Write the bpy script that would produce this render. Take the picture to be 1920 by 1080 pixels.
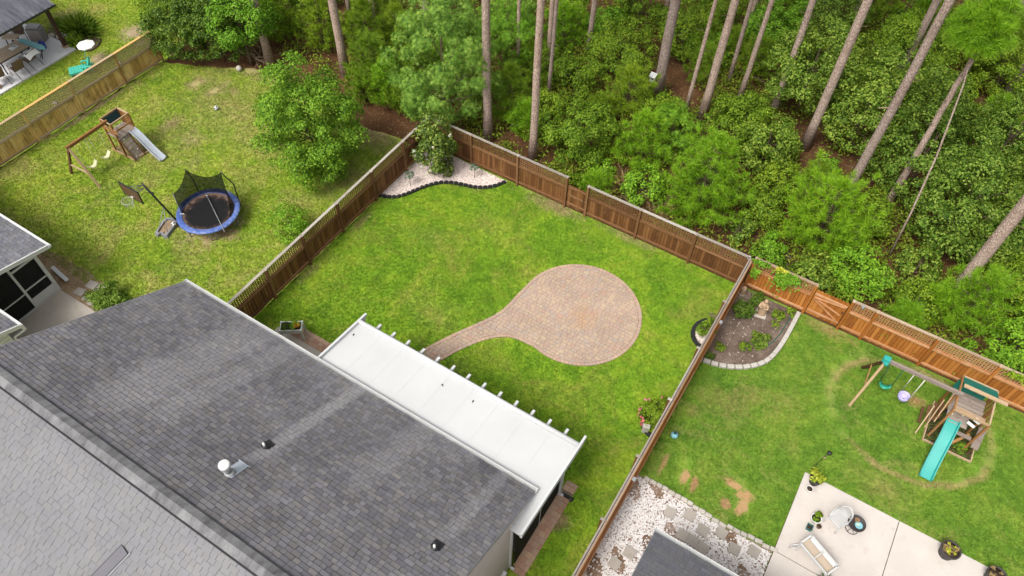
import bpy, math, random
import numpy as np
from mathutils import Vector, Matrix
for o in list(bpy.data.objects): bpy.data.objects.remove(o)
S = bpy.context.scene
COL = S.collection
R = math.radians
random.seed(7)
RNG = np.random.default_rng(7)

# ------------------------------------------------------------------ camera, sky, sun, exposure
CAM_LOC = np.array([0.0, 0.0, 24.0])
PITCH, ROLL, YAW = R(52.444), R(1.8866), R(-30.411)
_fw = np.array([math.sin(YAW)*math.cos(PITCH), math.cos(YAW)*math.cos(PITCH), -math.sin(PITCH)])
_r = np.array([math.cos(YAW), -math.sin(YAW), 0.0]); _u = np.cross(_r, _fw)
_r2 = math.cos(ROLL)*_r + math.sin(ROLL)*_u
_u2 = -math.sin(ROLL)*_r + math.cos(ROLL)*_u
camd = bpy.data.cameras.new('camera'); camd.sensor_width = 36; camd.lens = 1406/1920*36
camd.clip_start = 0.1; camd.clip_end = 1000
cam = bpy.data.objects.new('camera', camd); COL.objects.link(cam)
cam.matrix_world = Matrix(((_r2[0], _u2[0], -_fw[0], 0), (_r2[1], _u2[1], -_fw[1], 0), (_r2[2], _u2[2], -_fw[2], 24.0), (0, 0, 0, 1)))
S.camera = cam

SUNPOS = Vector((-0.20, -0.80, 1.15)).normalized()
W = bpy.data.worlds.new('World'); S.world = W; W.use_nodes = True
wn = W.node_tree.nodes; wl = W.node_tree.links; wn.clear()
sky = wn.new('ShaderNodeTexSky'); sky.sky_type = 'NISHITA'; sky.sun_disc = False
sky.sun_elevation = math.asin(SUNPOS.z); sky.sun_rotation = math.atan2(SUNPOS.x, SUNPOS.y)
sky.air_density = 1.0; sky.dust_density = 5.0; sky.ozone_density = 1.0
hs = wn.new('ShaderNodeHueSaturation'); hs.inputs['Saturation'].default_value = 0.22
bg = wn.new('ShaderNodeBackground'); bg.inputs['Strength'].default_value = 0.135
wo = wn.new('ShaderNodeOutputWorld')
wl.new(sky.outputs[0], hs.inputs['Color']); wl.new(hs.outputs[0], bg.inputs[0]); wl.new(bg.outputs[0], wo.inputs[0])
sd = bpy.data.lights.new('sun', 'SUN'); sd.energy = 1.5; sd.angle = R(18); sd.color = (1.0, 0.97, 0.92)
sun = bpy.data.objects.new('sun', sd); COL.objects.link(sun)
sun.rotation_euler = (-SUNPOS).to_track_quat('-Z', 'Y').to_euler(); sun.location = (0, -20, 40)
S.view_settings.view_transform = 'Standard'; S.view_settings.look = 'None'
S.view_settings.exposure = 0.76; S.view_settings.gamma = 1.0
S.view_settings.use_curve_mapping = False

def on_screen(p):
    v = np.asarray(p) - CAM_LOC; d = v @ _fw
    if d <= 0: return False
    x = v @ _r2/d*1406; y = v @ _u2/d*1406
    return abs(x) < 958 and abs(y) < 538

# ------------------------------------------------------------------ materials
class NT:
    def __init__(self, name):
        self.m = bpy.data.materials.new(name); self.m.use_nodes = True
        self.n = self.m.node_tree.nodes; self.l = self.m.node_tree.links
        self.b = self.n['Principled BSDF']; self.out = self.n['Material Output']
    def new(self, t, **kw):
        x = self.n.new(t)
        for k, v in kw.items(): setattr(x, k, v)
        return x
    def link(self, a, b): self.l.new(a, b)
    def pos(self):
        if not hasattr(self, '_p'): self._p = self.new('ShaderNodeNewGeometry').outputs['Position']
        return self._p
    def objc(self): return self.new('ShaderNodeTexCoord').outputs['Object']
    def scaled(self, vec, s):
        m = self.new('ShaderNodeVectorMath', operation='MULTIPLY'); self.link(vec, m.inputs[0]); m.inputs[1].default_value = s
        return m.outputs[0]
    def noise(self, vec, scale, detail=3, rough=0.55, dist=0.0):
        x = self.new('ShaderNodeTexNoise'); self.link(vec, x.inputs['Vector'])
        x.inputs['Scale'].default_value = scale; x.inputs['Detail'].default_value = detail
        x.inputs['Roughness'].default_value = rough; x.inputs['Distortion'].default_value = dist
        return x.outputs['Fac']
    def ramp(self, fac, stops, interp='LINEAR'):
        x = self.new('ShaderNodeValToRGB'); x.color_ramp.interpolation = interp
        e = x.color_ramp.elements
        while len(e) < len(stops): e.new(0.5)
        for i, (p, c) in enumerate(stops):
            e[i].position = p; e[i].color = (*c, 1) if len(c) == 3 else c
        self.link(fac, x.inputs[0]); return x.outputs[0]
    def math(self, op, a, b=None, clamp=False):
        x = self.new('ShaderNodeMath', operation=op); x.use_clamp = clamp
        for i, v in enumerate((a, b)):
            if v is None: continue
            if isinstance(v, (int, float)): x.inputs[i].default_value = v
            else: self.link(v, x.inputs[i])
        return x.outputs[0]
    def mix(self, fac, a, b, mode='MIX'):
        x = self.new('ShaderNodeMix', data_type='RGBA', blend_type=mode)
        for s, v in ((0, fac), (6, a), (7, b)):
            if isinstance(v, (int, float)): x.inputs[s].default_value = v
            elif isinstance(v, tuple): x.inputs[s].default_value = (*v, 1)
            else: self.link(v, x.inputs[s])
        return x.outputs[2]
    def island(self):
        g = self.new('ShaderNodeNewGeometry'); o = self.new('ShaderNodeObjectInfo')
        s = self.math('ADD', g.outputs['Random Per Island'], o.outputs['Random'])
        return self.math('FRACT', s)
    def objrand(self): return self.new('ShaderNodeObjectInfo').outputs['Random']
    def bump(self, h, strength=0.5, dist=0.02):
        x = self.new('ShaderNodeBump'); x.inputs['Strength'].default_value = strength; x.inputs['Distance'].default_value = dist
        self.link(h, x.inputs['Height']); self.link(x.outputs[0], self.b.inputs['Normal'])
    def fin(self, col, rough=0.8, spec=0.3, metal=0.0):
        if isinstance(col, tuple): self.b.inputs['Base Color'].default_value = (*col, 1)
        else: self.link(col, self.b.inputs['Base Color'])
        self.b.inputs['Roughness'].default_value = rough; self.b.inputs['Specular IOR Level'].default_value = spec
        self.b.inputs['Metallic'].default_value = metal
        return self.m

def scl(c, k): return tuple(min(1, v*k) for v in c)
M = {}
def plain(name, col, rough=0.6, spec=0.4, var=0.18, scale=6, metal=0.0):
    t = NT(name); n = t.noise(t.pos(), scale, 4); n2 = t.noise(t.pos(), scale*9, 2)
    f = t.math('ADD', t.math('MULTIPLY', n, 0.7), t.math('MULTIPLY', n2, 0.3))
    M[name] = t.fin(t.ramp(f, [(0.25, scl(col, 1-var)), (0.75, scl(col, 1+var))]), rough, spec, metal); return M[name]

def lawn_mat(name, dark, mid, light, dry, spots, soil, soil2, dry_lo=0.52, dry_hi=0.72, ringspec=None):
    t = NT(name); p = t.pos()
    n1 = t.noise(p, 0.36, 4, 0.62, 0.8); n2 = t.noise(p, 1.7, 4, 0.65, 0.3); n3 = t.noise(p, 7.5, 4, 0.7); n4 = t.noise(p, 21, 3, 0.75)
    big = t.math('ADD', t.math('MULTIPLY', n1, 0.50), t.math('MULTIPLY', n2, 0.50))
    col = t.ramp(big, [(0.35, dark), (0.49, mid), (0.62, light)])
    d = t.ramp(t.math('ADD', t.math('MULTIPLY', t.noise(p, 0.5, 5, 0.68, 1.0), 0.68), t.math('MULTIPLY', n3, 0.32)), [(dry_lo, (0, 0, 0)), (dry_hi, (1, 1, 1))])
    col = t.mix(t.math('MULTIPLY', d, 0.8), col, dry)
    fine = t.math('ADD', t.math('MULTIPLY', n3, 0.40), t.math('MULTIPLY', n4, 0.60))
    k = t.ramp(fine, [(0.30, (0.52, 0.57, 0.54)), (0.42, (0.84, 0.86, 0.84)), (0.52, (1.03, 1.02, 1.01)), (0.70, (1.36, 1.30, 1.25))])
    col = t.mix(1.0, col, k, 'MULTIPLY')
    wob = t.math('ADD', t.math('MULTIPLY', t.math('SUBTRACT', t.noise(p, 1.9, 5, 0.75), 0.5), 2.4), t.math('MULTIPLY', t.math('SUBTRACT', t.noise(p, 8, 4, 0.7), 0.5), 1.5))
    tot = None
    for (x, y, r, s, *ax) in spots:
        sx, sy = ax if ax else (1.0, 1.0)
        vm = t.new('ShaderNodeVectorMath', operation='DISTANCE'); t.link(t.scaled(p, (1/sx, 1/sy, 1)), vm.inputs[0]); vm.inputs[1].default_value = (x/sx, y/sy, 0)
        v = t.math('MULTIPLY', t.math('SUBTRACT', 1.0, t.math('ADD', t.math('DIVIDE', vm.outputs['Value'], r), wob)), 1.5*s, True)
        v = t.math('MULTIPLY', v, min(1.0, s), True)
        tot = v if tot is None else t.math('MAXIMUM', tot, v)
    if ringspec:   # a path worn round the swings by running feet
        cx, cy, rx, ry, w, st = ringspec
        vm = t.new('ShaderNodeVectorMath', operation='DISTANCE'); t.link(t.scaled(p, (1/rx, 1/ry, 1)), vm.inputs[0]); vm.inputs[1].default_value = (cx/rx, cy/ry, 0)
        a = t.math('ABSOLUTE', t.math('SUBTRACT', t.math('ADD', vm.outputs['Value'], t.math('MULTIPLY', t.math('SUBTRACT', t.noise(p, 0.8, 3), 0.5), 0.22)), 1.0))
        v = t.math('MULTIPLY', t.math('SUBTRACT', 1.0, t.math('ADD', t.math('DIVIDE', a, w), t.math('MULTIPLY', wob, 0.7))), 0.9, True)
        v = t.math('MULTIPLY', v, t.math('MULTIPLY', t.math('SUBTRACT', t.noise(p, 0.45, 3, 0.6), 0.32), 2.6*st, True))
        dd = t.mix(0.7, dry, k, 'MULTIPLY'); col = t.mix(v, col, dd)
    if tot is not None:
        so = t.mix(n2, soil, soil2); so = t.mix(0.45, so, k, 'MULTIPLY')
        col = t.mix(tot, col, so)
    t.bump(t.math('ADD', t.math('MULTIPLY', n4, 0.5), n3), 0.6, 0.05)
    M[name] = t.fin(col, 0.9, 0.12); return M[name]

def leaf_mat(name, dark, mid, light, trans=0.26, gloss=0.18, rough=0.55, tipw=0.12):
    t = NT(name); r = t.island(); n = t.noise(t.pos(), 0.9, 3)
    f = t.math('ADD', t.math('MULTIPLY', r, 0.6), t.math('MULTIPLY', n, 0.4))
    col = t.ramp(f, [(0.18, dark), (0.5, mid), (0.82, light)])
    orr = t.objrand()
    col = t.mix(1.0, col, t.ramp(orr, [(0.0, (0.82, 0.88, 0.85)), (1.0, (1.16, 1.1, 1.0))]), 'MULTIPLY')
    t.fin(col, rough, gloss)
    tr = t.new('ShaderNodeBsdfTranslucent'); t.link(t.mix(1.0, col, (1.15, 1.25, 0.5), 'MULTIPLY'), tr.inputs[0])
    ms = t.new('ShaderNodeMixShader'); ms.inputs[0].default_value = trans
    t.link(t.b.outputs[0], ms.inputs[1]); t.link(tr.outputs[0], ms.inputs[2]); t.link(ms.outputs[0], t.out.inputs['Surface'])
    M[name] = t.m; return t.m

def wood_mat(name, a, b, c, wear=None, rough=0.75, zs=0.6, wearpos=(0.55, 0.8)):
    t = NT(name); p = t.pos(); r = t.objrand()
    v = t.scaled(p, (7.0, 7.0, zs)); n = t.noise(v, 2.2, 5, 0.65); n2 = t.noise(p, 1.1, 4, 0.6)
    f = t.math('ADD', t.math('ADD', t.math('MULTIPLY', n, 0.50), t.math('MULTIPLY', r, 0.42)), t.math('MULTIPLY', n2, 0.2))
    col = t.ramp(f, [(0.25, a), (0.55, b), (0.85, c)])
    if wear:
        w = t.ramp(t.noise(t.scaled(p, (1.5, 1.5, 0.8)), 1.6, 5, 0.7), [(wearpos[0], (0, 0, 0)), (wearpos[1], (1, 1, 1))])
        col = t.mix(w, col, wear)
    t.bump(n, 0.35, 0.008)
    M[name] = t.fin(col, rough, 0.25); return M[name]

# ---- ground materials
GM_D, GM_M, GM_L = (0.096, 0.200, 0.014), (0.158, 0.284, 0.018), (0.245, 0.350, 0.026)
lawn_mat('lawn_main_grass', GM_D, GM_M, GM_L, (0.300, 0.275, 0.062),
         [(-10.2, 20.85, .9, .8, 2.2, .7), (-6.5, 20.95, .8, .7, 2.0, .5), (-13.8, 20.1, .7, .5), (-13.6, 16.4, .9, .30), (-11.4, 13.2, 1.2, .35, 1.4, .8), (-16.7, 12.0, .6, .6, .5, 1.6), (-16.7, 15.5, .5, .6, .5, 2.0), (-3.0, 8.6, .45, .9), (-9.0, 11.3, 1.0, .35), (-12.0, 18.2, 1.2, .25)],
         (0.25, 0.175, 0.085), (0.36, 0.27, 0.15), 0.49, 0.70)
lawn_mat('lawn_left_grass', (0.140, 0.245, 0.019), (0.212, 0.308, 0.026), (0.290, 0.352, 0.042), (0.365, 0.300, 0.115),
         [(-29.6, 18.3, .75, .78, .8, 1.3), (-28.4, 18.5, .65, .75, .8, 1.6), (-27.6, 18.95, .6, .7), (-28.6, 18.6, 1.7, .45, 1.2, .9), (-28.3, 15.5, .8, .7, .8, 1.2), (-26.6, 15.3, .9, .65), (-25.4, 14.2, .8, .5), (-27.5, 17.3, 1.6, .42, 1, 1.4),
          (-28.0, 20.7, 1.2, .7, 1.6, .7), (-22.0, 11.95, 1.55, 1.1), (-20.0, 20.0, 1.4, .8, 1.5, .8), (-19.0, 17.2, 1.4, .6), (-32.2, 14.0, .35, .9, .6, 9), (-25, 19.8, 1.2, .5, 1.6, .7), (-26.8, 17.6, 3.4, .42, 1.2, 1), (-27.2, 14.8, 2.2, .38), (-24.4, 16.8, 2.0, .34)],
         (0.25, 0.165, 0.070), (0.46, 0.36, 0.23), 0.46, 0.68)
lawn_mat('lawn_far_grass', (0.135, 0.230, 0.020), (0.200, 0.280, 0.025), (0.265, 0.310, 0.038), (0.33, 0.265, 0.10),
         [(-35.6, 19.6, .9, 1.0), (-34.6, 19.2, .6, .8), (-35.3, 17.0, .7, .9), (-39.5, 18.2, 1.2, .8), (-33.6, 13.4, .5, .7)], (0.24, 0.15, 0.07), (0.40, 0.33, 0.24))
ring = [(3.2, 19.9), (2.95, 19.2), (2.94, 18.5), (3.1, 17.9), (3.4, 17.3), (3.9, 16.8), (8.55, 19.6), (8.7, 19.0), (8.62, 18.4), (8.35, 17.9), (7.9, 17.1), (3.6, 20.4)]
lawn_mat('lawn_right_grass', (0.078, 0.168, 0.018), (0.124, 0.226, 0.023), (0.188, 0.270, 0.036), (0.30, 0.245, 0.095),
         [(-0.28, 11.353, .26, 1.35, 1.2, .9), (-0.12, 12.2, .22, 1.35, .8, 1.3), (0.24, 12.12, .22, 1.3, .7, 1.7), (1.45, 12.85, .25, 1.35, 1.7, .7), (1.85, 12.72, .30, 1.35, 1.2, 1), (1.92, 12.28, .28, 1.35, .8, 1.5), (1.42, 12.1, .2, 1.8),
          (-0.2, 15.6, 1.0, .45, 1.3, .8), (0.6, 16.4, .6, .4), (5.9, 19.5, .4, .9), (2.2, 20.85, .7, .7, 1.7, .6), (-0.9, 14.7, .4, .5), (5.6, 15.4, .9, .4, 1.4, .8), (-0.95, 12.3, .25, .8, .5, 2.2), (2.6, 15.2, .5, .35), (1.9, 17.0, .7, .35)],
         (0.40, 0.225, 0.095), (0.36, 0.25, 0.13), 0.52, 0.74, ringspec=(5.8, 18.55, 2.85, 2.35, .085, 1.7))

t = NT('pine_straw'); p = t.pos()
n = t.noise(p, 0.8, 5, 0.65); n2 = t.noise(p, 14, 4, 0.7); n3 = t.noise(t.scaled(p, (1, 5, 1)), 22, 3)
f = t.math('ADD', t.math('MULTIPLY', n, 0.5), t.math('MULTIPLY', n2, 0.5))
c = t.ramp(f, [(0.3, (0.036, 0.018, 0.009)), (0.5, (0.092, 0.044, 0.020)), (0.68, (0.170, 0.092, 0.044))])
c = t.mix(1.0, c, t.ramp(n3, [(0.3, (0.7, 0.7, 0.7)), (0.7, (1.3, 1.25, 1.2))]), 'MULTIPLY')
t.bump(n2, 0.6, 0.06); M['pine_straw'] = t.fin(c, 0.9, 0.15)

t = NT('mulch'); p = t.pos(); n = t.noise(p, 1.3, 5, 0.7); n2 = t.noise(p, 24, 4, 0.75)
f = t.math('ADD', t.math('MULTIPLY', n, 0.45), t.math('MULTIPLY', n2, 0.55))
t.bump(n2, 0.8, 0.05)
M['mulch'] = t.fin(t.ramp(f, [(0.34, (0.060, 0.040, 0.030)), (0.5, (0.150, 0.108, 0.084)), (0.64, (0.30, 0.24, 0.19))]), 0.95, 0.1)
t = NT('bark_mulch'); p = t.pos(); n = t.noise(p, 1.3, 5, 0.7); n2 = t.noise(p, 24, 4, 0.75)
f = t.math('ADD', t.math('MULTIPLY', n, 0.45), t.math('MULTIPLY', n2, 0.55)); t.bump(n2, 0.8, 0.05)
M['bark_mulch'] = t.fin(t.ramp(f, [(0.34, (0.10, 0.062, 0.032)), (0.5, (0.27, 0.185, 0.105)), (0.64, (0.47, 0.37, 0.26))]), 0.95, 0.1)

def concrete(name, a, b, stain):
    t = NT(name); p = t.pos(); n = t.noise(p, 0.7, 5, 0.65, 0.4); n2 = t.noise(p, 45, 3)
    c = t.ramp(t.math('ADD', t.math('MULTIPLY', n, 0.75), t.math('MULTIPLY', n2, 0.25)), [(0.32, a), (0.62, b)])
    w = t.ramp(t.noise(p, 2.3, 6, 0.75), [(0.56, (0, 0, 0)), (0.78, (1, 1, 1))])
    c = t.mix(t.math('MULTIPLY', w, 0.6), c, stain); t.bump(n2, 0.2, 0.005)
    M[name] = t.fin(c, 0.85, 0.25)
concrete('concrete_warm', (0.455, 0.405, 0.365), (0.535, 0.485, 0.440), (0.34, 0.28, 0.22))
concrete('concrete_tan', (0.34, 0.295, 0.245), (0.45, 0.40, 0.345), (0.24, 0.20, 0.165))
concrete('concrete_pale', (0.44, 0.43, 0.44), (0.58, 0.57, 0.57), (0.34, 0.33, 0.34))
concrete('stone_slab', (0.27, 0.24, 0.205), (0.37, 0.33, 0.285), (0.18, 0.16, 0.13))
concrete('edging_stone', (0.33, 0.30, 0.26), (0.47, 0.43, 0.37), (0.2, 0.17, 0.13))
concrete('edging_pale', (0.33, 0.31, 0.275), (0.44, 0.41, 0.365), (0.3, 0.26, 0.22))
concrete('stucco', (0.46, 0.41, 0.37), (0.53, 0.48, 0.435), (0.43, 0.38, 0.33))

# ---- shingles, pavers
def shingle(name, a, b, c, streaks=(), contrast=0.26, tint=1.0):
    t = NT(name); p = t.pos(); r = t.island(); n = t.noise(p, 0.45, 4, 0.6, 0.5); n2 = t.noise(p, 90, 2, 0.8)
    f = t.math('ADD', t.math('ADD', t.math('MULTIPLY', r, contrast), t.math('MULTIPLY', n, 0.90-contrast)), t.math('MULTIPLY', n2, 0.16))
    col = t.ramp(f, [(0.22, a), (0.52, b), (0.85, c)])
    col = t.mix(tint, col, t.ramp(t.math('FRACT', t.math('MULTIPLY', r, 7.31)), [(0, (0.97, 0.96, 1.04)), (0.5, (1, 1, 1)), (1, (1.05, 1.0, 0.95))]), 'MULTIPLY')
    if streaks:
        sp = t.new('ShaderNodeSeparateXYZ'); t.link(p, sp.inputs[0])
        tot = None
        for (x, y0, y1, w, s) in streaks:
            dx = t.math('ABSOLUTE', t.math('SUBTRACT', sp.outputs[0], x))
            v = t.math('MULTIPLY', t.math('SUBTRACT', 1.0, t.math('DIVIDE', dx, w)), 2.0, True)
            g0 = t.math('MULTIPLY', t.math('SUBTRACT', sp.outputs[1], y0), 2.5, True); g1 = t.math('MULTIPLY', t.math('SUBTRACT', y1, sp.outputs[1]), 0.9, True)
            v = t.math('MULTIPLY', t.math('MULTIPLY', v, s), t.math('MULTIPLY', g0, g1))
            tot = v if tot is None else t.math('MAXIMUM', tot, v)
        tot = t.math('MULTIPLY', tot, t.math('ADD', 0.45, t.math('MULTIPLY', n, 1.0)), True)
        col = t.mix(tot, col, scl(c, 1.35))
    t.bump(n2, 0.4, 0.004)
    M[name] = t.fin(col, 0.85, 0.35); return M[name]
shingle('shingle_near_sunlit', (0.132, 0.131, 0.135), (0.164, 0.163, 0.167), (0.205, 0.203, 0.207), contrast=0.11, tint=.4)  # sun on the near slope painted in: same shingles, paler base colour
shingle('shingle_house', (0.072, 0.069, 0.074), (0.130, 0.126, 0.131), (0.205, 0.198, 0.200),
        [(-9.80, 3.3, 9, .24, .55), (-9.90, 4.4, 9, .17, .45), (-4.56, 4.7, 9, .25, .35), (-13.9, 2.5, 8.5, .9, .30), (-12.6, 3.0, 8.5, .5, .28), (-7.3, 4.5, 9, .45, .25)])
shingle('shingle_left', (0.075, 0.075, 0.082), (0.12, 0.12, 0.13), (0.18, 0.18, 0.19))
shingle('shingle_right', (0.065, 0.065, 0.072), (0.092, 0.092, 0.099), (0.12, 0.12, 0.128), contrast=.2)
t = NT('ridge_cap'); p = t.pos(); n = t.noise(t.scaled(p, (2.6, 1, 1)), 1.1, 5, 0.7); n2 = t.noise(p, 60, 2)
c = t.ramp(t.math('ADD', t.math('MULTIPLY', n, 0.8), t.math('MULTIPLY', n2, 0.2)), [(0.36, (0.070, 0.067, 0.070)), (0.52, (0.150, 0.147, 0.150)), (0.68, (0.225, 0.222, 0.223))])
M['ridge_cap'] = t.fin(c, 0.85, 0.3)

def paver(name, stops, soil=0.25, spot=None):
    t = NT(name); p = t.pos(); r = t.island(); n = t.noise(p, 0.9, 4, 0.6); n2 = t.noise(p, 50, 3, 0.7)
    col = t.ramp(r, stops)
    k = t.math('ADD', t.math('MULTIPLY', n, 0.5), t.math('MULTIPLY', n2, 0.5))
    col = t.mix(1.0, col, t.ramp(k, [(0.3, (0.8, 0.8, 0.8)), (0.7, (1.18, 1.18, 1.18))]), 'MULTIPLY')
    if spot:
        vm = t.new('ShaderNodeVectorMath', operation='DISTANCE'); t.link(p, vm.inputs[0]); vm.inputs[1].default_value = (spot[0], spot[1], 0)
        v = t.math('MULTIPLY', t.math('SUBTRACT', 1.0, t.math('ADD', t.math('DIVIDE', vm.outputs['Value'], spot[2]), t.math('MULTIPLY', t.math('SUBTRACT', t.noise(p, 2.5, 5, .7), .5), 1.6))), 0.8, True)
        col = t.mix(t.math('MULTIPLY', v, 0.7), col, spot[3])
    t.bump(n2, 0.35, 0.006); M[name] = t.fin(col, 0.85, 0.25)
paver('paver_pink', [(0.0, (0.345, 0.254, 0.196)), (0.25, (0.375, 0.274, 0.203)), (0.45, (0.398, 0.296, 0.208)), (0.58, (0.345, 0.268, 0.216)), (0.72, (0.372, 0.262, 0.200)), (0.84, (0.402, 0.308, 0.215)), (0.93, (0.328, 0.264, 0.222)), (1.0, (0.390, 0.245, 0.182))],
      spot=(-6.2, 16.2, 0.75, (0.40, 0.225, 0.115)))
paver('paver_border', [(0.0, (0.36, 0.25, 0.19)), (0.5, (0.43, 0.30, 0.21)), (0.8, (0.36, 0.27, 0.215)), (1.0, (0.39, 0.245, 0.19))])
paver('paver_red', [(0.0, (0.32, 0.18, 0.125)), (0.3, (0.38, 0.225, 0.15)), (0.6, (0.36, 0.245, 0.18)), (1.0, (0.43, 0.29, 0.19))])
M['joint'] = plain('joint', (0.17, 0.125, 0.085), 0.95, 0.1)
t = NT('gravel_pink'); c = t.ramp(t.island(), [(0.0, (0.30, 0.22, 0.19)), (0.15, (0.50, 0.42, 0.38)), (0.5, (0.62, 0.52, 0.47)), (0.8, (0.70, 0.62, 0.57)), (1.0, (0.55, 0.40, 0.33))]); M['gravel_pink'] = t.fin(c, 0.8, 0.3)
t = NT('gravel_white'); c = t.ramp(t.island(), [(0.0, (0.24, 0.17, 0.13)), (0.09, (0.46, 0.41, 0.38)), (0.35, (0.56, 0.53, 0.51)), (0.8, (0.64, 0.62, 0.61)), (1.0, (0.50, 0.43, 0.39))]); M['gravel_white'] = t.fin(c, 0.8, 0.3)
plain('gravel_bed_pink', (0.42, 0.33, 0.29), 0.95, 0.1, 0.3, 10)
t = NT('gravel_bed_white'); p = t.pos(); n = t.noise(p, 0.9, 5, 0.75); n2 = t.noise(p, 22, 3, 0.7)
M['gravel_bed_white'] = t.fin(t.ramp(t.math('ADD', t.math('MULTIPLY', n, 0.6), t.math('MULTIPLY', n2, 0.4)), [(0.36, (0.09, 0.052, 0.03)), (0.50, (0.19, 0.125, 0.085)), (0.66, (0.42, 0.36, 0.32))]), 0.95, 0.1)

# ---- woods, bark
wood_mat('fence_brown', (0.064, 0.025, 0.008), (0.135, 0.056, 0.017), (0.228, 0.105, 0.036), (0.255, 0.135, 0.056), wearpos=(0.56, 0.78))
wood_mat('fence_brown_rail', (0.098, 0.044, 0.017), (0.160, 0.078, 0.031), (0.248, 0.132, 0.060))
wood_mat('fence_cap', (0.20, 0.165, 0.135), (0.31, 0.27, 0.23), (0.42, 0.38, 0.335), (0.16, 0.12, 0.09), zs=7)
wood_mat('fence_orange', (0.200, 0.064, 0.011), (0.345, 0.125, 0.022), (0.470, 0.195, 0.045), (0.24, 0.082, 0.018), wearpos=(0.55, 0.8))
wood_mat('fence_orange_rail', (0.30, 0.130, 0.045), (0.41, 0.20, 0.085), (0.50, 0.28, 0.145), (0.50, 0.33, 0.21))
wood_mat('fence_tan', (0.340, 0.190, 0.056), (0.640, 0.390, 0.135), (0.780, 0.560, 0.250), (0.190, 0.105, 0.040), zs=0.9, wearpos=(0.47, 0.72))
wood_mat('fence_tan_rail', (0.30, 0.21, 0.11), (0.40, 0.30, 0.175), (0.48, 0.385, 0.255))
wood_mat('fence_new_cap', (0.40, 0.22, 0.06), (0.50, 0.30, 0.10), (0.55, 0.36, 0.15), zs=7)
wood_mat('cedar', (0.17, 0.075, 0.022), (0.28, 0.13, 0.042), (0.36, 0.19, 0.075), (0.30, 0.20, 0.11), zs=3)
wood_mat('cedar_dark', (0.06, 0.03, 0.014), (0.11, 0.055, 0.024), (0.16, 0.085, 0.04), zs=3)
wood_mat('wood_weathered', (0.17, 0.135, 0.11), (0.26, 0.21, 0.175), (0.36, 0.30, 0.255), (0.13, 0.10, 0.08), zs=5)
wood_mat('wood_tan', (0.26, 0.16, 0.08), (0.36, 0.24, 0.13), (0.45, 0.33, 0.21), zs=4)
wood_mat('pavilion_wood', (0.030, 0.016, 0.010), (0.050, 0.028, 0.018), (0.075, 0.042, 0.027))
t = NT('pine_bark'); p = t.objc(); v = t.new('ShaderNodeTexVoronoi'); v.feature = 'DISTANCE_TO_EDGE'
t.link(t.scaled(p, (17.0, 17.0, 5.5)), v.inputs['Vector']); v.inputs['Scale'].default_value = 1.0
n = t.noise(p, 1.2, 5, 0.7); n2 = t.noise(p, 16, 3)
crack = t.ramp(v.outputs['Distance'], [(0.0, (0.55, 0.53, 0.52)), (0.20, (1.05, 1.05, 1.05))])
c = t.ramp(t.math('ADD', t.math('MULTIPLY', n, 0.5), t.math('MULTIPLY', n2, 0.5)), [(0.3, (0.220, 0.155, 0.124)), (0.5, (0.372, 0.286, 0.238)), (0.68, (0.500, 0.412, 0.356))])
c = t.mix(1.0, c, crack, 'MULTIPLY'); c = t.mix(1.0, c, t.ramp(t.objrand(), [(0, (0.82, 0.82, 0.84)), (0.5, (1.08, 1.05, 1.02)), (1, (1.24, 1.16, 1.10))]), 'MULTIPLY'); t.bump(v.outputs['Distance'], 0.9, 0.05); M['pine_bark'] = t.fin(c, 0.9, 0.15)
plain('twig', (0.12, 0.085, 0.06), 0.9, 0.1, 0.35, 5)
plain('dead_branch', (0.34, 0.26, 0.18), 0.9, 0.1, 0.3, 5)

# ---- foliage
leaf_mat('leaf_yard', (0.050, 0.122, 0.010), (0.130, 0.265, 0.018), (0.240, 0.395, 0.036))
leaf_mat('leaf_gum', (0.046, 0.122, 0.014), (0.140, 0.272, 0.032), (0.300, 0.435, 0.078))
leaf_mat('leaf_bright', (0.070, 0.165, 0.010), (0.150, 0.310, 0.016), (0.265, 0.440, 0.036))
leaf_mat('leaf_oak', (0.040, 0.090, 0.009), (0.138, 0.232, 0.022), (0.305, 0.385, 0.062))
leaf_mat('leaf_bush', (0.046, 0.102, 0.007), (0.148, 0.250, 0.015), (0.275, 0.372, 0.028))
leaf_mat('leaf_dark', (0.020, 0.055, 0.006), (0.065, 0.130, 0.010), (0.150, 0.225, 0.024), 0.18, 0.22, 0.5)
leaf_mat('leaf_magnolia', (0.032, 0.068, 0.009), (0.092, 0.155, 0.017), (0.220, 0.275, 0.046), 0.15, 0.25, 0.45)
leaf_mat('needle', (0.085, 0.200, 0.008), (0.200, 0.385, 0.014), (0.340, 0.520, 0.030), 0.3, 0.3)
leaf_mat('needle_old', (0.095, 0.185, 0.010), (0.200, 0.320, 0.018), (0.330, 0.430, 0.034), 0.3, 0.3)
leaf_mat('ground_leaf', (0.075, 0.135, 0.009), (0.155, 0.215, 0.016), (0.265, 0.290, 0.032), 0.25, 0.2, 0.6)
leaf_mat('leaf_lavender', (0.083, 0.128, 0.081), (0.150, 0.210, 0.142), (0.240, 0.300, 0.216), 0.1, 0.2)
leaf_mat('leaf_yellow', (0.22, 0.25, 0.015), (0.40, 0.42, 0.030), (0.56, 0.56, 0.07), 0.25, 0.3)
leaf_mat('leaf_dry', (0.180, 0.112, 0.047), (0.315, 0.217, 0.101), (0.480, 0.360, 0.189), 0.1, 0.1, 0.8)
leaf_mat('petal_pink', (0.500, 0.100, 0.117), (0.620, 0.200, 0.198), (0.620, 0.360, 0.297), 0.2, 0.2)
leaf_mat('petal_white', (0.600, 0.570, 0.405), (0.620, 0.620, 0.522), (0.620, 0.620, 0.612), 0.2, 0.2)
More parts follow.
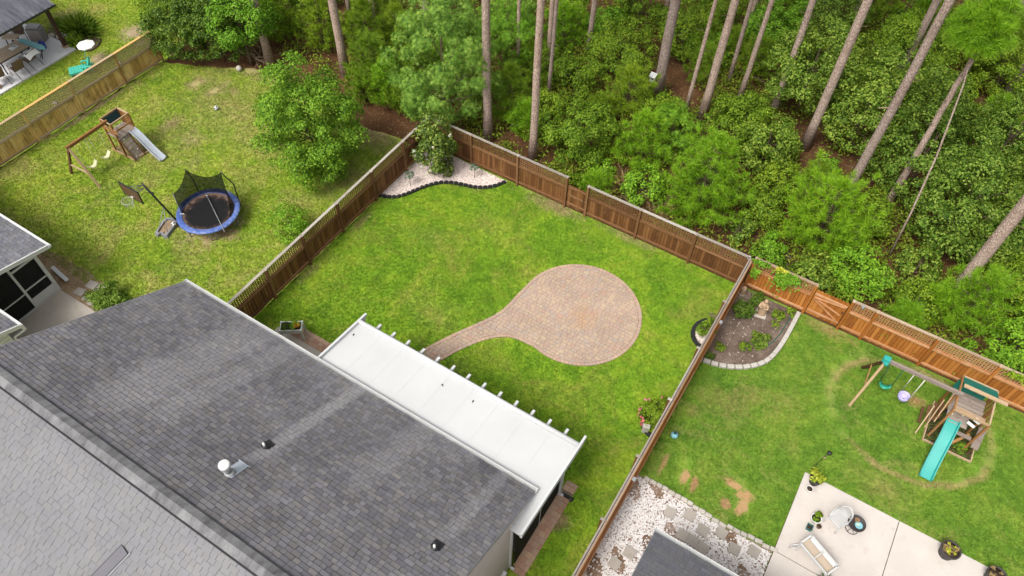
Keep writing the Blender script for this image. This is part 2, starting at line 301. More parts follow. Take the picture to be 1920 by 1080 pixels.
leaf_mat('petal_orange', (0.500, 0.160, 0.018), (0.600, 0.300, 0.036), (0.620, 0.420, 0.072), 0.2, 0.2)

# ---- manufactured
plain('white_vinyl', (0.53, 0.53, 0.525), 0.5, 0.4, 0.035, 1.5)
plain('white_paint', (0.52, 0.52, 0.51), 0.5, 0.4, 0.06, 3)
t = NT('white_panel'); p = t.pos(); n = t.noise(p, 0.8, 4, 0.6); n2 = t.noise(p, 5, 5, 0.75)
c = t.ramp(n, [(0.3, (0.475, 0.475, 0.468)), (0.7, (0.520, 0.520, 0.515))])
c = t.mix(t.math('MULTIPLY', t.ramp(n2, [(0.6, (0, 0, 0)), (0.78, (1, 1, 1))]), 0.25), c, (0.40, 0.40, 0.39)); M['white_panel'] = t.fin(c, 0.6, 0.3)
plain('seam', (0.482, 0.482, 0.477), 0.6, 0.3, 0.04)
plain('gutter_in', (0.33, 0.33, 0.32), 0.6, 0.4, 0.12, 3)
plain('dark_screen', (0.010, 0.010, 0.012), 0.55, 0.3, 0.2)
plain('black_plastic', (0.014, 0.014, 0.016), 0.45, 0.5, 0.3, 9)
plain('black_metal', (0.020, 0.020, 0.022), 0.4, 0.5, 0.2)
plain('grey_metal', (0.24, 0.245, 0.25), 0.4, 0.5, 0.15, 8)
plain('grey_plastic', (0.20, 0.20, 0.21), 0.55, 0.4, 0.3, 6)
plain('slide_grey', (0.36, 0.39, 0.43), 0.4, 0.5, 0.1, 3)
plain('slide_teal', (0.026, 0.30, 0.26), 0.35, 0.5, 0.08, 2)
plain('chaise_teal', (0.055, 0.40, 0.30), 0.45, 0.4, 0.08, 3)
plain('tarp_green', (0.006, 0.13, 0.095), 0.5, 0.4, 0.2, 3)
plain('tarp_blue', (0.008, 0.055, 0.070), 0.5, 0.4, 0.2, 3)
plain('seat_yellow', (0.62, 0.60, 0.36), 0.45, 0.4, 0.08, 5)
plain('seat_green', (0.02, 0.27, 0.17), 0.45, 0.4, 0.1, 5)
plain('seat_purple', (0.42, 0.38, 0.62), 0.45, 0.4, 0.08, 5)
plain('rope', (0.55, 0.54, 0.36), 0.8, 0.2, 0.1)
plain('rope_white', (0.62, 0.59, 0.50), 0.8, 0.2, 0.1)
t = NT('trampoline_pad'); p = t.pos(); n = t.noise(p, 2.2, 5, 0.7); n2 = t.noise(p, 12, 3)
M['trampoline_pad'] = t.fin(t.ramp(t.math('ADD', t.math('MULTIPLY', n, 0.7), t.math('MULTIPLY', n2, 0.3)), [(0.34, (0.022, 0.055, 0.23)), (0.50, (0.070, 0.120, 0.34)), (0.66, (0.23, 0.265, 0.40))]), 0.55, 0.35)
t = NT('trampoline_mat'); p = t.pos()
vm = t.new('ShaderNodeVectorMath', operation='DISTANCE'); t.link(p, vm.inputs[0]); vm.inputs[1].default_value = (-21.95, 11.95, 0.66)
v = t.math('ADD', vm.outputs['Value'], t.math('MULTIPLY', t.math('SUBTRACT', t.noise(p, 3, 5, .7), .5), 0.9))
M['trampoline_mat'] = t.fin(t.ramp(v, [(0.78, (0.008, 0.008, 0.009)), (0.98, (0.050, 0.032, 0.024)), (1.12, (0.12, 0.08, 0.06))]), 0.85, 0.2)
t = NT('netting'); tr = t.new('ShaderNodeBsdfTransparent'); ms = t.new('ShaderNodeMixShader'); ms.inputs[0].default_value = 0.86
t.fin((0.008, 0.009, 0.008), 0.8, 0.1); t.link(tr.outputs[0], ms.inputs[1]); t.link(t.b.outputs[0], ms.inputs[2]); t.link(ms.outputs[0], t.out.inputs[0]); M['netting'] = t.m
t = NT('screen_mesh'); tr = t.new('ShaderNodeBsdfTransparent'); ms = t.new('ShaderNodeMixShader'); ms.inputs[0].default_value = 0.82
t.fin((0.012, 0.012, 0.013), 0.7, 0.2); t.link(tr.outputs[0], ms.inputs[1]); t.link(t.b.outputs[0], ms.inputs[2]); t.link(ms.outputs[0], t.out.inputs[0]); M['screen_mesh'] = t.m
t = NT('clear_plastic'); tr = t.new('ShaderNodeBsdfTransparent'); ms = t.new('ShaderNodeMixShader'); ms.inputs[0].default_value = 0.35
t.fin((0.6, 0.6, 0.6), 0.2, 0.5); t.link(tr.outputs[0], ms.inputs[1]); t.link(t.b.outputs[0], ms.inputs[2]); t.link(ms.outputs[0], t.out.inputs[0]); M['clear_plastic'] = t.m
plain('board_brown', (0.10, 0.055, 0.028), 0.5, 0.5, 0.35, 5)
plain('terracotta_tan', (0.37, 0.255, 0.16), 0.8, 0.2, 0.18, 5)
plain('pot_dark', (0.045, 0.038, 0.036), 0.6, 0.35, 0.3, 6)
plain('pot_grey', (0.20, 0.18, 0.17), 0.6, 0.35, 0.2, 6)
plain('pot_green', (0.03, 0.13, 0.12), 0.6, 0.35, 0.2, 6)
plain('pot_yellow', (0.50, 0.40, 0.24), 0.6, 0.35, 0.15, 6)
plain('soil', (0.05, 0.034, 0.024), 0.95, 0.1, 0.4, 30)
plain('planter_green', (0.50, 0.53, 0.47), 0.6, 0.3, 0.06, 5)
plain('globe_blue', (0.20, 0.42, 0.47), 0.12, 0.6, 0.15, 8)
plain('umbrella_white', (0.66, 0.65, 0.62), 0.7, 0.2, 0.04, 4)
plain('sling_brown', (0.175, 0.115, 0.085), 0.75, 0.2, 0.12, 8)
plain('table_tan', (0.34, 0.26, 0.185), 0.6, 0.3, 0.15, 5)
plain('board_blue', (0.16, 0.40, 0.44), 0.5, 0.4, 0.08, 4)
plain('bag_blue', (0.015, 0.05, 0.34), 0.5, 0.4, 0.3, 9)
plain('cloth_white', (0.64, 0.64, 0.62), 0.8, 0.1, 0.05, 5)
plain('cloth_red', (0.40, 0.09, 0.06), 0.8, 0.1, 0.15, 5)
t = NT('metal_roof'); p = t.pos(); n = t.noise(t.scaled(p, (0.5, 3, 1)), 1.6, 5, 0.7)
M['metal_roof'] = t.fin(t.ramp(n, [(0.3, (0.045, 0.047, 0.060)), (0.5, (0.085, 0.088, 0.102)), (0.7, (0.150, 0.152, 0.165))]), 0.5, 0.4)
plain('roof_deck', (0.030, 0.029, 0.031), 0.9, 0.2)  # near-black, so course gaps draw the butt shadows as dark lines
plain('hose_green', (0.02, 0.11, 0.075), 0.5, 0.4, 0.15)
plain('leaf_litter', (0.05, 0.04, 0.03), 0.8, 0.2, 0.2)
plain('pebble_black', (0.020, 0.019, 0.019), 0.75, 0.25, 0.35, 9)
plain('tan_cushion', (0.42, 0.34, 0.26), 0.8, 0.1, 0.1)

# ------------------------------------------------------------------ helpers
def tag(o, label=None, cat=None, group=None, kind=None):
    if label: o['label'] = label
    if cat: o['category'] = cat
    if group: o['group'] = group
    if kind: o['kind'] = kind
    return o
def thing(name, label, cat, loc=(0, 0, 0), group=None, rz=0.0):
    o = bpy.data.objects.new(name, None); COL.objects.link(o); o.empty_display_size = 0.2
    o.location = loc; o.rotation_euler = (0, 0, rz)
    return tag(o, label, cat, group)
def worldloc(o):
    v = Vector((0, 0, 0))
    while o is not None: v = v + o.location; o = o.parent
    return v
def np_mesh(name, V, F, mat, smooth=False):
    """V (n,3) array, F (m,3) or (m,4) int array"""
    me = bpy.data.meshes.new(name); V = np.asarray(V, np.float32); F = np.asarray(F, np.int32)
    k = F.shape[1]; m = len(F)
    me.vertices.add(len(V)); me.vertices.foreach_set('co', V.ravel())
    me.loops.add(m*k); me.loops.foreach_set('vertex_index', F.ravel())
    me.polygons.add(m); me.polygons.foreach_set('loop_start', np.arange(0, m*k, k, dtype=np.int32))
    me.polygons.foreach_set('loop_total', np.full(m, k, dtype=np.int32))
    if smooth: me.polygons.foreach_set('use_smooth', np.ones(m, dtype=bool))
    me.update(calc_edges=True); me.materials.append(M[mat] if isinstance(mat, str) else mat); return me
def put(name, me, parent=None, loc=(0, 0, 0), rot=None):
    o = bpy.data.objects.new(name, me); COL.objects.link(o); o.parent = parent; o.location = loc
    if rot is not None: o.rotation_euler = rot
    return o
class MB:
    def __init__(s): s.v = []; s.f = []; s.sm = []
    def add(s, vs, fs, smooth=False):
        n = len(s.v); s.v += [tuple(v) for v in vs]; s.f += [tuple(i+n for i in f) for f in fs]; s.sm += [smooth]*len(fs); return s
    def box(s, c, d, rz=0.0, rx=0.0, ry=0.0):
        mt = Matrix.Translation(c) @ Matrix.Rotation(rz, 4, 'Z') @ Matrix.Rotation(ry, 4, 'Y') @ Matrix.Rotation(rx, 4, 'X')
        vs = [mt @ Vector((sx*d[0]/2, sy*d[1]/2, sz*d[2]/2)) for sx in (-1, 1) for sy in (-1, 1) for sz in (-1, 1)]
        return s.add(vs, [(0, 1, 3, 2), (4, 6, 7, 5), (0, 4, 5, 1), (2, 3, 7, 6), (0, 2, 6, 4), (1, 5, 7, 3)])
    def beam(s, a, b, w, h, up=(0, 0, 1)):
        a = Vector(a); b = Vector(b); d = (b-a).normalized(); u = Vector(up)
        if abs(d.dot(u)) > 0.98: u = Vector((0, 1, 0))
        x = d.cross(u).normalized(); z = x.cross(d)
        vs = [p + x*(sx*w/2) + z*(sz*h/2) for p in (a, b) for sx, sz in ((-1, -1), (1, -1), (1, 1), (-1, 1))]
        return s.add(vs, [(0, 1, 2, 3), (7, 6, 5, 4), (0, 4, 5, 1), (1, 5, 6, 2), (2, 6, 7, 3), (3, 7, 4, 0)])
    def tube(s, pts, r, n=8, cap=True):
        pts = [Vector(p) for p in pts]; m = len(pts); rs = r if isinstance(r, (list, tuple)) else [r]*m
        vs = []; x0 = None
        for i, p in enumerate(pts):
            d = (pts[min(i+1, m-1)] - pts[max(i-1, 0)]).normalized()
            if x0 is None: x0 = d.orthogonal().normalized()
            x = (x0 - d*x0.dot(d)).normalized(); x0 = x; y = d.cross(x)
            vs += [p + (x*math.cos(2*math.pi*k/n) + y*math.sin(2*math.pi*k/n))*rs[i] for k in range(n)]
        fs = [(i*n+k, i*n+(k+1) % n, (i+1)*n+(k+1) % n, (i+1)*n+k) for i in range(m-1) for k in range(n)]
        s.add(vs, fs, True)
        if cap:
            L = len(s.v); s.f.append(tuple(range(L-n, L))); s.sm.append(False)
            s.f.append(tuple(range(L-m*n+n-1, L-m*n-1, -1))); s.sm.append(False)
        return s
    def lathe(s, c, prof, n=20, cap=True, sx=1.0, sy=1.0):
        c = Vector(c); vs = [c + Vector((r*math.cos(2*math.pi*k/n)*sx, r*math.sin(2*math.pi*k/n)*sy, z)) for r, z in prof for k in range(n)]
        m = len(prof); fs = [(i*n+k, i*n+(k+1) % n, (i+1)*n+(k+1) % n, (i+1)*n+k) for i in range(m-1) for k in range(n)]
        if cap: fs += [tuple(range(n-1, -1, -1)), tuple(range((m-1)*n, m*n))]
        return s.add(vs, fs, True)
    def prism(s, poly, z0, z1):
        n = len(poly); vs = [(x, y, z0) for x, y in poly] + [(x, y, z1) for x, y in poly]
        return s.add(vs, [tuple(range(n-1, -1, -1)), tuple(range(n, 2*n))] + [(i, (i+1) % n, n+(i+1) % n, n+i) for i in range(n)])
    def quad(s, a, b, c, d): return s.add([a, b, c, d], [(0, 1, 2, 3)])
    def mesh(s, name, mat, off=(0, 0, 0)):
        me = bpy.data.meshes.new(name); ox, oy, oz = off
        me.from_pydata([(x-ox, y-oy, z-oz) for x, y, z in s.v], [], s.f); me.polygons.foreach_set('use_smooth', s.sm)
        me.materials.append(M[mat]); me.update(); return me
    def build(s, name, mat, parent=None, bevel=0.0):
        """vertices in world coordinates; origin goes to the parent's origin, or to the base of the mesh"""
        if parent is not None: off = worldloc(parent)
        else:
            a = np.array(s.v); off = ((a[:, 0].min()+a[:, 0].max())/2, (a[:, 1].min()+a[:, 1].max())/2, a[:, 2].min())
        o = put(name, s.mesh(name, mat, off), parent, (0, 0, 0) if parent is not None else off)
        if bevel:
            b = o.modifiers.new('bevel', 'BEVEL'); b.width = bevel; b.segments = 2; b.limit_method = 'ANGLE'
        return o
def structure(o): o['kind'] = 'structure'; return o
def stuff(o, label=None, cat=None): return tag(o, label, cat, kind='stuff')

def sheet(name, poly, z, mat, jit=0.0, step=0.4, seed=1):
    """flat sheet with an optionally ragged edge"""
    rr = random.Random(seed); pts = []
    for i, (x, y) in enumerate(poly):
        x2, y2 = poly[(i+1) % len(poly)]; L = math.hypot(x2-x, y2-y); n = max(1, int(L/step)) if jit else 1
        for k in range(n):
            a = k/n; pts.append((x+(x2-x)*a+rr.uniform(-jit, jit), y+(y2-y)*a+rr.uniform(-jit, jit), z))
    mb = MB(); mb.add(pts, [tuple(range(len(pts)))]); return structure(mb.build(name, mat))
def slab(name, poly, z0, z1, mat): return structure(MB().prism(poly, z0, z1).build(name, mat))

# ------------------------------------------------------------------ vegetation generators (numpy)
def unit(v): return v/np.maximum(np.linalg.norm(v, axis=-1, keepdims=True), 1e-9)
def leaves(C, Nn, L, Wd, rng, fold=0.25):
    """folded diamond leaves: two triangles each"""
    n = len(C); t = unit(np.cross(Nn, rng.normal(size=(n, 3)))); b = np.cross(Nn, t)
    L = np.broadcast_to(L, (n,))[:, None]; w = np.broadcast_to(Wd, (n,))[:, None]
    v0 = C - t*L*0.5; v2 = C + t*L*0.5 - Nn*L*0.12; m = C + t*L*0.02
    v1 = m + b*w*0.5 + Nn*w*fold; v3 = m - b*w*0.5 + Nn*w*fold
    V = np.stack([v0, v1, v2, v3], 1).reshape(-1, 3); i = np.arange(n)[:, None]*4
    return V, np.concatenate([i+[0, 2, 1], i+[0, 3, 2]], 1).reshape(-1, 3)
def stars(C, Nn, L, rng):
    """five-lobed leaves"""
    n = len(C); t = unit(np.cross(Nn, rng.normal(size=(n, 3)))); b = np.cross(Nn, t); L = np.broadcast_to(L, (n,))[:, None]
    Vs = [C]; k = 5
    for j in range(k):
        a = (j-2)*1.08
        for da, rad in ((-0.32, 0.34), (0.0, 1.0), (0.32, 0.34)):
            Vs.append(C + (t*math.cos(a+da) + b*math.sin(a+da))*L*rad*0.62 - Nn*L*0.16*rad)
    V = np.stack(Vs, 1).reshape(-1, 3); i = np.arange(n)[:, None]*(1+3*k); F = []
    for j in range(k):
        q = 1+3*j; F += [i+[0, q, q+1], i+[0, q+1, q+2]]
    return V, np.concatenate(F, 1).reshape(-1, 3)
def crown_points(rng, rad, nclump, per, clump_r, zmin=-1.0, shell=0.45, lumps=9, ampk=1.0):
    """leaf centres and normals: rounded leaf masses with gaps between them, spread through an uneven ellipsoid"""
    d = unit(rng.normal(size=(nclump*3, 3))); d = d[d[:, 2] > zmin][:nclump]
    lump = unit(rng.normal(size=(lumps, 3))); amp = rng.uniform(-0.42, 0.34, lumps)*ampk
    f = 1.0 + (amp[None]*np.exp(-((d[:, None]-lump[None])**2).sum(-1)/0.22)).sum(1)
    rr = (shell + (1-shell)*rng.random(len(d))**0.55)*np.clip(f, 0.55, 1.35)
    c = d*rr[:, None]*np.asarray(rad)
    cr = clump_r*rng.uniform(0.55, 1.35, len(c))
    n = np.maximum(3, (per*(cr/clump_r)**2*rng.uniform(.75, 1.25, len(c)))).astype(int); idx = np.repeat(np.arange(len(c)), n)
    g = unit(rng.normal(size=(len(idx), 3)) + d[idx]*0.55 + [0, 0, 0.55])
    g = g*(0.55+0.45*rng.random((len(idx), 1))**0.5)*(1+.18*rng.normal(size=(len(idx), 1)))
    P = c[idx] + g*cr[idx][:, None]*[1, 1, 0.75]
    out = unit(d[idx]*[0.25, 0.25, 0.15] + g*1.0 + [0, 0, 0.45]); Nn = unit(out + rng.normal(size=P.shape)*0.30)
    return P, Nn, c
def merge(parts):
    V = []; F = []; o = 0
    for v, f in parts: V.append(v); F.append(f+o); o += len(v)
    return np.concatenate(V), np.concatenate(F)
def needles(tc, td, rng, n=26, L=0.22, w=0.012, spread=0.9):
    """bursts of needles at tc along td"""
    m = len(tc); d = unit(td[:, None, :] + rng.normal(size=(m, n, 3))*spread)
    base = tc[:, None, :] + td[:, None, :]*rng.uniform(-0.16, 0.10, (m, n, 1))
    ln = L*rng.uniform(0.7, 1.15, (m, n, 1)); sd = unit(np.cross(d, rng.normal(size=(m, n, 3))))
    tip = base + d*ln - np.array([0, 0, 1.0])*ln*0.12
    V = np.stack([base-sd*w/2, base+sd*w/2, tip], 2).reshape(-1, 3); F = np.arange(len(V)).reshape(-1, 3); return V, F
def branch_mb(base, top, r0, r1, ends, mb=None, bend=0.12, rr=random, n=7):
    mb = mb or MB(); base = Vector(base); top = Vector(top); k = 6; pts = []
    for i in range(k+1):
        a = i/k; j = Vector((rr.uniform(-1, 1), rr.uniform(-1, 1), 0))*bend*(a*(1-a)*4 if i not in (0, k) else 0)
        pts.append(base.lerp(top, a) + j)
    mb.tube(pts, [r0 + (r1-r0)*(i/k) for i in range(k+1)], n)
    for e in ends:
        e = Vector(e); a = min(0.92, max(0.15, (e.z-base.z)/max(0.1, (top.z-base.z))*0.62)); s = base.lerp(top, a)
        mid = s.lerp(e, 0.5) + Vector((0, 0, -0.05*(e-s).length)); rb = (r0+(r1-r0)*a)*0.5
        mb.tube([s, mid, e], [rb, rb*0.6, rb*0.22], 5, cap=False)
    return mb
def tree(name, label, cat, base, zc, rad, leaf, mat, group=None, seed=0, L=0.14, dens=1.0, star=False, trunk_r=0.09, trunk_mat='twig', zmin=-0.9, clump=0.34, extra=None, stem='trunk', crown='crown', per=26, cx=0.0, cy=0.0, lumps=9, shell=.45, ampk=1.0):
    """a broadleaf tree or shrub: thing > trunk, crown"""
    rng = np.random.default_rng(seed+101); rr = random.Random(seed); t = thing(name, label, cat, (base[0], base[1], 0), group)
    rx, ry, rz = rad; area = 4*math.pi*((rx*ry)**1.6/3+(rx*rz)**1.6/3+(ry*rz)**1.6/3)**(1/1.6)
    nleaf = area*2.1*dens/(L*L*0.34); cl_ = clump*(1.0 if max(rad) < .7 else 1.12); ncl = int(max(14, area*1.15/(math.pi*cl_*cl_))); per = nleaf/ncl; clump = cl_; P, Nn, c = crown_points(rng, rad, ncl, per, clump, zmin, shell, lumps, ampk)
    P = P + [cx, cy, zc]; P[:, 2] = np.maximum(P[:, 2], 0.04)
    ln = L*rng.uniform(0.65, 1.25, len(P))
    V, F = stars(P, Nn, ln*1.15, rng) if star else leaves(P, Nn, ln, ln*0.58, rng)
    me = np_mesh(crown, V, F, mat)
    ends = [(c[i][0]+cx, c[i][1]+cy, c[i][2]+zc) for i in rng.choice(len(c), min(len(c), 16), replace=False) if c[i][2]+zc > 0.25]
    br = branch_mb((0, 0, -0.05), (cx*0.8, cy*0.8, zc+rz*0.55), trunk_r, trunk_r*0.3, ends, rr=rr)
    put(stem, br.mesh(stem, trunk_mat), t); put(crown, me, t); return t
def pine_sapling(name, label, base, h, r, group=None, seed=0, mat='needle', dens=1.0, z0=0.3, cat='pine tree', nl=0.30, nw=0.021):
    """young longleaf-like pine: whorls of limbs carrying round bursts of long needles"""
    rng = np.random.default_rng(seed+501); rr = random.Random(seed); t = thing(name, label, cat, (base[0], base[1], 0), group)
    mb = MB(); mb.tube([(0, 0, -0.05), (rr.uniform(-.05, .05), rr.uniform(-.05, .05), h*0.5), (0, 0, h*0.97)], [0.035+0.012*h, 0.03+0.006*h, 0.012], 7)
    tc = []; td = []; z = z0
    lob = [(rr.uniform(0, 6.3), rr.uniform(.65, 1.25)) for _ in range(5)]
    while z < h:
        a = (z-z0)/(h-z0); reach = r*(1-a**1.9)*rr.uniform(0.8, 1.05)+0.12; nb = max(4, int((5+5*(1-a))*dens)); ph = rr.uniform(0, 6.3)
        for k in range(nb):
            an = ph + 2*math.pi*k/nb + rr.uniform(-.35, .35); lf = min(lob, key=lambda q: abs((an-q[0]+math.pi) % (2*math.pi)-math.pi))[1]
            rl = reach*rr.uniform(0.6, 1.1)*(0.6+0.4*lf); rise = rl*rr.uniform(0.25, 0.7)
            d = Vector((math.cos(an), math.sin(an), 0)); s = Vector((0, 0, z)); m = s + d*rl*0.55 + Vector((0, 0, rise*0.25)); e = s + d*rl + Vector((0, 0, rise))
            mb.tube([s, m, e], [0.018, 0.013, 0.006], 4, cap=False)
            k2 = max(2, int(rl/0.36*dens))
            for q in range(k2):
                f = 1.0 if q == k2-1 else 0.35 + 0.60*(q+rr.random()*0.8)/k2; pp = s.lerp(m, f/0.55) if f < 0.55 else m.lerp(e, (f-0.55)/0.45)
                side = Vector((-d.y, d.x, 0))*rr.choice((-1, 1))*rr.uniform(0.05, 0.38)*min(1.0, rl)
                tc.append(pp + side*(1.1-f) + Vector((0, 0, rr.uniform(0, .10)))); td.append((d*0.55 + side*0.8 + Vector((0, 0, 0.95))).normalized())
        z += rr.uniform(0.30, 0.46)*(0.65 + 0.08*h)
    tc.append(Vector((0, 0, h))); td.append(Vector((0, 0, 1)))
    V, F = needles(np.array([tuple(v) for v in tc]), np.array([tuple(v) for v in td]), rng, 84, nl, nw, 0.70)
    put('trunk', mb.mesh('trunk', 'twig'), t); put('crown', np_mesh('crown', V, F, mat), t); return t
def scatter_blades(pts, rng, h=0.062, w=0.022, lean=0.7, z=0.0, nb=3):
    n = len(pts)*nb; b = np.repeat(pts, nb, 0) + np.concatenate([rng.normal(size=(n, 2))*0.022, np.zeros((n, 1))], 1)
    an = rng.uniform(0, 2*math.pi, n); s = np.stack([np.cos(an), np.sin(an), np.zeros(n)], 1)
    dr = np.concatenate([rng.normal(size=(n, 2))*lean, np.ones((n, 1))], 1)*(h*rng.uniform(0.5, 1.3, (n, 1)))
    V = np.stack([b-s*w/2, b+s*w/2, b+dr], 1).reshape(-1, 3); return V, np.arange(len(V)).reshape(-1, 3)
def small_plant(parent, name, c, r, h, mat, seed=0, n=260, L=0.09, flat=0.8, star=False):
    """leaf ball as part of a potted plant, world coordinates c = base centre"""
    rng = np.random.default_rng(seed+900); P, Nn, _ = crown_points(rng, (r, r, h*0.5), max(8, n//16), 14, r*0.30, -0.8, 0.35)
    P = P + np.array([c[0], c[1], c[2]+h*0.5]) - np.array(worldloc(parent)); P[:, 2] = np.maximum(P[:, 2], c[2]-worldloc(parent).z+0.02)
    V, F = stars(P, Nn, L*rng.uniform(.7, 1.3, len(P)), rng) if star else leaves(P, Nn, L*rng.uniform(.7, 1.3, len(P)), L*0.55, rng)
    return put(name, np_mesh(name, V, F, mat), parent)

# ------------------------------------------------------------------ ground sheets
g = MB(); g.add([(-220, -160, 0), (200, -160, 0), (200, 260, 0), (-220, 260, 0)], [(0, 1, 2, 3)]); structure(put('ground', g.mesh('ground', 'pine_straw'), None, (0, 0, -0.008)))
sheet('lawn', [(-17.0, -8), (-1.6, -8), (-1.6, 21.05), (-17.0, 21.05)], 0.0, 'lawn_main_grass')
sheet('lawn', [(-32.4, -8), (-17.0, -8), (-17.0, 20.3), (-18.6, 20.7), (-20.5, 20.3), (-22.0, 20.9), (-24, 21.2), (-26.6, 21.0), (-28.0, 20.9), (-29.6, 19.9), (-32.4, 18.6)], 0.0, 'lawn_left_grass', 0.10, 0.3)
sheet('lawn', [(-80, 0), (-32.4, 0), (-32.4, 18.9), (-32.8, 21.5), (-34.2, 26), (-40, 28), (-60, 34), (-80, 34)], 0.0, 'lawn_far_grass', 0.12, 0.5)
sheet('lawn', [(-1.6, -8), (24, -8), (24, 21.1), (-1.6, 21.1)], 0.0, 'lawn_right_grass')

def grass(name, label, poly, holes, dens, mat, seed, bare=()):
    rng = np.random.default_rng(seed); P = np.array(poly); x0, y0 = P.min(0); x1, y1 = P.max(0)
    n = int((x1-x0)*(y1-y0)*dens); p = np.stack([rng.uniform(x0, x1, n), rng.uniform(y0, y1, n)], 1)
    def inside(q, pl):
        c = np.zeros(len(q), bool); j = len(pl)-1
        for i in range(len(pl)):
            xi, yi = pl[i]; xj, yj = pl[j]
            c ^= ((yi > q[:, 1]) != (yj > q[:, 1])) & (q[:, 0] < (xj-xi)*(q[:, 1]-yi)/(yj-yi+1e-12)+xi); j = i
        return c
    k = inside(p, poly)
    for h in holes: k &= ~inside(p, h)
    for bx, by, br in bare: k &= ((p[:, 0]-bx)**2+(p[:, 1]-by)**2 > br*br*rng.uniform(0.2, 1.3, n))
    p = p[k]; v = (p[:, 0:1]*_r2[0]*0+0)  # keep all that the frame can show
    q = np.concatenate([p, np.zeros((len(p), 1))], 1)-CAM_LOC; d = q @ _fw
    vis = (abs(q @ _r2/d*1406) < 1080) & (abs(q @ _u2/d*1406) < 640); p = p[vis]
    V, F = scatter_blades(np.concatenate([p, np.zeros((len(p), 1))], 1), rng)
    me = np_mesh(name, V, F, mat); return stuff(put(name, me), label, 'grass')
CIRC = (-6.45, 16.30, 2.46)
# outline of the round brick patio with its curving path
ring_pts = [(-9.75, 11.55), (-9.42, 12.35), (-9.0, 13.05), (-8.6, 13.52), (-8.2, 13.82), (-7.75, 13.92), (-7.3, 13.92)]
arc = [(CIRC[0]+CIRC[2]*math.cos(a), CIRC[1]+CIRC[2]*math.sin(a)) for a in np.linspace(R(-108), R(176), 60)]
left_side = [(-8.98, 15.8), (-9.02, 15.2), (-9.08, 14.75), (-9.28, 14.2), (-9.72, 13.4), (-10.16, 12.6), (-10.62, 11.6), (-10.75, 11.3)]
lo = [(-9.90, 11.2)] + ring_pts + arc + left_side + [(-11.9, 9.3), (-10.6, 9.3)]
def chaikin(p, n=2):
    for _ in range(n):
        q = []
        for i in range(len(p)):
            a = p[i]; b = p[(i+1) % len(p)]
            q += [(a[0]*.75+b[0]*.25, a[1]*.75+b[1]*.25), (a[0]*.25+b[0]*.75, a[1]*.25+b[1]*.75)]
        p = q
    return p
PATIO = chaikin(lo, 2)
BED1 = [(-17, 17.1), (-16.45, 17.28), (-16.10, 17.67), (-15.84, 18.23), (-15.60, 18.71), (-15.23, 19.23), (-14.71, 19.53), (-14.23, 19.68), (-13.62, 19.84), (-13.05, 20.29), (-12.73, 20.95), (-17, 21.0)]
BED2 = [(-1.6, 16.85), (-0.98, 16.93), (-0.43, 17.15), (0.08, 17.47), (0.53, 17.96), (0.73, 18.45), (0.86, 19.40), (0.90, 21.0), (-1.6, 21.0)]
GRAV = [(-1.6, -4), (-1.6, 11.45), (-0.44, 11.44), (0.36, 11.40), (1.17, 11.27), (1.90, 11.32), (2.62, 11.36), (3.28, 11.41), (3.28, -4)]
RPAT = [(3.30, -4), (3.30, 14.58), (16, 14.60), (16, -4)]
HOUSE_PAD = [(-17.4, -8), (-17.4, 7.4), (-12.3, 7.4), (-12.3, 9.9), (-3.05, 9.9), (-3.05, 6.4), (-3.4, -8)]
grass('grass', 'short bright green grass of the middle fenced yard', [(-16.95, 8.0), (-1.7, 5.0), (-1.7, 21.0), (-16.95, 21.0)], [PATIO, BED1, HOUSE_PAD, [(-16, 8), (-16, 9.9), (-12, 9.9), (-12, 8)]], 470, 'lawn_main_grass', 1)
grass('grass', 'yellowish green grass of the left yard with the trampoline', [(-32.3, 6.9), (-22.9, 6.9), (-21, 5.5), (-17.05, 5.5), (-17.05, 20.6), (-20.5, 20.3), (-22.0, 20.9), (-26.6, 21.0), (-29.6, 19.9), (-32.3, 18.5)], [], 400, 'lawn_left_grass', 2,
      [(-29.6, 18.3, .3), (-28.4, 18.4, .25), (-22, 12, 1.3)])
grass('grass', 'deeper green grass of the right yard with worn patches', [(-1.5, 11.5), (3.3, 11.5), (3.3, 14.65), (14, 14.65), (14, 21.0), (-1.5, 21.0)], [BED2], 470, 'lawn_right_grass', 3,
      [(-0.28, 12.63, .3), (-0.12, 12.2, .3), (1.55, 12.8, .4), (1.9, 12.7, .3), (1.86, 12.3, .35)] + [(x, y, .3) for x, y in ring])
grass('grass', 'grass around the covered patio behind the tan fence', [(-45, 10), (-32.5, 10), (-32.5, 18.9), (-33, 21.5), (-34.2, 26), (-45, 28)], [[(-42, 12.3), (-36.8, 12.3), (-36.8, 16.9), (-42, 16.9)]], 220, 'lawn_far_grass', 4, [(-35.6, 19.6, .6), (-35.3, 17.0, .5)])

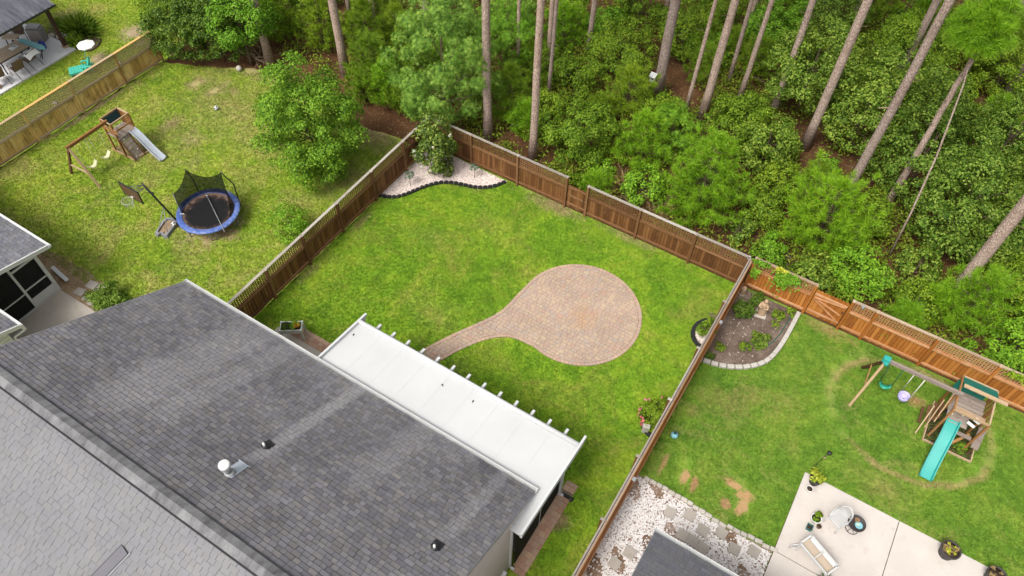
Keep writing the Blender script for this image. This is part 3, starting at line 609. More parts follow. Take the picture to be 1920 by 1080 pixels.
# ------------------------------------------------------------------ pavers
def inter(poly, y):
    xs = []
    for i in range(len(poly)):
        (x0, y0), (x1, y1) = poly[i], poly[(i+1) % len(poly)]
        if (y0 > y) != (y1 > y): xs.append(x0+(x1-x0)*(y-y0)/(y1-y0))
    xs.sort(); return xs
def inset(poly, d):
    out = []; n = len(poly)
    for i in range(n):
        a = Vector(poly[i-1]); b = Vector(poly[(i+1) % n]); t_ = (b-a)
        nn = Vector((-t_.y, t_.x)).normalized(); out.append((poly[i][0]+nn.x*d, poly[i][1]+nn.y*d))
    return out
def area2(p): return sum(p[i][0]*p[(i+1) % len(p)][1]-p[(i+1) % len(p)][0]*p[i][1] for i in range(len(p)))
if area2(PATIO) < 0: PATIO = PATIO[::-1]
INN = inset(PATIO, 0.14)
def clip_cell(poly, x0, x1, y0, y1):
    near = [p for p in poly if x0-.3 < p[0] < x1+.3 and y0-.3 < p[1] < y1+.3]
    if not near:
        xs = inter(poly, (y0+y1)/2); xm = (x0+x1)/2
        return [(x0, y0), (x1, y0), (x1, y1), (x0, y1)] if sum(1 for v in xs if v < xm) % 2 else None
    out = poly
    for ax, lim, sg in ((0, x0, 1), (0, x1, -1), (1, y0, 1), (1, y1, -1)):
        src, out = out, []
        for i in range(len(src)):
            a, b = src[i-1], src[i]; ia, ib = (a[ax]-lim)*sg >= 0, (b[ax]-lim)*sg >= 0
            if ia != ib:
                f = (lim-a[ax])/(b[ax]-a[ax]); out.append((a[0]+(b[0]-a[0])*f, a[1]+(b[1]-a[1])*f))
            if ib: out.append(b)
        if not out: return None
    return out
def paver_quad(q, z0, zt, gap=0.006):
    n_ = len(q); c = Vector((sum(v[0] for v in q)/n_, sum(v[1] for v in q)/n_)); out = []
    for x, y in q:
        d = Vector((x, y))-c; l = d.length; d = d*max(0.2, (l-gap*1.2)/max(l, 1e-6)); out.append((c.x+d.x, c.y+d.y))
    vs = [(x, y, z0) for x, y in out] + [(x, y, zt) for x, y in out]
    return vs, [tuple(range(n_, 2*n_))] + [(i, (i+1) % n_, n_+(i+1) % n_, n_+i) for i in range(n_)]
pat = structure(MB().prism(inset(PATIO, 0.01), -0.02, 0.016).build('brick_patio', 'joint'))
rp = random.Random(5); quads = []
y = 9.45
while y < 18.9:
    h = rp.choice((0.155, 0.155, 0.155)); ya, yb = y, y+h
    im = sorted(inter(INN, ya+.002)+inter(INN, yb-.002)+inter(INN, (ya+yb)/2))
    if im:
        x = im[0]-rp.uniform(0, .2)
        while x < im[-1]:
            w = rp.choice((0.155, 0.155, 0.235, 0.235, 0.115)); c_ = clip_cell(INN, x, x+w, ya, yb); x += w
            if c_ and len(c_) >= 3 and abs(area2(c_)) > 0.0024: quads.append(c_)
    y += h
cy_ = lambda q: (sum(v[0] for v in q)/len(q), sum(v[1] for v in q)/len(q))
_dummy = None
quads.sort(key=lambda q: (cy_(q)[0])**2+(cy_(q)[1])**2)
vis = [q for q in quads if cy_(q)[1] > 11.4]; hid = [q for q in quads if cy_(q)[1] <= 11.4]
po = worldloc(pat)
for q in vis[:300]:
    c = cy_(q); mb = MB(); zt = 0.040+rp.uniform(-.003, .003); v, fz = paver_quad(q, 0.0, zt); mb.add(v, fz)
    put('paver', mb.mesh('paver', 'paver_pink', (c[0], c[1], 0)), pat, (c[0]-po.x, c[1]-po.y, -po.z))
mb = MB()
for q in vis[300:]+hid: v, fz = paver_quad(q, 0.0, 0.040+rp.uniform(-.003, .003)); mb.add(v, fz)
stuff(mb.build('paver_field', 'paver_pink', pat))
mb = MB(); acc = 0; n = len(PATIO); a = 0; L = 0
P2 = inset(PATIO, 0.135); cur = 0
k = 0
while k < n:  # soldier course around the rim
    j = k+1; d = 0
    while j < n and d < 0.11: d += math.dist(PATIO[j % n], PATIO[j-1]); j += 1
    if PATIO[k][1] > 9.5:
        v, fz = paver_quad([PATIO[k], PATIO[(j-1) % n], P2[(j-1) % n], P2[k]], 0.0, 0.042+rp.uniform(-.002, .002)); mb.add(v, fz)
    k = j-1 if j-1 > k else k+1
stuff(mb.build('paver_border', 'paver_border', pat))
def paver_strip(name, x0, y0, x1, y1, mat, pw, ph, seed, z=0.04, gapy=None):
    rr = random.Random(seed); base = structure(MB().prism([(x0, y0), (x1, y0), (x1, y1), (x0, y1)], -0.02, z-0.02).build(name, 'joint')); off = worldloc(base)
    y = y0; i = 0
    while y < y1-0.02:
        yb = min(y+ph, y1); x = x0; first = True
        while x < x1-0.01:
            w = pw*(0.5 if (first and i % 2) else 1); xb = min(x+w, x1)
            if not (gapy and gapy[0] < (y+yb)/2 < gapy[1]):
                c = ((x+xb)/2, (y+yb)/2); m = MB(); v, fz = paver_quad([(x, y), (xb, y), (xb, yb), (x, yb)], 0.0, z+rr.uniform(-.004, .004), 0.005); m.add(v, fz)
                put('paver', m.mesh('paver', mat, (c[0], c[1], 0)), base, (c[0]-off.x, c[1]-off.y, -off.z))
            x = xb; first = False
        y = yb; i += 1
    return base
paver_strip('brick_path', -3.44, 6.42, -3.02, 9.98, 'paver_red', 0.21, 0.20, 3, gapy=(9.33, 9.55))
paver_strip('brick_edge_strip', -15.6, 9.42, -12.2, 9.92, 'paver_red', 0.23, 0.165, 4)
slab('porch_slab', [(-15.9, 7.0), (-3.44, 7.0), (-3.44, 9.41), (-15.9, 9.41)], -0.02, 0.05, 'concrete_tan')

# ------------------------------------------------------------------ fences
def lattice(mb, mp, s0, s1, z0, z1, n, kind, step, w, off=0.0):
    if kind == 'square':
        s = s0+step/2
        while s < s1: mb.add(*bx(mp, s-w/2, s+w/2, n+0.006, n+0.013, z0, z1)); s += step
        z = z0+step/2
        while z < z1: mb.add(*bx(mp, s0, s1, n-0.005, n+0.004, z-w/2, z+w/2)); z += step
    else:
        H_ = z1-z0; s = s0-H_
        while s < s1:
            for sg, dn in ((1, 0.0), (-1, 0.011)):
                a0, a1 = s, s+H_; za, zb = (z0, z1) if sg > 0 else (z1, z0)
                if a0 < s0: za += (zb-za)*(s0-a0)/H_; a0 = s0
                if a1 > s1: zb -= (zb-(z0 if sg > 0 else z1))*0 + (zb-za)*(a1-s1)/(a1-a0); a1 = s1
                if a1-a0 < 0.02: continue
                hw = w*0.7
                vs = [mp(a0, n+dn, za-hw), mp(a1, n+dn, zb-hw), mp(a1, n+dn, zb+hw), mp(a0, n+dn, za+hw), mp(a0, n+dn+.007, za-hw), mp(a1, n+dn+.007, zb-hw), mp(a1, n+dn+.007, zb+hw), mp(a0, n+dn+.007, za+hw)]
                mb.add(vs, [(3, 2, 1, 0), (4, 5, 6, 7), (0, 1, 5, 4), (2, 3, 7, 6)])
            s += step*1.41
def bx(mp, s0, s1, n0, n1, z0, z1):
    vs = [mp(s, n, z) for s in (s0, s1) for n in (n0, n1) for z in (z0, z1)]
    return vs, [(0, 1, 3, 2), (4, 6, 7, 5), (0, 4, 5, 1), (2, 3, 7, 6), (0, 2, 6, 4), (1, 5, 7, 3)]
def fence(name, label, axis, fixed, posts, side, mats, skip=(), latz=1.17, h=1.76, lat='square', lstep=0.108, lw=0.040, group=None, top=None, postn=0.06, frontpost=True, bw=0.138, ends=True, rails=(0.22, 1.13), seed=0, capw=0.11):
    """fence > board, post, rail, lattice, cap; n grows towards the viewer side"""
    mp = (lambda s, n, z: (s, fixed+side*n, z)) if axis == 'x' else (lambda s, n, z: (fixed+side*n, s, z))
    rr = random.Random(seed); s_a = posts[0]; mid = (posts[0]+posts[-1])/2
    t = thing(name, label, 'fence', mp(mid, 0, 0), group); wl_ = worldloc(t)
    bmesh_ = []
    for v in range(3):
        m = MB(); d = 0.004*v; hh = (latz-0.05)
        if axis == 'x': m.box((0, 0, hh/2), (bw-0.012, 0.018, hh))
        else: m.box((0, 0, hh/2), (0.018, bw-0.012, hh))
        bmesh_.append(m.mesh('board', mats['board']))
    for i in range(len(posts)-1):
        a, b = posts[i], posts[i+1]
        if i in skip: continue
        nb = max(1, round((b-a)/bw)); st = (b-a)/nb
        for k in range(nb):
            p = mp(a+st*(k+.5), rr.uniform(-.004, .004), 0.05+rr.uniform(-.012, .006))
            o = put('board', bmesh_[k % 3], t, (p[0]-wl_.x, p[1]-wl_.y, p[2]))
            o.scale = (st/bw, 1, 1) if axis == 'x' else (1, st/bw, 1)
        for z, hh in ((rails[0], 0.085), (rails[1], 0.085)):
            m = MB(); m.add(*bx(mp, a+.052, b-.052, 0.016, 0.072, z-hh/2, z+hh/2)); m.build('rail', mats['rail'], t)
        m = MB(); lattice(m, mp, a+.052, b-.052, latz+.035, h-.035, 0.012, lat, lstep, lw); stuff(m.build('lattice', mats.get('lat', mats['rail']), t))
        m = MB(); m.add(*bx(mp, a+.05, b-.05, 0.0, 0.04, latz-.012, latz+.035)); m.build('rail', mats['rail'], t)
        m = MB(); m.add(*bx(mp, a+.01, b-.01, -capw*0.42, capw*0.58, h-.028+rr.uniform(-.003, .003), h+.006)); m.build('cap', (top[i] if top else mats['cap']), t)
    for i, s in enumerate(posts):
        if (i == 0 or i == len(posts)-1) and not ends: continue
        m = MB(); n1 = 0.055+postn if frontpost else 0.05
        m.add(*bx(mp, s-.046, s+.046, -0.03, n1, 0.0, h-.05+(0.07 if frontpost else 0))); m.build('post', mats['post'], t)
        if frontpost:
            m = MB(); m.add(*bx(mp, s-.05, s+.05, -0.034, n1+.006, h+.0205, h+.034)); m.build('post_cap', mats['cap'], t)
    return t
BR = dict(board='fence_brown', rail='fence_brown_rail', post='fence_brown_rail', cap='fence_cap', lat='fence_brown_rail')
wood_mat('fence_cap_tan', (0.24, 0.165, 0.105), (0.36, 0.265, 0.18), (0.46, 0.36, 0.26), zs=7)
OR_ = dict(board='fence_orange', rail='fence_orange_rail', post='fence_orange', cap='fence_cap_tan', lat='fence_orange_rail')
TN = dict(board='fence_tan', rail='fence_tan_rail', post='fence_tan', cap='fence_tan_rail', lat='fence_tan_rail')
fence('wood_fence', 'dark brown lattice-topped fence along the left side of the middle yard', 'y', -17.0, [7.6, 8.35, 10.42, 12.47, 14.57, 16.78, 18.99, 21.05], 1, BR, seed=1)
fence('wood_fence', 'dark brown lattice-topped fence at the back of the middle yard before the woods', 'x', 21.06, [-16.9, -14.69, -12.24, -9.79, -8.77, -6.35, -3.88, -1.68], -1, BR, skip=(3,), seed=2)
dv = fence('wood_fence', 'long fence seen from above dividing the middle and right yards', 'y', -1.62, [3.9, 6.3, 8.72, 11.16, 13.6, 16.04, 18.48, 20.95], -1, BR, seed=3, capw=.052)
# the divider's neighbour side has its own orange boards and second cap strip
for i, (a, b) in enumerate(((3.9, 6.3), (6.3, 8.72), (8.72, 11.16), (11.16, 13.6), (13.6, 16.04), (16.04, 18.48), (18.48, 20.95))):
    m = MB(); m.box((-1.556, (a+b)/2, 1.742), (0.026, b-a-.02, 0.03)); m.build('cap', 'fence_cap', dv)
    m = MB(); m.box((-1.525, (a+b)/2, 1.60), (0.026, b-a-.02, 0.24)); m.build('face_board', 'fence_orange_rail', dv)
    m = MB(); m.box((-1.540, (a+b)/2, 0.74), (0.02, b-a-.02, 1.40)); m.build('face_board', 'fence_orange', dv)
    m = MB(); m.box((-1.495, (a+b)/2, 0.32), (0.04, b-a-.02, 0.09)); m.build('rail', 'fence_orange_rail', dv)
nf_posts = [-1.42, 1.01, 2.42, 3.31, 5.51, 7.64, 9.9, 12.3, 14.7]
fence('wood_fence', 'orange stained lattice-topped fence at the back of the right yard', 'x', 21.16, nf_posts, -1, OR_, skip=(1,), seed=4, lstep=0.098, lw=0.032)
NEW = ['fence_new_cap', 'fence_tan_rail', 'fence_new_cap', 'fence_tan_rail', 'fence_new_cap']
fence('wood_fence', 'weathered tan fence with diagonal lattice on the far left', 'y', -32.42, [6.2, 8.7, 11.3, 13.8, 16.4, 18.75], 1, TN, latz=1.06, h=1.78, lat='diag', lstep=0.075, lw=0.036, frontpost=False, rails=(0.14, 1.02), top=NEW, seed=5, capw=0.14)

def gate(name, label, x0, x1, y, h, board, rail, brace, seed):
    t = thing(name, label, 'gate', ((x0+x1)/2, y, 0)); rr = random.Random(seed); n = round((x1-x0)/0.14); st = (x1-x0)/n
    for k in range(n):
        c = x0+st*(k+.5); w = st-.008; hh = h+rr.uniform(-.012, .012); m = MB()
        m.add([(c-w/2, y-.009, .08), (c+w/2, y-.009, .08), (c+w/2, y-.009, hh-.05), (c+w/4, y-.009, hh), (c-w/4, y-.009, hh), (c-w/2, y-.009, hh-.05),
               (c-w/2, y+.009, .08), (c+w/2, y+.009, .08), (c+w/2, y+.009, hh-.05), (c+w/4, y+.009, hh), (c-w/4, y+.009, hh), (c-w/2, y+.009, hh-.05)],
              [(0, 1, 2, 3, 4, 5), (11, 10, 9, 8, 7, 6)] + [(i, i+6, (i+1) % 6+6, (i+1) % 6) for i in range(6)])
        m.build('board', board, t)
    for z in ((0.3, h-.22) if brace != 'two' else (0.3, h*0.58, h-.1)):
        m = MB(); m.box(((x0+x1)/2, y-.03, z), (x1-x0-.02, .036, .09)); m.build('rail', rail, t)
    if brace == 'z':
        m = MB(); m.beam((x0+.06, y-.031, h-.50), (x1-.08, y-.031, 0.34), .034, .08, (0, 1, 0)); m.build('brace', rail, t)
        m = MB(); m.beam((x0+.06, y-.033, h-.42), (x1-.06, y-.033, h-.28), .034, .07, (0, 1, 0)); m.build('brace', rail, t)
        m = MB(); m.beam((x0+.25, y-.035, h-.50), (x1-.1, y-.035, h-.78), .034, .07, (0, 1, 0)); m.build('brace', rail, t)
    m = MB(); m.box((x1-.07, y-.055, h*0.62), (.05, .012, .10)); m.build('latch', 'black_metal', t)
gate('garden_gate', 'low dark brown gate in the back fence of the middle yard', -9.72, -8.84, 21.06, 1.36, 'fence_brown', 'fence_brown_rail', 'two', 1)
gate('garden_gate', 'orange wooden gate with diagonal braces beside the mulched corner bed', 1.08, 2.35, 21.16, 1.52, 'fence_orange', 'fence_orange_rail', 'z', 2)

# ------------------------------------------------------------------ shingled roofs
def roof_plane(part, O, U, V, wid, length, mat, seed, cand=None, expo=0.143, skip=None, rowgap=.008):
    """courses of tabs on a plane; tabs collected in cand for single objects or joined into one piece"""
    O, U, V = Vector(O), Vector(U).normalized(), Vector(V).normalized(); N = U.cross(V).normalized(); rr = random.Random(seed)
    tabs = []; v = 0.0; row = 0
    while v < length-0.02:
        u = -rr.uniform(0, 0.2)
        while u < wid:
            w = rr.choice((0.15, 0.19, 0.19, 0.23, 0.27)); a, b = max(u, 0), min(u+w, wid)
            if b-a > 0.02:
                tabs.append((a, b, v, min(expo-rowgap, length-v), rr.choice((0.013, 0.015, 0.022)), rr.uniform(-.004, .004) if row else 0.0))
            u += w
        v += expo; row += 1
    return O, U, V, N, tabs
def tab_geo(a, b, v0, l, th, O, U, V, N, gap=0.004):
    P = lambda u, v, h: tuple(O + U*u + V*v + N*h)
    a += gap; b -= gap
    return [P(a, v0, 0), P(b, v0, 0), P(b, v0, th), P(a, v0, th), P(b, v0+l, .0015), P(a, v0+l, .0015)], [(0, 1, 2, 3), (3, 2, 4, 5), (0, 3, 5), (1, 4, 2)]
def clad(part, planes, mat, singles=300, clip=None, mats=None):
    """lay tabs; the largest in view become their own objects, the rest one joined piece"""
    off = worldloc(part); allt = []
    for pi, (O, U, V, N, tabs) in enumerate(planes):
        for tb in tabs:
            c = O + U*((tb[0]+tb[1])/2) + V*(tb[2]+tb[3]/2)
            if clip and not clip(pi, c): continue
            allt.append((pi, tb, c))
    if singles:
        vis_ = sorted([i for i, (pi, tb, c) in enumerate(allt) if on_screen(c)], key=lambda i: (Vector(CAM_LOC)-allt[i][2]).length)[:singles]
    else: vis_ = []
    vs_ = set(vis_); mats = mats or [mat]*len(planes); big = {k_: MB() for k_ in set(mats)}; cache = {}
    for i, (pi, tb, c) in enumerate(allt):
        O, U, V, N, _ = planes[pi]; a, b, v0, l, th, dv_ = tb; v0 += max(dv_, -v0)
        if i in vs_:
            key = (pi, round((b-a)*50), round(l*100), th)
            if key not in cache:
                m = MB(); m.add(*tab_geo(0, b-a, 0, l, th, Vector((0, 0, 0)), U, V, N)); cache[key] = m.mesh('shingle', mats[pi])
            o = put('shingle', cache[key], part, tuple(O+U*a+V*v0-off))
        else: big[mats[pi]].add(*tab_geo(a, b, v0, l, th, O, U, V, N))
    for k_, b_ in big.items():
        if b_.v: stuff(b_.build('shingle_field', k_, part))

XL, XR, YE, ZE, SL, YR = -17.55, -3.555, 7.70, 3.56, 0.543, 1.70
ZR = ZE + SL*(YE-YR)
house = thing('house', 'single-storey house with dark grey shingle roof in the foreground', 'house', (-10.8, 1.5, 0))
roof = MB()
th_ = 0.03
yn = -5.5; zn = ZR-SL*(YR-yn)
roof.add([(XL, YE, ZE-.004), (XR, YE, ZE-.004), (XR, YR, ZR-.004), (XL, YR, ZR-.004), (XL, yn, zn-.004), (XR, yn, zn-.004),
          (XL, YE, ZE-.16), (XR, YE, ZE-.16), (XR, YR, ZR-.16), (XL, YR, ZR-.16), (XL, yn, zn-.16), (XR, yn, zn-.16)],
         [(0, 3, 2, 1), (3, 4, 5, 2), (6, 7, 8, 9), (9, 8, 11, 10), (0, 1, 7, 6), (1, 2, 8, 7), (2, 5, 11, 8), (5, 4, 10, 11), (4, 3, 9, 10), (3, 0, 6, 9)])
roof = roof.build('roof', 'roof_deck', house)
sl = math.sqrt(1+SL*SL)
far_pl = roof_plane(roof, (XR, YE, ZE), (-1, 0, 0), (0, -1, SL), XR-XL, (YE-YR)*sl, None, 11, rowgap=.019)  # wide course gaps over the dark deck stand in for butt shadows
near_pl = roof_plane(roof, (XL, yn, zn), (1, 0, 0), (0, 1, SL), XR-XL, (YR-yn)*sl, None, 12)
GX, GY = -10.50, 0.38   # where the ridge of the front cross gable meets the near slope
GZ = ZR-SL*(YR-GY)
# plane frames must have outward normals
def fixn(pl):
    O, U, V, N, tb = pl
    return (O, U, V, N if N.z > 0 else -N, tb)
planes = [fixn(p) for p in (far_pl, near_pl)]
clad(roof, planes, 'shingle_house', 300, None, ['shingle_house', 'shingle_near_sunlit'])
m = MB()   # ridge vent of the main roof: two sloped strips over the ridge
for (dy, sg) in ((0, 1), (0, -1)):
    w = 0.185; zt = 0.075
    m.add([(XL-.01, YR, ZR+zt), (XR+.01, YR, ZR+zt), (XR+.01, YR+sg*w, ZR+zt-w*SL), (XL-.01, YR+sg*w, ZR+zt-w*SL), (XL-.01, YR+sg*w, ZR+zt-w*SL-.03), (XR+.01, YR+sg*w, ZR+zt-w*SL-.03)],
          [(0, 1, 2, 3), (3, 2, 5, 4)])
m.add([(XR+.01, YR, ZR+zt), (XR+.01, YR+w, ZR+zt-w*SL), (XR+.01, YR-w, ZR+zt-w*SL)], [(0, 1, 2)])
m.build('ridge_vent', 'ridge_cap', roof)
m = MB()
for sg, o_, w_ in ((1, .192, .022), (-1, .205, .05)): m.box(((XL+XR)/2, YR+sg*o_, ZR+.012-o_*SL), (XR-XL, w_, .045))
m.build('vent_gap', 'black_plastic', roof)
nn_ = Vector((0, -SL, 1)).normalized(); dd_ = Vector((-.34, -1, -SL)); g0 = Vector((GX, GY, GZ)); side_ = dd_.cross(nn_).normalized()   # hip cap running down the near slope
m = MB(); m.beam(g0+nn_*.03, g0+dd_*4.2+nn_*.03, .26, .06, tuple(nn_)); m.build('hip_cap', 'shingle_house', roof)
m = MB(); m.beam(g0+nn_*.012+side_*.15+dd_*.02, g0+dd_*4.2+nn_*.012+side_*.15, .035, .035, tuple(nn_)); m.build('hip_gap', 'black_plastic', roof)
m = MB(); m.beam(g0+nn_*.018-side_*.155-dd_*.05, g0+dd_*4.2+nn_*.018-side_*.155, .03, .035, tuple(nn_)); m.build('flashing', 'grey_metal', roof)
# walls
wx = -3.575; wy = 6.50
m = MB(); zb = lambda yy: ZE+SL*(YE-yy)-.17 if yy > YR else ZR-SL*(YR-yy)-.17
m.add([(wx, wy, 0), (wx, -5.2, 0), (wx, -5.2, zb(-5.2)), (wx, YR, zb(YR)), (wx, wy, zb(wy)), (wx, 7.64, zb(7.64)), (wx, 7.64, zb(7.64)-.05), (wx, wy, 3.2)], [(0, 1, 2, 3, 4, 7), (4, 5, 6, 7)])
m.add([(wx, wy, 0), (wx, wy, 4.0), (XL+.1, wy, 4.0), (XL+.1, wy, 0)], [(0, 1, 2, 3)])
m.add([(XL+.1, wy, 0), (XL+.1, wy, zb(wy)), (XL+.1, YR, zb(YR)), (XL+.1, -5.2, zb(-5.2)), (XL+.1, -5.2, 0)], [(0, 1, 2, 3, 4)])
m.add([(wx, -5.2, 0), (XL+.1, -5.2, 0), (XL+.1, -5.2, 2.5), (wx, -5.2, 2.5)], [(0, 1, 2, 3)])
m.build('wall', 'stucco', house)
m = MB(); m.beam((XR+.012, YE, ZE-.07), (XR+.012, YR, ZR-.07), .022, .12); m.beam((XR+.012, YR, ZR-.07), (XR+.012, yn, zn-.07), .022, .12); m.build('rake_trim', 'grey_plastic', house)
m = MB(); m.beam((XL-.012, YE, ZE-.07), (XL-.012, YR, ZR-.07), .022, .12); m.build('rake_trim', 'grey_plastic', house)
m = MB(); gy0, gy1 = YE+.012, YE+.135  # open gutter along the rear eave
for y_, z0, z1 in ((gy0, ZE-.13, ZE-.012), (gy1, ZE-.13, ZE-.02)): m.box(((XL+XR)/2, y_, (z0+z1)/2), (XR-XL+.08, .016, z1-z0))
m.build('gutter', 'white_paint', house)
m = MB(); m.box(((XL+XR)/2, (gy0+gy1)/2, ZE-.075), (XR-XL+.06, .105, .03)); m.build('gutter_floor', 'gutter_in', house)
m = MB(); m.box((XR+.035, (gy0+gy1)/2, ZE-.075), (.014, .14, .115)); m.box((XL-.035, (gy0+gy1)/2, ZE-.075), (.014, .14, .115)); m.build('gutter_end', 'white_paint', house)
m = MB(); m.box((wx+.03, wy-.02, 1.85), (.06, .075, 3.6)); m.box((wx+.10, wy-.02, .08), (.16, .075, .07)); m.build('downspout', 'white_vinyl', house)
m = MB(); m.box((wx+.06, wy-.42, .45), (.12, .17, .22)); m.tube([(wx+.06, wy-.42, .0), (wx+.06, wy-.42, .36)], .02, 8); m.build('utility_box', 'white_paint', house)
def roofpt(x, y): return Vector((x, y, ZE+SL*(YE-y)))
b = roofpt(-9.83, 3.05)   # turbine-style white vent with its flashing
vt = MB(); vt.lathe(b+Vector((0, 0, -.05)), [(.15, 0), (.135, .11), (.10, .15)], 20); vt.build('vent_collar', 'grey_metal', roof)
pipe = MB(); pipe.lathe(b, [(.078, 0), (.078, .44)], 16); pipe = pipe.build('vent_pipe', 'grey_metal', roof)
cp = MB(); cp.lathe(b+Vector((0, 0, .40)), [(.10, 0), (.142, .02), (.142, .125), (.134, .140), (.05, .156), (.001, .158)], 24); cp.build('vent_hood', 'umbrella_white', roof)
fl = MB(); n_ = Vector((0, SL, 1)).normalized(); P_ = lambda x, y: tuple(roofpt(b.x+x, b.y+y)+n_*.024)
fl.add([P_(-.16, -.10), P_(.16, -.10), P_(.15, .42), P_(-.15, .42)], [(0, 1, 2, 3)]); fl.beam(P_(-.19, .42), P_(.19, .42), .02, .02); fl.build('vent_flashing', 'slide_grey', roof)
for (x, y) in ((-9.92, 4.20), (-4.58, 4.45)):
    b = roofpt(x, y); m = MB(); m.lathe(b+Vector((0, 0, -.06)), [(.12, 0), (.11, .08), (.05, .16)], 16); m.add([tuple(roofpt(x+dx, y+dy)+n_*.02) for dx, dy in ((-.14, -.02), (.14, -.02), (.14, .24), (-.14, .24))], [(0, 1, 2, 3)])
    pb = m.build('pipe_boot', 'black_plastic', roof); m = MB(); m.lathe(b, [(.032, .05), (.032, .22)], 12); m.build('vent_pipe', 'umbrella_white', roof)

# ------------------------------------------------------------------ patio cover
pc = thing('patio_cover', 'long white flat patio roof with rafter tails attached to the house', 'patio cover', (-7.7, 9.0, 0))
PF, PN, PL, PR = 9.80, 6.40, -11.70, -3.26      # front, near end, left and right edges of the panel
pz = lambda yy: 3.06+0.15*(PF-yy)
def tilt(mb, x0, x1, y0, y1, t0, t1):
    vs = [(x, yy, pz(yy)+tt) for x in (x0, x1) for yy in (y0, y1) for tt in (t0, t1)]
    return mb.add(vs, [(0, 1, 3, 2), (4, 6, 7, 5), (0, 4, 5, 1), (2, 3, 7, 6), (0, 2, 6, 4), (1, 5, 7, 3)])
tilt(MB(), PL, PR, PN, PF, -.07, 0).build('roof_panel', 'white_panel', pc)
for i in range(1, 9):
    x = PL+i*(PR-PL)/9; m = MB(); tilt(m, x-.012, x+.012, 6.9, PF-.08, 0.0005, .004); m.build('panel_seam', 'seam', pc)
for i in range(15):
    x = PL-.04+i*((PR-PL+.08)/14); m = MB(); yo = 10.24; e = i in (0, 14); up = .115 if e else -.073; hgt = .27 if e else .18; w = .07 if e else .085; ys = PN if e else 7.0
    m.add([(x-w/2, ys, pz(ys)+up), (x+w/2, ys, pz(ys)+up), (x+w/2, yo, pz(yo)+up), (x-w/2, yo, pz(yo)+up),
           (x-w/2, ys, pz(ys)+up-hgt), (x+w/2, ys, pz(ys)+up-hgt), (x+w/2, yo-.14, pz(yo)+up-hgt), (x-w/2, yo-.14, pz(yo)+up-hgt)],
          [(0, 1, 2, 3), (7, 6, 5, 4), (0, 4, 5, 1), (1, 5, 6, 2), (2, 6, 7, 3), (3, 7, 4, 0)])
    m.build('rafter', 'white_vinyl', pc)
m = MB(); m.tube([(PL, PF+.05, pz(PF)+.045), (PR, PF+.05, pz(PF)+.045)], .08, 14); m.build('front_gutter', 'white_vinyl', pc)
m = MB(); m.box(((PL+PR)/2, PF+.13, pz(PF)-.06), (PR-PL, .015, .12)); m.build('fascia', 'gutter_in', pc)
m = MB(); m.box(((PL+PR)/2-.05, 9.42, 2.78), (PR-PL-.2, .09, .18)); m.build('header_beam', 'white_vinyl', pc)
for x in (-11.6, -8.9, -6.2, -3.47):
    m = MB(); m.box((x, 9.42, 1.34), (.10, .10, 2.68)); m.box((x, 9.42, .10), (.15, .15, .10)); m.build('post', 'white_vinyl', pc)
for (y0, y1) in ((6.62, 8.10), (8.14, 9.37)):
    m = MB(); m.box((-3.475, (y0+y1)/2, 1.55), (.012, y1-y0, 2.9)); m.build('screen', 'screen_mesh', pc)
for (x0, x1) in ((-11.54, -8.96), (-8.84, -6.26), (-6.14, -3.53)):
    m = MB(); m.box(((x0+x1)/2, 9.42, 1.4), (x1-x0, .012, 2.55)); m.build('screen', 'screen_mesh', pc)
m = MB(); m.box((-3.475, 8.12, 1.55), (.03, .03, 2.92)); m.build('mullion', 'white_vinyl', pc)
m = MB(); m.box((-3.47, 8.02, .075), (.055, 2.85, .07)); m.build('sill', 'terracotta_tan', pc)
m = MB(); m.box((-3.475, 8.0, 3.05), (.05, 2.8, .10)); m.build('side_header', 'white_vinyl', pc)
m = MB(); m.box((-3.41, 9.40, 1.45), (.06, .075, 2.9)); m.tube([(-3.41, 9.40, .06), (-3.28, 9.42, .06)], .045, 10); m.build('downspout', 'white_vinyl', pc)
m = MB(); m.tube([(-3.30, 9.44, .055), (-3.05, 9.44, .05), (-2.93, 9.43, .045)], [.05, .055, .075], 10); m.box((-3.14, 9.44, .03), (.40, .17, .02)); o = m.build('drain_extension', 'black_plastic'); tag(o, 'black drain spout lying across the brick path at the patio corner', 'drain spout')
for (x, y, rz) in ((-11.52, 9.30, .4), (-7.92, 9.32, 1.1), (-6.78, 9.36, .2)):
    m = MB(); c, s = math.cos(rz), math.sin(rz); L_ = .06; q = [(0, -L_), (.026, 0), (0, L_), (-.026, 0)]
    m.add([(x+a*c-b_*s, y+a*s+b_*c, pz(y)+.008+(.018 if k % 2 else .004)) for k, (a, b_) in enumerate(q)], [(0, 1, 2), (0, 2, 3)])
    o = m.build('fallen_leaf', 'leaf_litter'); tag(o, {-11.52: 'dark fallen leaf at the left end of the white patio roof', -7.92: 'dark fallen leaf in the middle of the white patio roof, left of a pair', -6.78: 'dark fallen leaf in the middle of the white patio roof, right of a pair'}[x], 'leaf', 'leaves on the patio roof')

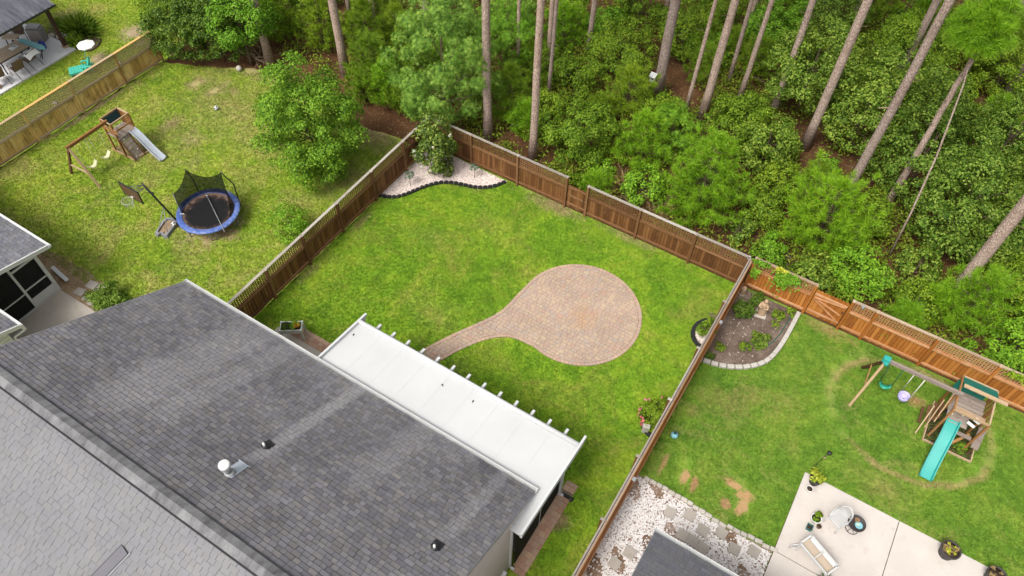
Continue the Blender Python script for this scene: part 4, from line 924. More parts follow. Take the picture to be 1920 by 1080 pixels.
# ------------------------------------------------------------------ left neighbour's house with screened porch
slab('neighbour_slab', [(-24.4, 6.12), (-22.25, 6.15), (-20.6, 3.4), (-20.6, -4), (-24.4, -4)], -0.02, 0.04, 'concrete_tan')
sheet('mulch_strip', [(-31, 7.3), (-29.3, 7.5), (-27.2, 7.3), (-26.2, 7.25), (-24.6, 7.3), (-23.3, 7.3), (-22.4, 6.9), (-21.9, 6.5), (-22.1, 6.1), (-31, 6.0)], 0.006, 'bark_mulch', 0.07, 0.25)
nh = thing('neighbour_house', 'grey-roofed house with white screened porch at the left edge', 'house', (-26, 3.5, 0))
rz0, ry0, rs = 2.72, 6.50, 0.20
m = MB(); m.add([(-23.72, ry0, rz0), (-34, ry0, rz0), (-34, -3, rz0+rs*9.5), (-23.72, -3, rz0+rs*9.5), (-23.72, ry0, rz0-.14), (-34, ry0, rz0-.14), (-34, -3, rz0+rs*9.5-.14), (-23.72, -3, rz0+rs*9.5-.14)],
                [(0, 3, 2, 1), (4, 5, 6, 7), (0, 1, 5, 4), (0, 4, 7, 3)])
nroof = m.build('roof', 'roof_deck', nh)
clad(nroof, [fixn(roof_plane(nroof, (-23.72, ry0, rz0+.004), (-1, 0, 0), (0, -1, rs), 5.2, 4.0, None, 21))], 'shingle_left', 300)
m = MB(); m.box((-28.8, ry0+.06, rz0-.06), (10.3, .10, .10)); m.build('gutter', 'white_paint', nh)
m = MB(); m.beam((-23.70, ry0+.05, rz0-.06), (-23.70, -3, rz0+rs*9.5-.06), .05, .17); m.build('rake_trim', 'white_paint', nh)
fx = -24.38
def bar(name, a, b, w=0.07, d=0.06, mat='white_vinyl'): mm = MB(); mm.beam(a, b, d, w, (1, 0, 0) if abs(a[2]-b[2]) > .5 else (0, 0, 1)); return mm.build(name, mat, nh)
m = MB(); m.box((fx, 6.10, 1.32), (.09, .13, 2.64)); m.build('corner_post', 'white_vinyl', nh)
for yy in (5.07, 4.02, 2.6): m = MB(); m.box((fx, yy, 1.40), (.07, .085, 2.80)); m.build('porch_post', 'white_vinyl', nh)
m = MB(); m.box((fx, 2.9, .03), (.09, 6.3, .06)); m.build('sill', 'white_vinyl', nh)
m = MB(); m.box((fx, 5.58, 2.10), (.06, 1.0, .10)); m.build('door_head', 'white_vinyl', nh)
m = MB(); m.box((fx+.005, 5.58, .30), (.05, .98, .44)); m.build('kick_panel', 'white_vinyl', nh)
m = MB(); m.box((fx, 5.58, 1.02), (.05, .96, .06)); m.build('door_rail', 'white_vinyl', nh)
m = MB(); m.box((fx, 3.6, .92), (.05, 2.9, .05)); m.build('chair_rail', 'white_vinyl', nh)
for y0, y1 in ((5.12, 6.04), (4.07, 5.02), (2.65, 3.97)):
    m = MB(); m.box((fx, (y0+y1)/2, 1.45), (.010, y1-y0, 2.7)); m.build('screen', 'screen_mesh', nh)
m = MB(); m.box((-28.8, 6.08, 1.45), (8.6, .012, 2.5)); m.build('screen', 'screen_mesh', nh)
m = MB(); m.box((-26.5, 0.4, 1.5), (9, .1, 3.0)); m.build('wall', 'pot_grey', nh)
m = MB(); m.prism([(-33, 0.5), (fx+.02, 0.5), (fx+.02, 6.1), (-33, 6.1)], -.01, .045); m.build('porch_floor', 'pot_grey', nh)
m = MB(); m.tube([(-25.6, 4.3, .06), (-25.6, 4.3, 1.0)], .05, 8); m.tube([(-25.6, 4.3, 1.02), (-25.1, 4.3, .98)], .03, 6); m.build('porch_frame', 'black_metal', nh)
# second, lower wing of that house
nw = thing('house_wing', 'white-sided house wing with gutter corner at the left edge below the porch', 'house', (-25, 0, 0))
m = MB(); m.add([(-21.52, 3.66, 2.74), (-30, 3.66, 2.74), (-30, -2, 5.0), (-21.52, -2, 5.0), (-21.52, 3.66, 2.6), (-30, 3.66, 2.6), (-30, -2, 4.86), (-21.52, -2, 4.86)], [(0, 3, 2, 1), (4, 5, 6, 7), (0, 1, 5, 4), (0, 4, 7, 3)])
wr = m.build('roof', 'shingle_left', nw)
clad(wr, [fixn(roof_plane(wr, (-21.52, 3.66, 2.744), (-1, 0, 0), (0, -1, 0.4), 2.4, 1.6, None, 22))], 'shingle_left', 60)
m = MB(); m.box((-25.7, 3.73, 2.66), (8.5, .11, .11)); m.build('gutter', 'white_paint', nw)
m = MB(); m.beam((-21.49, 3.72, 2.66), (-21.49, -2, 4.92), .05, .16); m.build('rake_trim', 'white_paint', nw)
m = MB(); m.box((-21.50, 3.74, 2.52), (.09, .10, .22)); m.beam((-21.5, 3.72, 2.42), (-21.75, 3.40, 2.2), .07, .07); m.box((-21.75, 3.38, 1.1), (.07, .07, 2.2)); m.build('downspout', 'white_vinyl', nw)
wm = MB(); wm.add([(-21.75, 3.3, 0), (-21.75, -3, 0), (-21.75, -3, 4.7), (-21.75, 3.3, 2.62)], [(0, 1, 2, 3)]); wm.add([(-21.75, 3.3, 0), (-30, 3.3, 0), (-30, 3.3, 2.62), (-21.75, 3.3, 2.62)], [(3, 2, 1, 0)]); wm.build('wall', 'white_vinyl', nw)
for k in range(14): mm = MB(); mm.box((-21.738, 0.3, .2+k*.18), (.02, 6.0, .165)); mm.build('siding_board', 'white_vinyl', nw)
# bits beside that slab
for i, (x, y, w, h_, a) in enumerate(((-23.62, 6.46, .42, .34, .2), (-23.5, 6.95, .44, .36, .15), (-23.12, 6.42, .36, .30, .25), (-22.82, 6.40, .26, .34, .2), (-23.05, 6.98, .40, .40, .1))):
    m = MB(); m.box((x, y, .03), (w, h_, .05), a); o = m.build('stepping_stone', 'stone_slab', bevel=.012)
    tag(o, ['square grey paver of the left slab corner, nearest the porch', 'square grey paver in the mulch left of the yellow-green shrub', 'small square grey paver in the mulch at the slab edge', 'narrow grey paver between slab and yellow-green shrub', 'grey paver half under the yellow-green shrub'][i], 'paver stone', 'pavers by the left patio slab')
m = MB(); m.beam((-25.50, 6.68, .10), (-24.42, 6.55, .10), .15, .06); tag(m.build('plank', 'white_paint'), 'white board lying in the mulch beside the screened porch', 'board')
tree('yellow_green_shrub', 'yellow-green shrub beside the left slab and the main roof', 'shrub', (-21.95, 6.75), .45, (.85, .55, .5), 0, 'leaf_oak', seed=31, L=.10, trunk_r=.03, clump=.2, stem='stem', crown='foliage')

# ------------------------------------------------------------------ right neighbour: gravel, patio, house corner
def gravel(name, label, poly, n, size, mat, seed, z, holes=()):
    rng = np.random.default_rng(seed); P = np.array(poly); x0, y0 = P.min(0); x1, y1 = P.max(0); pts = rng.uniform((x0, y0), (x1, y1), (n, 2))
    def ins(q, pl):
        c = np.zeros(len(q), bool); j = len(pl)-1
        for i in range(len(pl)):
            xi, yi = pl[i]; xj, yj = pl[j]; c ^= ((yi > q[:, 1]) != (yj > q[:, 1])) & (q[:, 0] < (xj-xi)*(q[:, 1]-yi)/(yj-yi+1e-12)+xi); j = i
        return c
    k = ins(pts, poly)
    for h in holes: k &= ~ins(pts, h)
    f = np.sin(pts[:, 0]*2.3+1.0)*np.cos(pts[:, 1]*1.9+.4)+np.sin(pts[:, 0]*5.1+pts[:, 1]*4.3)*.6
    if mat == 'gravel_white': k &= (f < 0.60) | (rng.random(n) < .10)
    pts = pts[k]; m_ = len(pts); s = size*rng.uniform(.55, 1.35, (m_, 1, 1))
    base = np.array([(1, 0, 0), (0, 1, 0), (-1, 0, 0), (0, -1, 0), (0, 0, .75), (0, 0, -.6)], float)*.5
    V = base[None]*s*rng.uniform(.7, 1.3, (m_, 6, 3)); a = rng.uniform(0, 6.28, m_); c, s_ = np.cos(a)[:, None], np.sin(a)[:, None]
    V = np.stack([V[..., 0]*c-V[..., 1]*s_, V[..., 0]*s_+V[..., 1]*c, V[..., 2]], -1) + np.concatenate([pts, np.full((m_, 1), z)], 1)[:, None]
    F = np.array([(0, 1, 4), (1, 2, 4), (2, 3, 4), (3, 0, 4)])[None]+np.arange(m_)[:, None, None]*6
    return stuff(put(name, np_mesh(name, V.reshape(-1, 3), F.reshape(-1, 3), mat)), label, 'gravel')
sheet('gravel_bed', GRAV, 0.008, 'gravel_bed_white')
slab('right_patio', [(3.32, 11.45), (6.478, 11.45), (6.478, 14.58), (3.30, 14.58)], -0.02, 0.05, 'concrete_warm')
slab('right_patio', [(6.502, 11.45), (16, 11.45), (16, 14.60), (6.502, 14.58)], -0.02, 0.05, 'concrete_warm')
slab('right_patio', [(3.34, -4), (16, -4), (16, 11.426), (3.32, 11.426)], -0.02, 0.05, 'concrete_warm')
slab('patio_joint', [(3.3, -4), (16, -4), (16, 14.57), (3.3, 14.55)], -0.02, 0.02, 'soil')
ST = [(-0.02, 10.79), (0.56, 11.06), (1.12, 10.82), (1.67, 11.07), (0.62, 10.33), (0.98, 10.33), (1.34, 10.29), (2.22, 10.80), (2.78, 11.06), (-0.57, 8.90), (-0.82, 8.35)]
SLAB = ['grey stepping stone nearest the lawn corner in the white gravel, leftmost of its row', 'second grey stepping stone along the lawn edge in the white gravel', 'third grey stepping stone of the zigzag across the white gravel', 'fourth grey stepping stone of the zigzag, close to the stone edging',
        'left stone of the three touching stepping stones by the right roof', 'middle stone of the three touching stepping stones by the right roof', 'right stone of the three touching stepping stones by the right roof',
        'grey stepping stone second from the concrete patio in the white gravel', 'grey stepping stone nearest the concrete patio in the white gravel', 'grey stepping stone left of the right roof, the farther of two', 'grey stepping stone at the bottom edge beside the dividing fence']
for i, (x, y) in enumerate(ST):
    m = MB(); m.box((x, y, .045), (.36, .36, .05), random.uniform(-.12, .12)); tag(m.build('stepping_stone', 'stone_slab', bevel=.01), SLAB[i], 'paver stone', 'stepping stones in the white gravel')
gravel('gravel', 'white and pinkish gravel beside the right house', [(-1.55, 5.5), (-1.55, 11.4), (3.28, 11.3), (3.28, 7.0)], 30000, .062, 'gravel_white', 61, .016, [[(x-.17, y-.17), (x+.17, y-.17), (x+.17, y+.17), (x-.17, y+.17)] for x, y in ST])
ed = thing('stone_edging', 'row of small grey edging stones between white gravel and right lawn', 'edging', (1, 11.4, 0))
rr = random.Random(3); x = -1.28
while x < 3.25:
    w = rr.uniform(.20, .27); yy = 11.44-.10*math.exp(-((x-1.3)/.7)**2)+rr.uniform(-.025, .025)
    m = MB(); m.box((x+w/2, yy, .045), (w-.015, .13, .10), rr.uniform(-.14, .14)); m.build('edging_block', 'edging_stone', ed, bevel=.02); x += w
rh = thing('right_house', 'dark shingled house corner with white gutter at the bottom right', 'house', (3, 3, 0))
zr, yr_, xr_ = 2.80, 8.80, -0.15
m = MB(); m.add([(xr_, yr_, zr), (14, yr_, zr), (14, 0, zr+.45*8.8), (xr_, 0, zr+.45*8.8), (xr_, yr_, zr-.14), (14, yr_, zr-.14), (14, 0, zr+.45*8.8-.14), (xr_, 0, zr+.45*8.8-.14)], [(0, 1, 2, 3), (7, 6, 5, 4), (0, 4, 5, 1), (3, 7, 4, 0)])
rr_ = m.build('roof', 'shingle_right', rh)
clad(rr_, [fixn(roof_plane(rr_, (xr_, yr_, zr+.004), (1, 0, 0), (0, -1, .45), 3.6, 3.2, None, 23))], 'shingle_right', 300)
m = MB()
for yy in (yr_+.012, yr_+.13): m.box((6.9, yy, zr-.07), (14.2, .016, .12))
m.build('gutter', 'white_paint', rh)
m = MB(); m.box((6.9, yr_+.07, zr-.09), (14.2, .10, .03)); m.box((xr_-.02, yr_+.07, zr-.07), (.014, .13, .12)); m.build('gutter_floor', 'gutter_in', rh)
m = MB(); m.beam((xr_-.012, yr_, zr-.075), (xr_-.012, 0, zr+.45*8.8-.075), .02, .14); m.build('rake_trim', 'grey_plastic', rh)
m = MB(); m.add([(xr_+.25, 8.4, 0), (xr_+.25, 0, 0), (xr_+.25, 0, 6.5), (xr_+.25, 8.4, 2.75)], [(0, 1, 2, 3)]); m.add([(xr_+.25, 8.4, 0), (14, 8.4, 0), (14, 8.4, 2.7), (xr_+.25, 8.4, 2.7)], [(3, 2, 1, 0)]); m.build('wall', 'stucco', rh)

# ------------------------------------------------------------------ beds with edging
def along(pts, step):
    out = []; acc = 0
    for i in range(len(pts)-1):
        a, b = Vector(pts[i]), Vector(pts[i+1]); L_ = (b-a).length; d = acc
        while d < L_: p = a.lerp(b, d/L_); out.append((p.x, p.y, math.atan2(b.y-a.y, b.x-a.x))); d += step
        acc = d-L_
    return out
def smooth_open(p, n=2):
    for _ in range(n):
        q = [p[0]]
        for i in range(len(p)-1):
            a, b = p[i], p[i+1]; q += [(a[0]*.75+b[0]*.25, a[1]*.75+b[1]*.25), (a[0]*.25+b[0]*.75, a[1]*.25+b[1]*.75)]
        p = q+[p[-1]]
    return p
sheet('gravel_bed', BED1, 0.010, 'gravel_bed_pink')
gravel('gravel', 'pinkish white gravel in the corner bed under the magnolia', BED1, 19000, .055, 'gravel_pink', 62, .018)
e1 = thing('block_edging', 'wavy row of black scalloped blocks edging the pinkish gravel bed', 'edging', (-15, 19, 0)); rr = random.Random(4)
for x, y, a in along(smooth_open(BED1[:11]), .225):
    m = MB(); w = .205; m.add([(-w/2, -.075, 0), (w/2, -.075, 0), (w/2, .075, 0), (-w/2, .075, 0), (-w/2+.012, -.06, .10), (0, -.075, .125), (w/2-.012, -.06, .10), (w/2-.012, .06, .10), (0, .07, .125), (-w/2+.012, .06, .10)],
        [(0, 1, 6, 5, 4), (1, 2, 7, 6), (2, 3, 9, 8, 7), (3, 0, 4, 9), (4, 5, 8, 9), (5, 6, 7, 8)])
    o = put('edging_block', m.mesh('edging_block', 'pebble_black'), e1, (x+15, y-19, 0), (rr.uniform(-.04, .04), 0, a+rr.uniform(-.1, .1)))
sheet('mulch_bed', BED2, 0.010, 'mulch')
e2 = thing('block_edging', 'curved row of pale grey stone blocks around the mulched corner bed', 'edging', (0, 18.5, 0))
for x, y, a in along(smooth_open(BED2[:8]), .30):
    straight = y > 18.5
    m = MB(); m.box((x, y, .065), (.262 if not straight else .290, .17, .13), a+(0 if straight else random.uniform(-.05, .05))); m.build('edging_block', 'edging_pale', e2, bevel=.018)
def ringbed(name, label, cx, cy, r, fillmat, blockmat='pebble_black'):
    t = thing(name, label, 'edging', (cx, cy, 0)); n = 11
    for k in range(n+1):
        a = math.pi/2+math.pi*k/n; m = MB(); m.box((cx+r*math.cos(a), cy+r*1.12*math.sin(a), .055), (.20, .15, .11), a+math.pi/2); m.build('edging_block', blockmat, t, bevel=.02)
    m = MB(); m.prism([(cx+(r-.05)*math.cos(a), cy+(r-.05)*1.12*math.sin(a)) for a in np.linspace(math.pi/2, 1.5*math.pi, 14)], -.02, .02); stuff(m.build('bed_fill', fillmat, t)); return t
ringbed('ring_edging', 'black block half ring with white pebbles against the dividing fence', -1.70, 18.08, .62, 'gravel_bed_pink')
gravel('gravel', 'white pebbles inside the half ring by the dividing fence', [(-1.70+.5*math.cos(a), 18.05+.5*math.sin(a)) for a in np.linspace(math.pi/2, 1.5*math.pi, 10)], 650, .075, 'gravel_pink', 63, .035)
ringbed('ring_edging', 'black edging half ring around the rose bush by the dividing fence', -1.70, 13.70, .66, 'mulch')
sheet('mulch_bed', [(-2.0, 18.7), (-1.68, 18.75), (-1.68, 19.3), (-2.1, 19.1)], .006, 'mulch', .05, .15)

# ------------------------------------------------------------------ things in the middle yard
mg = tree('magnolia_tree', 'small magnolia with white flowers in the gravel corner bed', 'tree', (-15.72, 19.75), 1.62, (.84, .84, 1.66), 0, 'leaf_magnolia', seed=43, L=.14, dens=.85, trunk_r=.05, clump=.24, lumps=14, shell=.35, ampk=.45, zmin=-.98)
rng = np.random.default_rng(77)
for (dx, dy, z) in ((.45, -.75, 2.25), (-.55, -.85, 1.65), (-.62, -.72, 1.25), (.95, -.2, 2.75), (.15, -1.0, .75), (-.1, -1.0, 1.0), (.35, -.95, 1.05)):
    P = np.repeat([[dx, dy, z]], 9, 0)+rng.normal(size=(9, 3))*.022; V, F = leaves(P, unit(rng.normal(size=(9, 3))+[0, -.6, .8]), .13, .085, rng); put('flower', np_mesh('flower', V, F, 'petal_white'), mg)
for i, (x, y) in enumerate(((-16.25, 18.35), (-14.12, 20.36))):
    t = thing('potted_lavender', ['grey-green tufted plant on a stem near the left fence', 'grey-green tufted plant on a stem near the back fence'][i], 'plant', (x, y, 0), 'tufted plants on stems in the gravel bed')
    m = MB(); m.tube([(x, y, 0), (x+.02, y+.01, .34), (x, y, .62)], .012, 6); m.tube([(x, y, .05), (x+.10, y-.05, .01)], .01, 5); m.build('stem', 'twig', t)
    small_plant(t, 'foliage', (x, y, .50), .19, .30, 'leaf_lavender', 50+i, 360, .075)
t = thing('raised_planter', 'pale green raised planter box with flowers on legs beside the house', 'planter', (-15.05, 9.40, 0)); pa = R(34.5)
def pl(a, b_, z): return (-15.05+a*math.cos(pa)-b_*math.sin(pa), 9.42+a*math.sin(pa)+b_*math.cos(pa), z)
for s in (-1, 1):
    m = MB(); c = pl(0, s*.20, .66); m.box(c, (.80, .03, .20), pa); m.build('side_panel', 'planter_green', t)
    m = MB(); c = pl(s*.39, 0, .66); m.box(c, (.03, .40, .20), pa); m.build('end_panel', 'planter_green', t)
    for q in (-1, 1): m = MB(); c = pl(s*.39, q*.205, .385); m.box(c, (.055, .055, .77), pa); m.build('leg', 'planter_green', t)
m = MB(); m.box(pl(0, 0, .66), (.74, .36, .10), pa); m.build('soil', 'soil', t)
small_plant(t, 'foliage', (*pl(-.2, 0, 0)[:2], .70), .18, .16, 'leaf_dark', 61, 220, .07)
small_plant(t, 'foliage', (*pl(.12, 0, 0)[:2], .70), .20, .18, 'leaf_bright', 62, 200, .07)
small_plant(t, 'flowers', (*pl(.14, .02, 0)[:2], .76), .17, .16, 'leaf_yellow', 63, 110, .075); small_plant(t, 'flowers', (*pl(.22, -.06, 0)[:2], .76), .13, .14, 'petal_orange', 64, 40, .07)
m = MB(); m.tube([(-14.9, 8.85, .06), (-14.6, 8.9, .07), (-14.4, 8.78, .06), (-14.55, 8.66, .06), (-14.8, 8.72, .06), (-15.2, 8.8, .06)], .015, 6); tag(m.build('garden_hose', 'leaf_litter'), 'dark hose coiled on the slab below the raised planter', 'hose')
m = MB(); m.tube([(-13.62, 8.75, .055), (-13.52, 8.9, .06), (-13.50, 9.1, .055)], .016, 6); tag(m.build('cable', 'leaf_litter'), 'short dark cable lying on the porch slab beside the patio roof', 'cable')
rose = tree('rose_bush', 'pink flowering rose bush in a black ring by the dividing fence', 'rose bush', (-2.02, 13.62), .38, (.48, .62, .38), 0, 'leaf_bush', seed=44, L=.085, trunk_r=.02, clump=.15, stem='stem', crown='foliage', dens=.7)
rng = np.random.default_rng(78)
for k in range(15):
    a = rng.uniform(1.2, 5.2); c = np.array([.50*math.cos(a), .66*math.sin(a), rng.uniform(.30, .72)])
    P = np.repeat(c[None], 8, 0)+rng.normal(size=(8, 3))*.018; V, F = leaves(P, unit(rng.normal(size=(8, 3))+[0, 0, .9]), .09, .065, rng); put('flower', np_mesh('flower', V, F, 'petal_pink'), rose)
tree('shrub', 'small leafy shrub in the pebble half ring by the dividing fence', 'shrub', (-1.92, 18.15), .3, (.32, .36, .32), 0, 'leaf_bush', seed=45, L=.09, trunk_r=.02, clump=.12, stem='stem', crown='foliage')
m = MB(); m.box((-2.02, 13.02, .20), (.22, .14, .40), .3); m.box((-2.02, 13.02, .42), (.26, .18, .04), .3); tag(m.build('garden_ornament', 'edging_pale', bevel=.02), 'pale stone ornament at the foot of the rose bush', 'ornament')
def solar(name, label, x, y, z, mat='grey_metal'):
    t = thing(name, label, 'light', (x, y, z)); m = MB(); m.box((x, y, z+.02), (.11, .13, .035)); m.build('solar_panel', 'grey_metal', t)
    m = MB(); m.box((x, y, z-.03), (.07, .10, .07)); m.build('housing', mat, t)
solar('fence_light', 'small grey solar light on top of the orange back fence', 2.78, 21.06, 1.76)
solar('fence_light', 'small grey solar light on the dividing fence by the mulched bed', -1.44, 17.62, 1.64)
solar('fence_light', 'small grey solar light on the dividing fence by the white gravel', -1.44, 10.45, 1.64)

# ------------------------------------------------------------------ right yard: bed contents
t = thing('garden_statue', 'tan stone robed figure statue standing in the mulched bed', 'statue', (-.37, 20.12, 0))
m = MB(); prof = [(.17, 0), (.18, .05), (.15, .10), (.16, .22), (.14, .40), (.135, .52), (.155, .62), (.15, .70), (.10, .76), (.055, .79)]
n = 22; vs = []
for i, (r, z) in enumerate(prof):
    for k in range(n):
        a = 2*math.pi*k/n; f_ = 1+.09*math.sin(a*7+z*3)*(1 if z < .6 else .3); vs.append((-.37+r*f_*math.cos(a)*1.0+.02*math.sin(z*6), 20.12+r*f_*math.sin(a)*.72, z))
m.add(vs, [(i*n+k, i*n+(k+1) % n, (i+1)*n+(k+1) % n, (i+1)*n+k) for i in range(len(prof)-1) for k in range(n)], True); m.build('robe', 'terracotta_tan', t)
m = MB(); m.lathe((-.37, 20.11, .77), [(.045, 0), (.075, .04), (.085, .10), (.075, .16), (.035, .20), (.001, .205)], 16); m.tube([(-.37, 20.05, .88), (-.37, 20.02, .87)], .012, 6); m.build('head', 'terracotta_tan', t)
for s in (-1, 1): m = MB(); m.tube([(-.37+s*.13, 20.10, .70), (-.37+s*.17, 20.03, .55), (-.37+s*.03, 19.97, .56)], [.05, .045, .03], 8); m.build('arm', 'terracotta_tan', t)
m = MB(); m.box((-.37, 20.10, .03), (.46, .36, .07), .2); m.build('plinth', 'edging_stone', t, bevel=.02)
t = thing('garden_statue', 'small rounded tan ornament in the bed corner by the dividing fence', 'ornament', (-1.36, 20.72, 0))
m = MB(); m.lathe((-1.36, 20.72, 0), [(.12, 0), (.14, .08), (.10, .20), (.12, .30), (.11, .38), (.05, .45), (.001, .46)], 18); m.build('body', 'terracotta_tan', t); m = MB(); m.lathe((-1.36, 20.72, 0), [(.15, 0), (.15, .035)], 18); m.build('base', 'edging_stone', t)
for i, (x, y, r, h_, mt, lb) in enumerate(((-1.02, 19.75, .50, .72, 'leaf_dark', 'dark reddish-green shrub beside the dividing fence in the mulched bed'), (-.75, 20.62, .34, .55, 'leaf_dark', 'green shrub behind the tan statue'), (.25, 20.35, .24, .40, 'leaf_bush', 'sparse leafy plant by the orange fence right of the statue'),
        (.10, 18.80, .42, .50, 'leaf_oak', 'largest light green shrub at the front of the mulched bed'), (-.30, 18.25, .22, .26, 'leaf_bush', 'small round shrub beside the largest light shrub'), (-1.12, 17.75, .20, .26, 'leaf_bush', 'small dark green shrub near the bed edge by the fence'), (.62, 20.75, .18, .30, 'leaf_bush', 'small bright plant at the bed end by the gate post'), (.30, 19.9, .14, .22, 'leaf_bush', 'thin pale plant beside the green hose'), (-1.35, 17.15, .2, .22, 'leaf_dark', 'low dark plant at the stone edging beside the fence'))):
    tree('garden_shrub', lb, 'shrub', (x, y), h_*.42, (r*.8, r*.8, h_*.42), 0, mt, seed=70+i, L=.075, trunk_r=.02, clump=.12, stem='stem', crown='foliage', dens=.8)
m = MB(); m.tube([(.70, 20.9, .1), (.66, 20.2, .03), (.62, 19.6, .03), (.50, 19.1, .03), (.36, 18.8, .03), (.30, 18.7, .03)], .018, 6); tag(m.build('garden_hose', 'hose_green'), 'green hose lying inside the stone edging of the mulched bed', 'hose')
rr = random.Random(9); sm = MB()
for k in range(46): yy_ = rr.uniform(17.6, 20.4); sm.box((rr.uniform(-1.25, .15 if yy_ < 18.6 else .6), yy_, .02), (rr.uniform(.02, .06), rr.uniform(.02, .05), .02), rr.uniform(0, 3))
stuff(sm.build('pebble_scatter', 'edging_stone'), 'pale pebbles scattered over the mulched bed', 'pebbles')
t = thing('gazing_globe', 'turquoise glass globe on the lawn beside the dividing fence', 'globe', (-1.06, 13.38, 0)); m = MB(); m.lathe((-1.06, 13.38, .02), [(.03, 0), (.10, .05), (.135, .13), (.12, .21), (.06, .26), (.055, .28)], 22, cap=False); m.build('globe', 'globe_blue', t)
m = MB(); m.lathe((-1.06, 13.38, 0), [(.07, 0), (.05, .04)], 14); m.build('base', 'grey_metal', t); m = MB(); m.lathe((-1.06, 13.38, .29), [(.056, 0), (.05, .012)], 14); m.build('cap', 'tarp_blue', t)
t = thing('garden_light', 'black shepherd hook lantern leaning over the lawn near the patio pot', 'lantern', (3.46, 14.82, 0)); m = MB(); m.tube([(3.46, 14.82, 0), (3.50, 14.86, .55), (3.55, 14.92, .95), (3.62, 15.0, 1.05), (3.68, 15.05, .98)], .010, 6); m.build('hook', 'black_metal', t)
t = thing('garden_light', 'small black lamp lying on the lawn beyond the patio pot', 'lamp', (3.78, 15.66, 0)); m = MB(); m.lathe((3.78, 15.66, 0), [(.03, 0), (.035, .10), (.08, .13), (.07, .17), (.01, .19)], 12); m.build('lamp', 'black_plastic', t); m = MB(); m.lathe((3.70, 15.48, 0), [(.05, 0), (.045, .03)], 8); m.build('base', 'terracotta_tan', t)

# ------------------------------------------------------------------ right patio things
def pot(name, label, x, y, r, h_, mat, plant=None, seed=0, group=None, z=.05, soilmat='soil'):
    t = thing(name, label, 'plant pot', (x, y, z), group)
    m = MB(); m.lathe((x, y, z), [(r*.72, 0), (r*.95, h_*.8), (r*1.04, h_*.86), (r*1.04, h_), (r*.90, h_), (r*.88, h_*.85)], 22, cap=False); m.build('pot', mat, t)
    m = MB(); m.lathe((x, y, z), [(r*.70, .012), (r*.88, h_*.86), (.001, h_*.87)], 18, cap=False); m.build('soil', soilmat, t)
    if plant:
        for i, (pm, pr_, ph, n_, L_) in enumerate(plant): small_plant(t, 'foliage', (x, y, z+h_*.82), pr_, ph, pm, seed+i, n_, L_)
    return t
pot('plant_pot', 'dark pot with bright yellow-green plant at the patio corner', 3.66, 14.38, .22, .34, 'pot_dark', [('leaf_yellow', .27, .32, 420, .10), ('leaf_bright', .22, .26, 120, .09)], 1)
pot('plant_pot', 'small empty whitish pot beside the yellow-green plant', 3.60, 13.98, .11, .18, 'umbrella_white', None, 2)
pot('plant_pot', 'white pot with a sparse green plant near the white chair', 4.10, 13.08, .17, .24, 'umbrella_white', [('leaf_bush', .16, .26, 60, .12)], 3)
pot('plant_pot', 'small cream pot behind the white potted plant', 4.16, 13.34, .09, .15, 'pot_yellow', None, 4)
pot('plant_pot', 'small brown pot right of the white potted plant', 4.28, 12.93, .08, .12, 'sling_brown', None, 5)
t = thing('plant_pot', 'small square dark green pot in front of the white potted plant', 'plant pot', (4.02, 12.72, .05)); m = MB(); m.add([(4.02+sx*.075, 12.72+sy*.075, .05) for sx, sy in ((-1, -1), (1, -1), (1, 1), (-1, 1))]+[(4.02+sx*.10, 12.72+sy*.10, .22) for sx, sy in ((-1, -1), (1, -1), (1, 1), (-1, 1))]+[(4.02+sx*.085, 12.72+sy*.085, .22) for sx, sy in ((-1, -1), (1, -1), (1, 1), (-1, 1))]+[(4.02+sx*.08, 12.72+sy*.08, .15) for sx, sy in ((-1, -1), (1, -1), (1, 1), (-1, 1))],
    [(i, (i+1) % 4, 4+(i+1) % 4, 4+i) for i in range(4)]+[(4+i, 4+(i+1) % 4, 8+(i+1) % 4, 8+i) for i in range(4)]+[(8+i, 8+(i+1) % 4, 12+(i+1) % 4, 12+i) for i in range(4)]); m.build('pot', 'pot_green', t); m = MB(); m.box((4.02, 12.72, .14), (.15, .15, .02)); m.build('soil', 'soil', t)
pot('plant_pot', 'large dark round pot of dried yellowish plants on the patio edge', 8.02, 14.28, .30, .42, 'pot_dark', [('leaf_dry', .22, .16, 140, .10), ('leaf_yellow', .18, .2, 26, .08)], 6)
pot('plant_pot', 'large dark round pot of dried stems at the bottom right corner', 9.42, 14.22, .30, .42, 'pot_dark', [('leaf_dry', .24, .14, 120, .12)], 7)
# ornate white metal chair
t = thing('patio_chair', 'ornate white metal chair on the right patio', 'chair', (4.68, 13.40, .05)); ca = R(-25)
def cl(a, b_, z): return (4.70+a*math.cos(ca)-b_*math.sin(ca), 13.36+a*math.sin(ca)+b_*math.cos(ca), z)
m = MB()
for k in range(7): m.beam(cl(-.21, -.21+k*.07, .45), cl(.21, -.21+k*.07, .45), .022, .014); 
for k in range(7): m.beam(cl(-.21+k*.07, -.21, .455), cl(-.21+k*.07, .21, .455), .022, .014)
m.build('seat', 'white_paint', t)
m = MB(); m.tube([cl(-.23, -.23, .45), cl(.23, -.23, .45), cl(.23, .23, .45), cl(-.23, .23, .45), cl(-.23, -.23, .45)], .022, 8); m.build('seat_rim', 'white_paint', t)
m = MB(); bk = [cl(.24*math.cos(a), .235+.06*math.sin(a), .46+.46*math.sin(a)) for a in np.linspace(0, math.pi, 15)]; m.tube(bk, .022, 8)
for k in range(1, 14, 1): m.tube([bk[k], cl(.05*math.cos(math.pi*k/14), .235, .50)], .013, 5, cap=False)
m.build('backrest', 'white_paint', t)
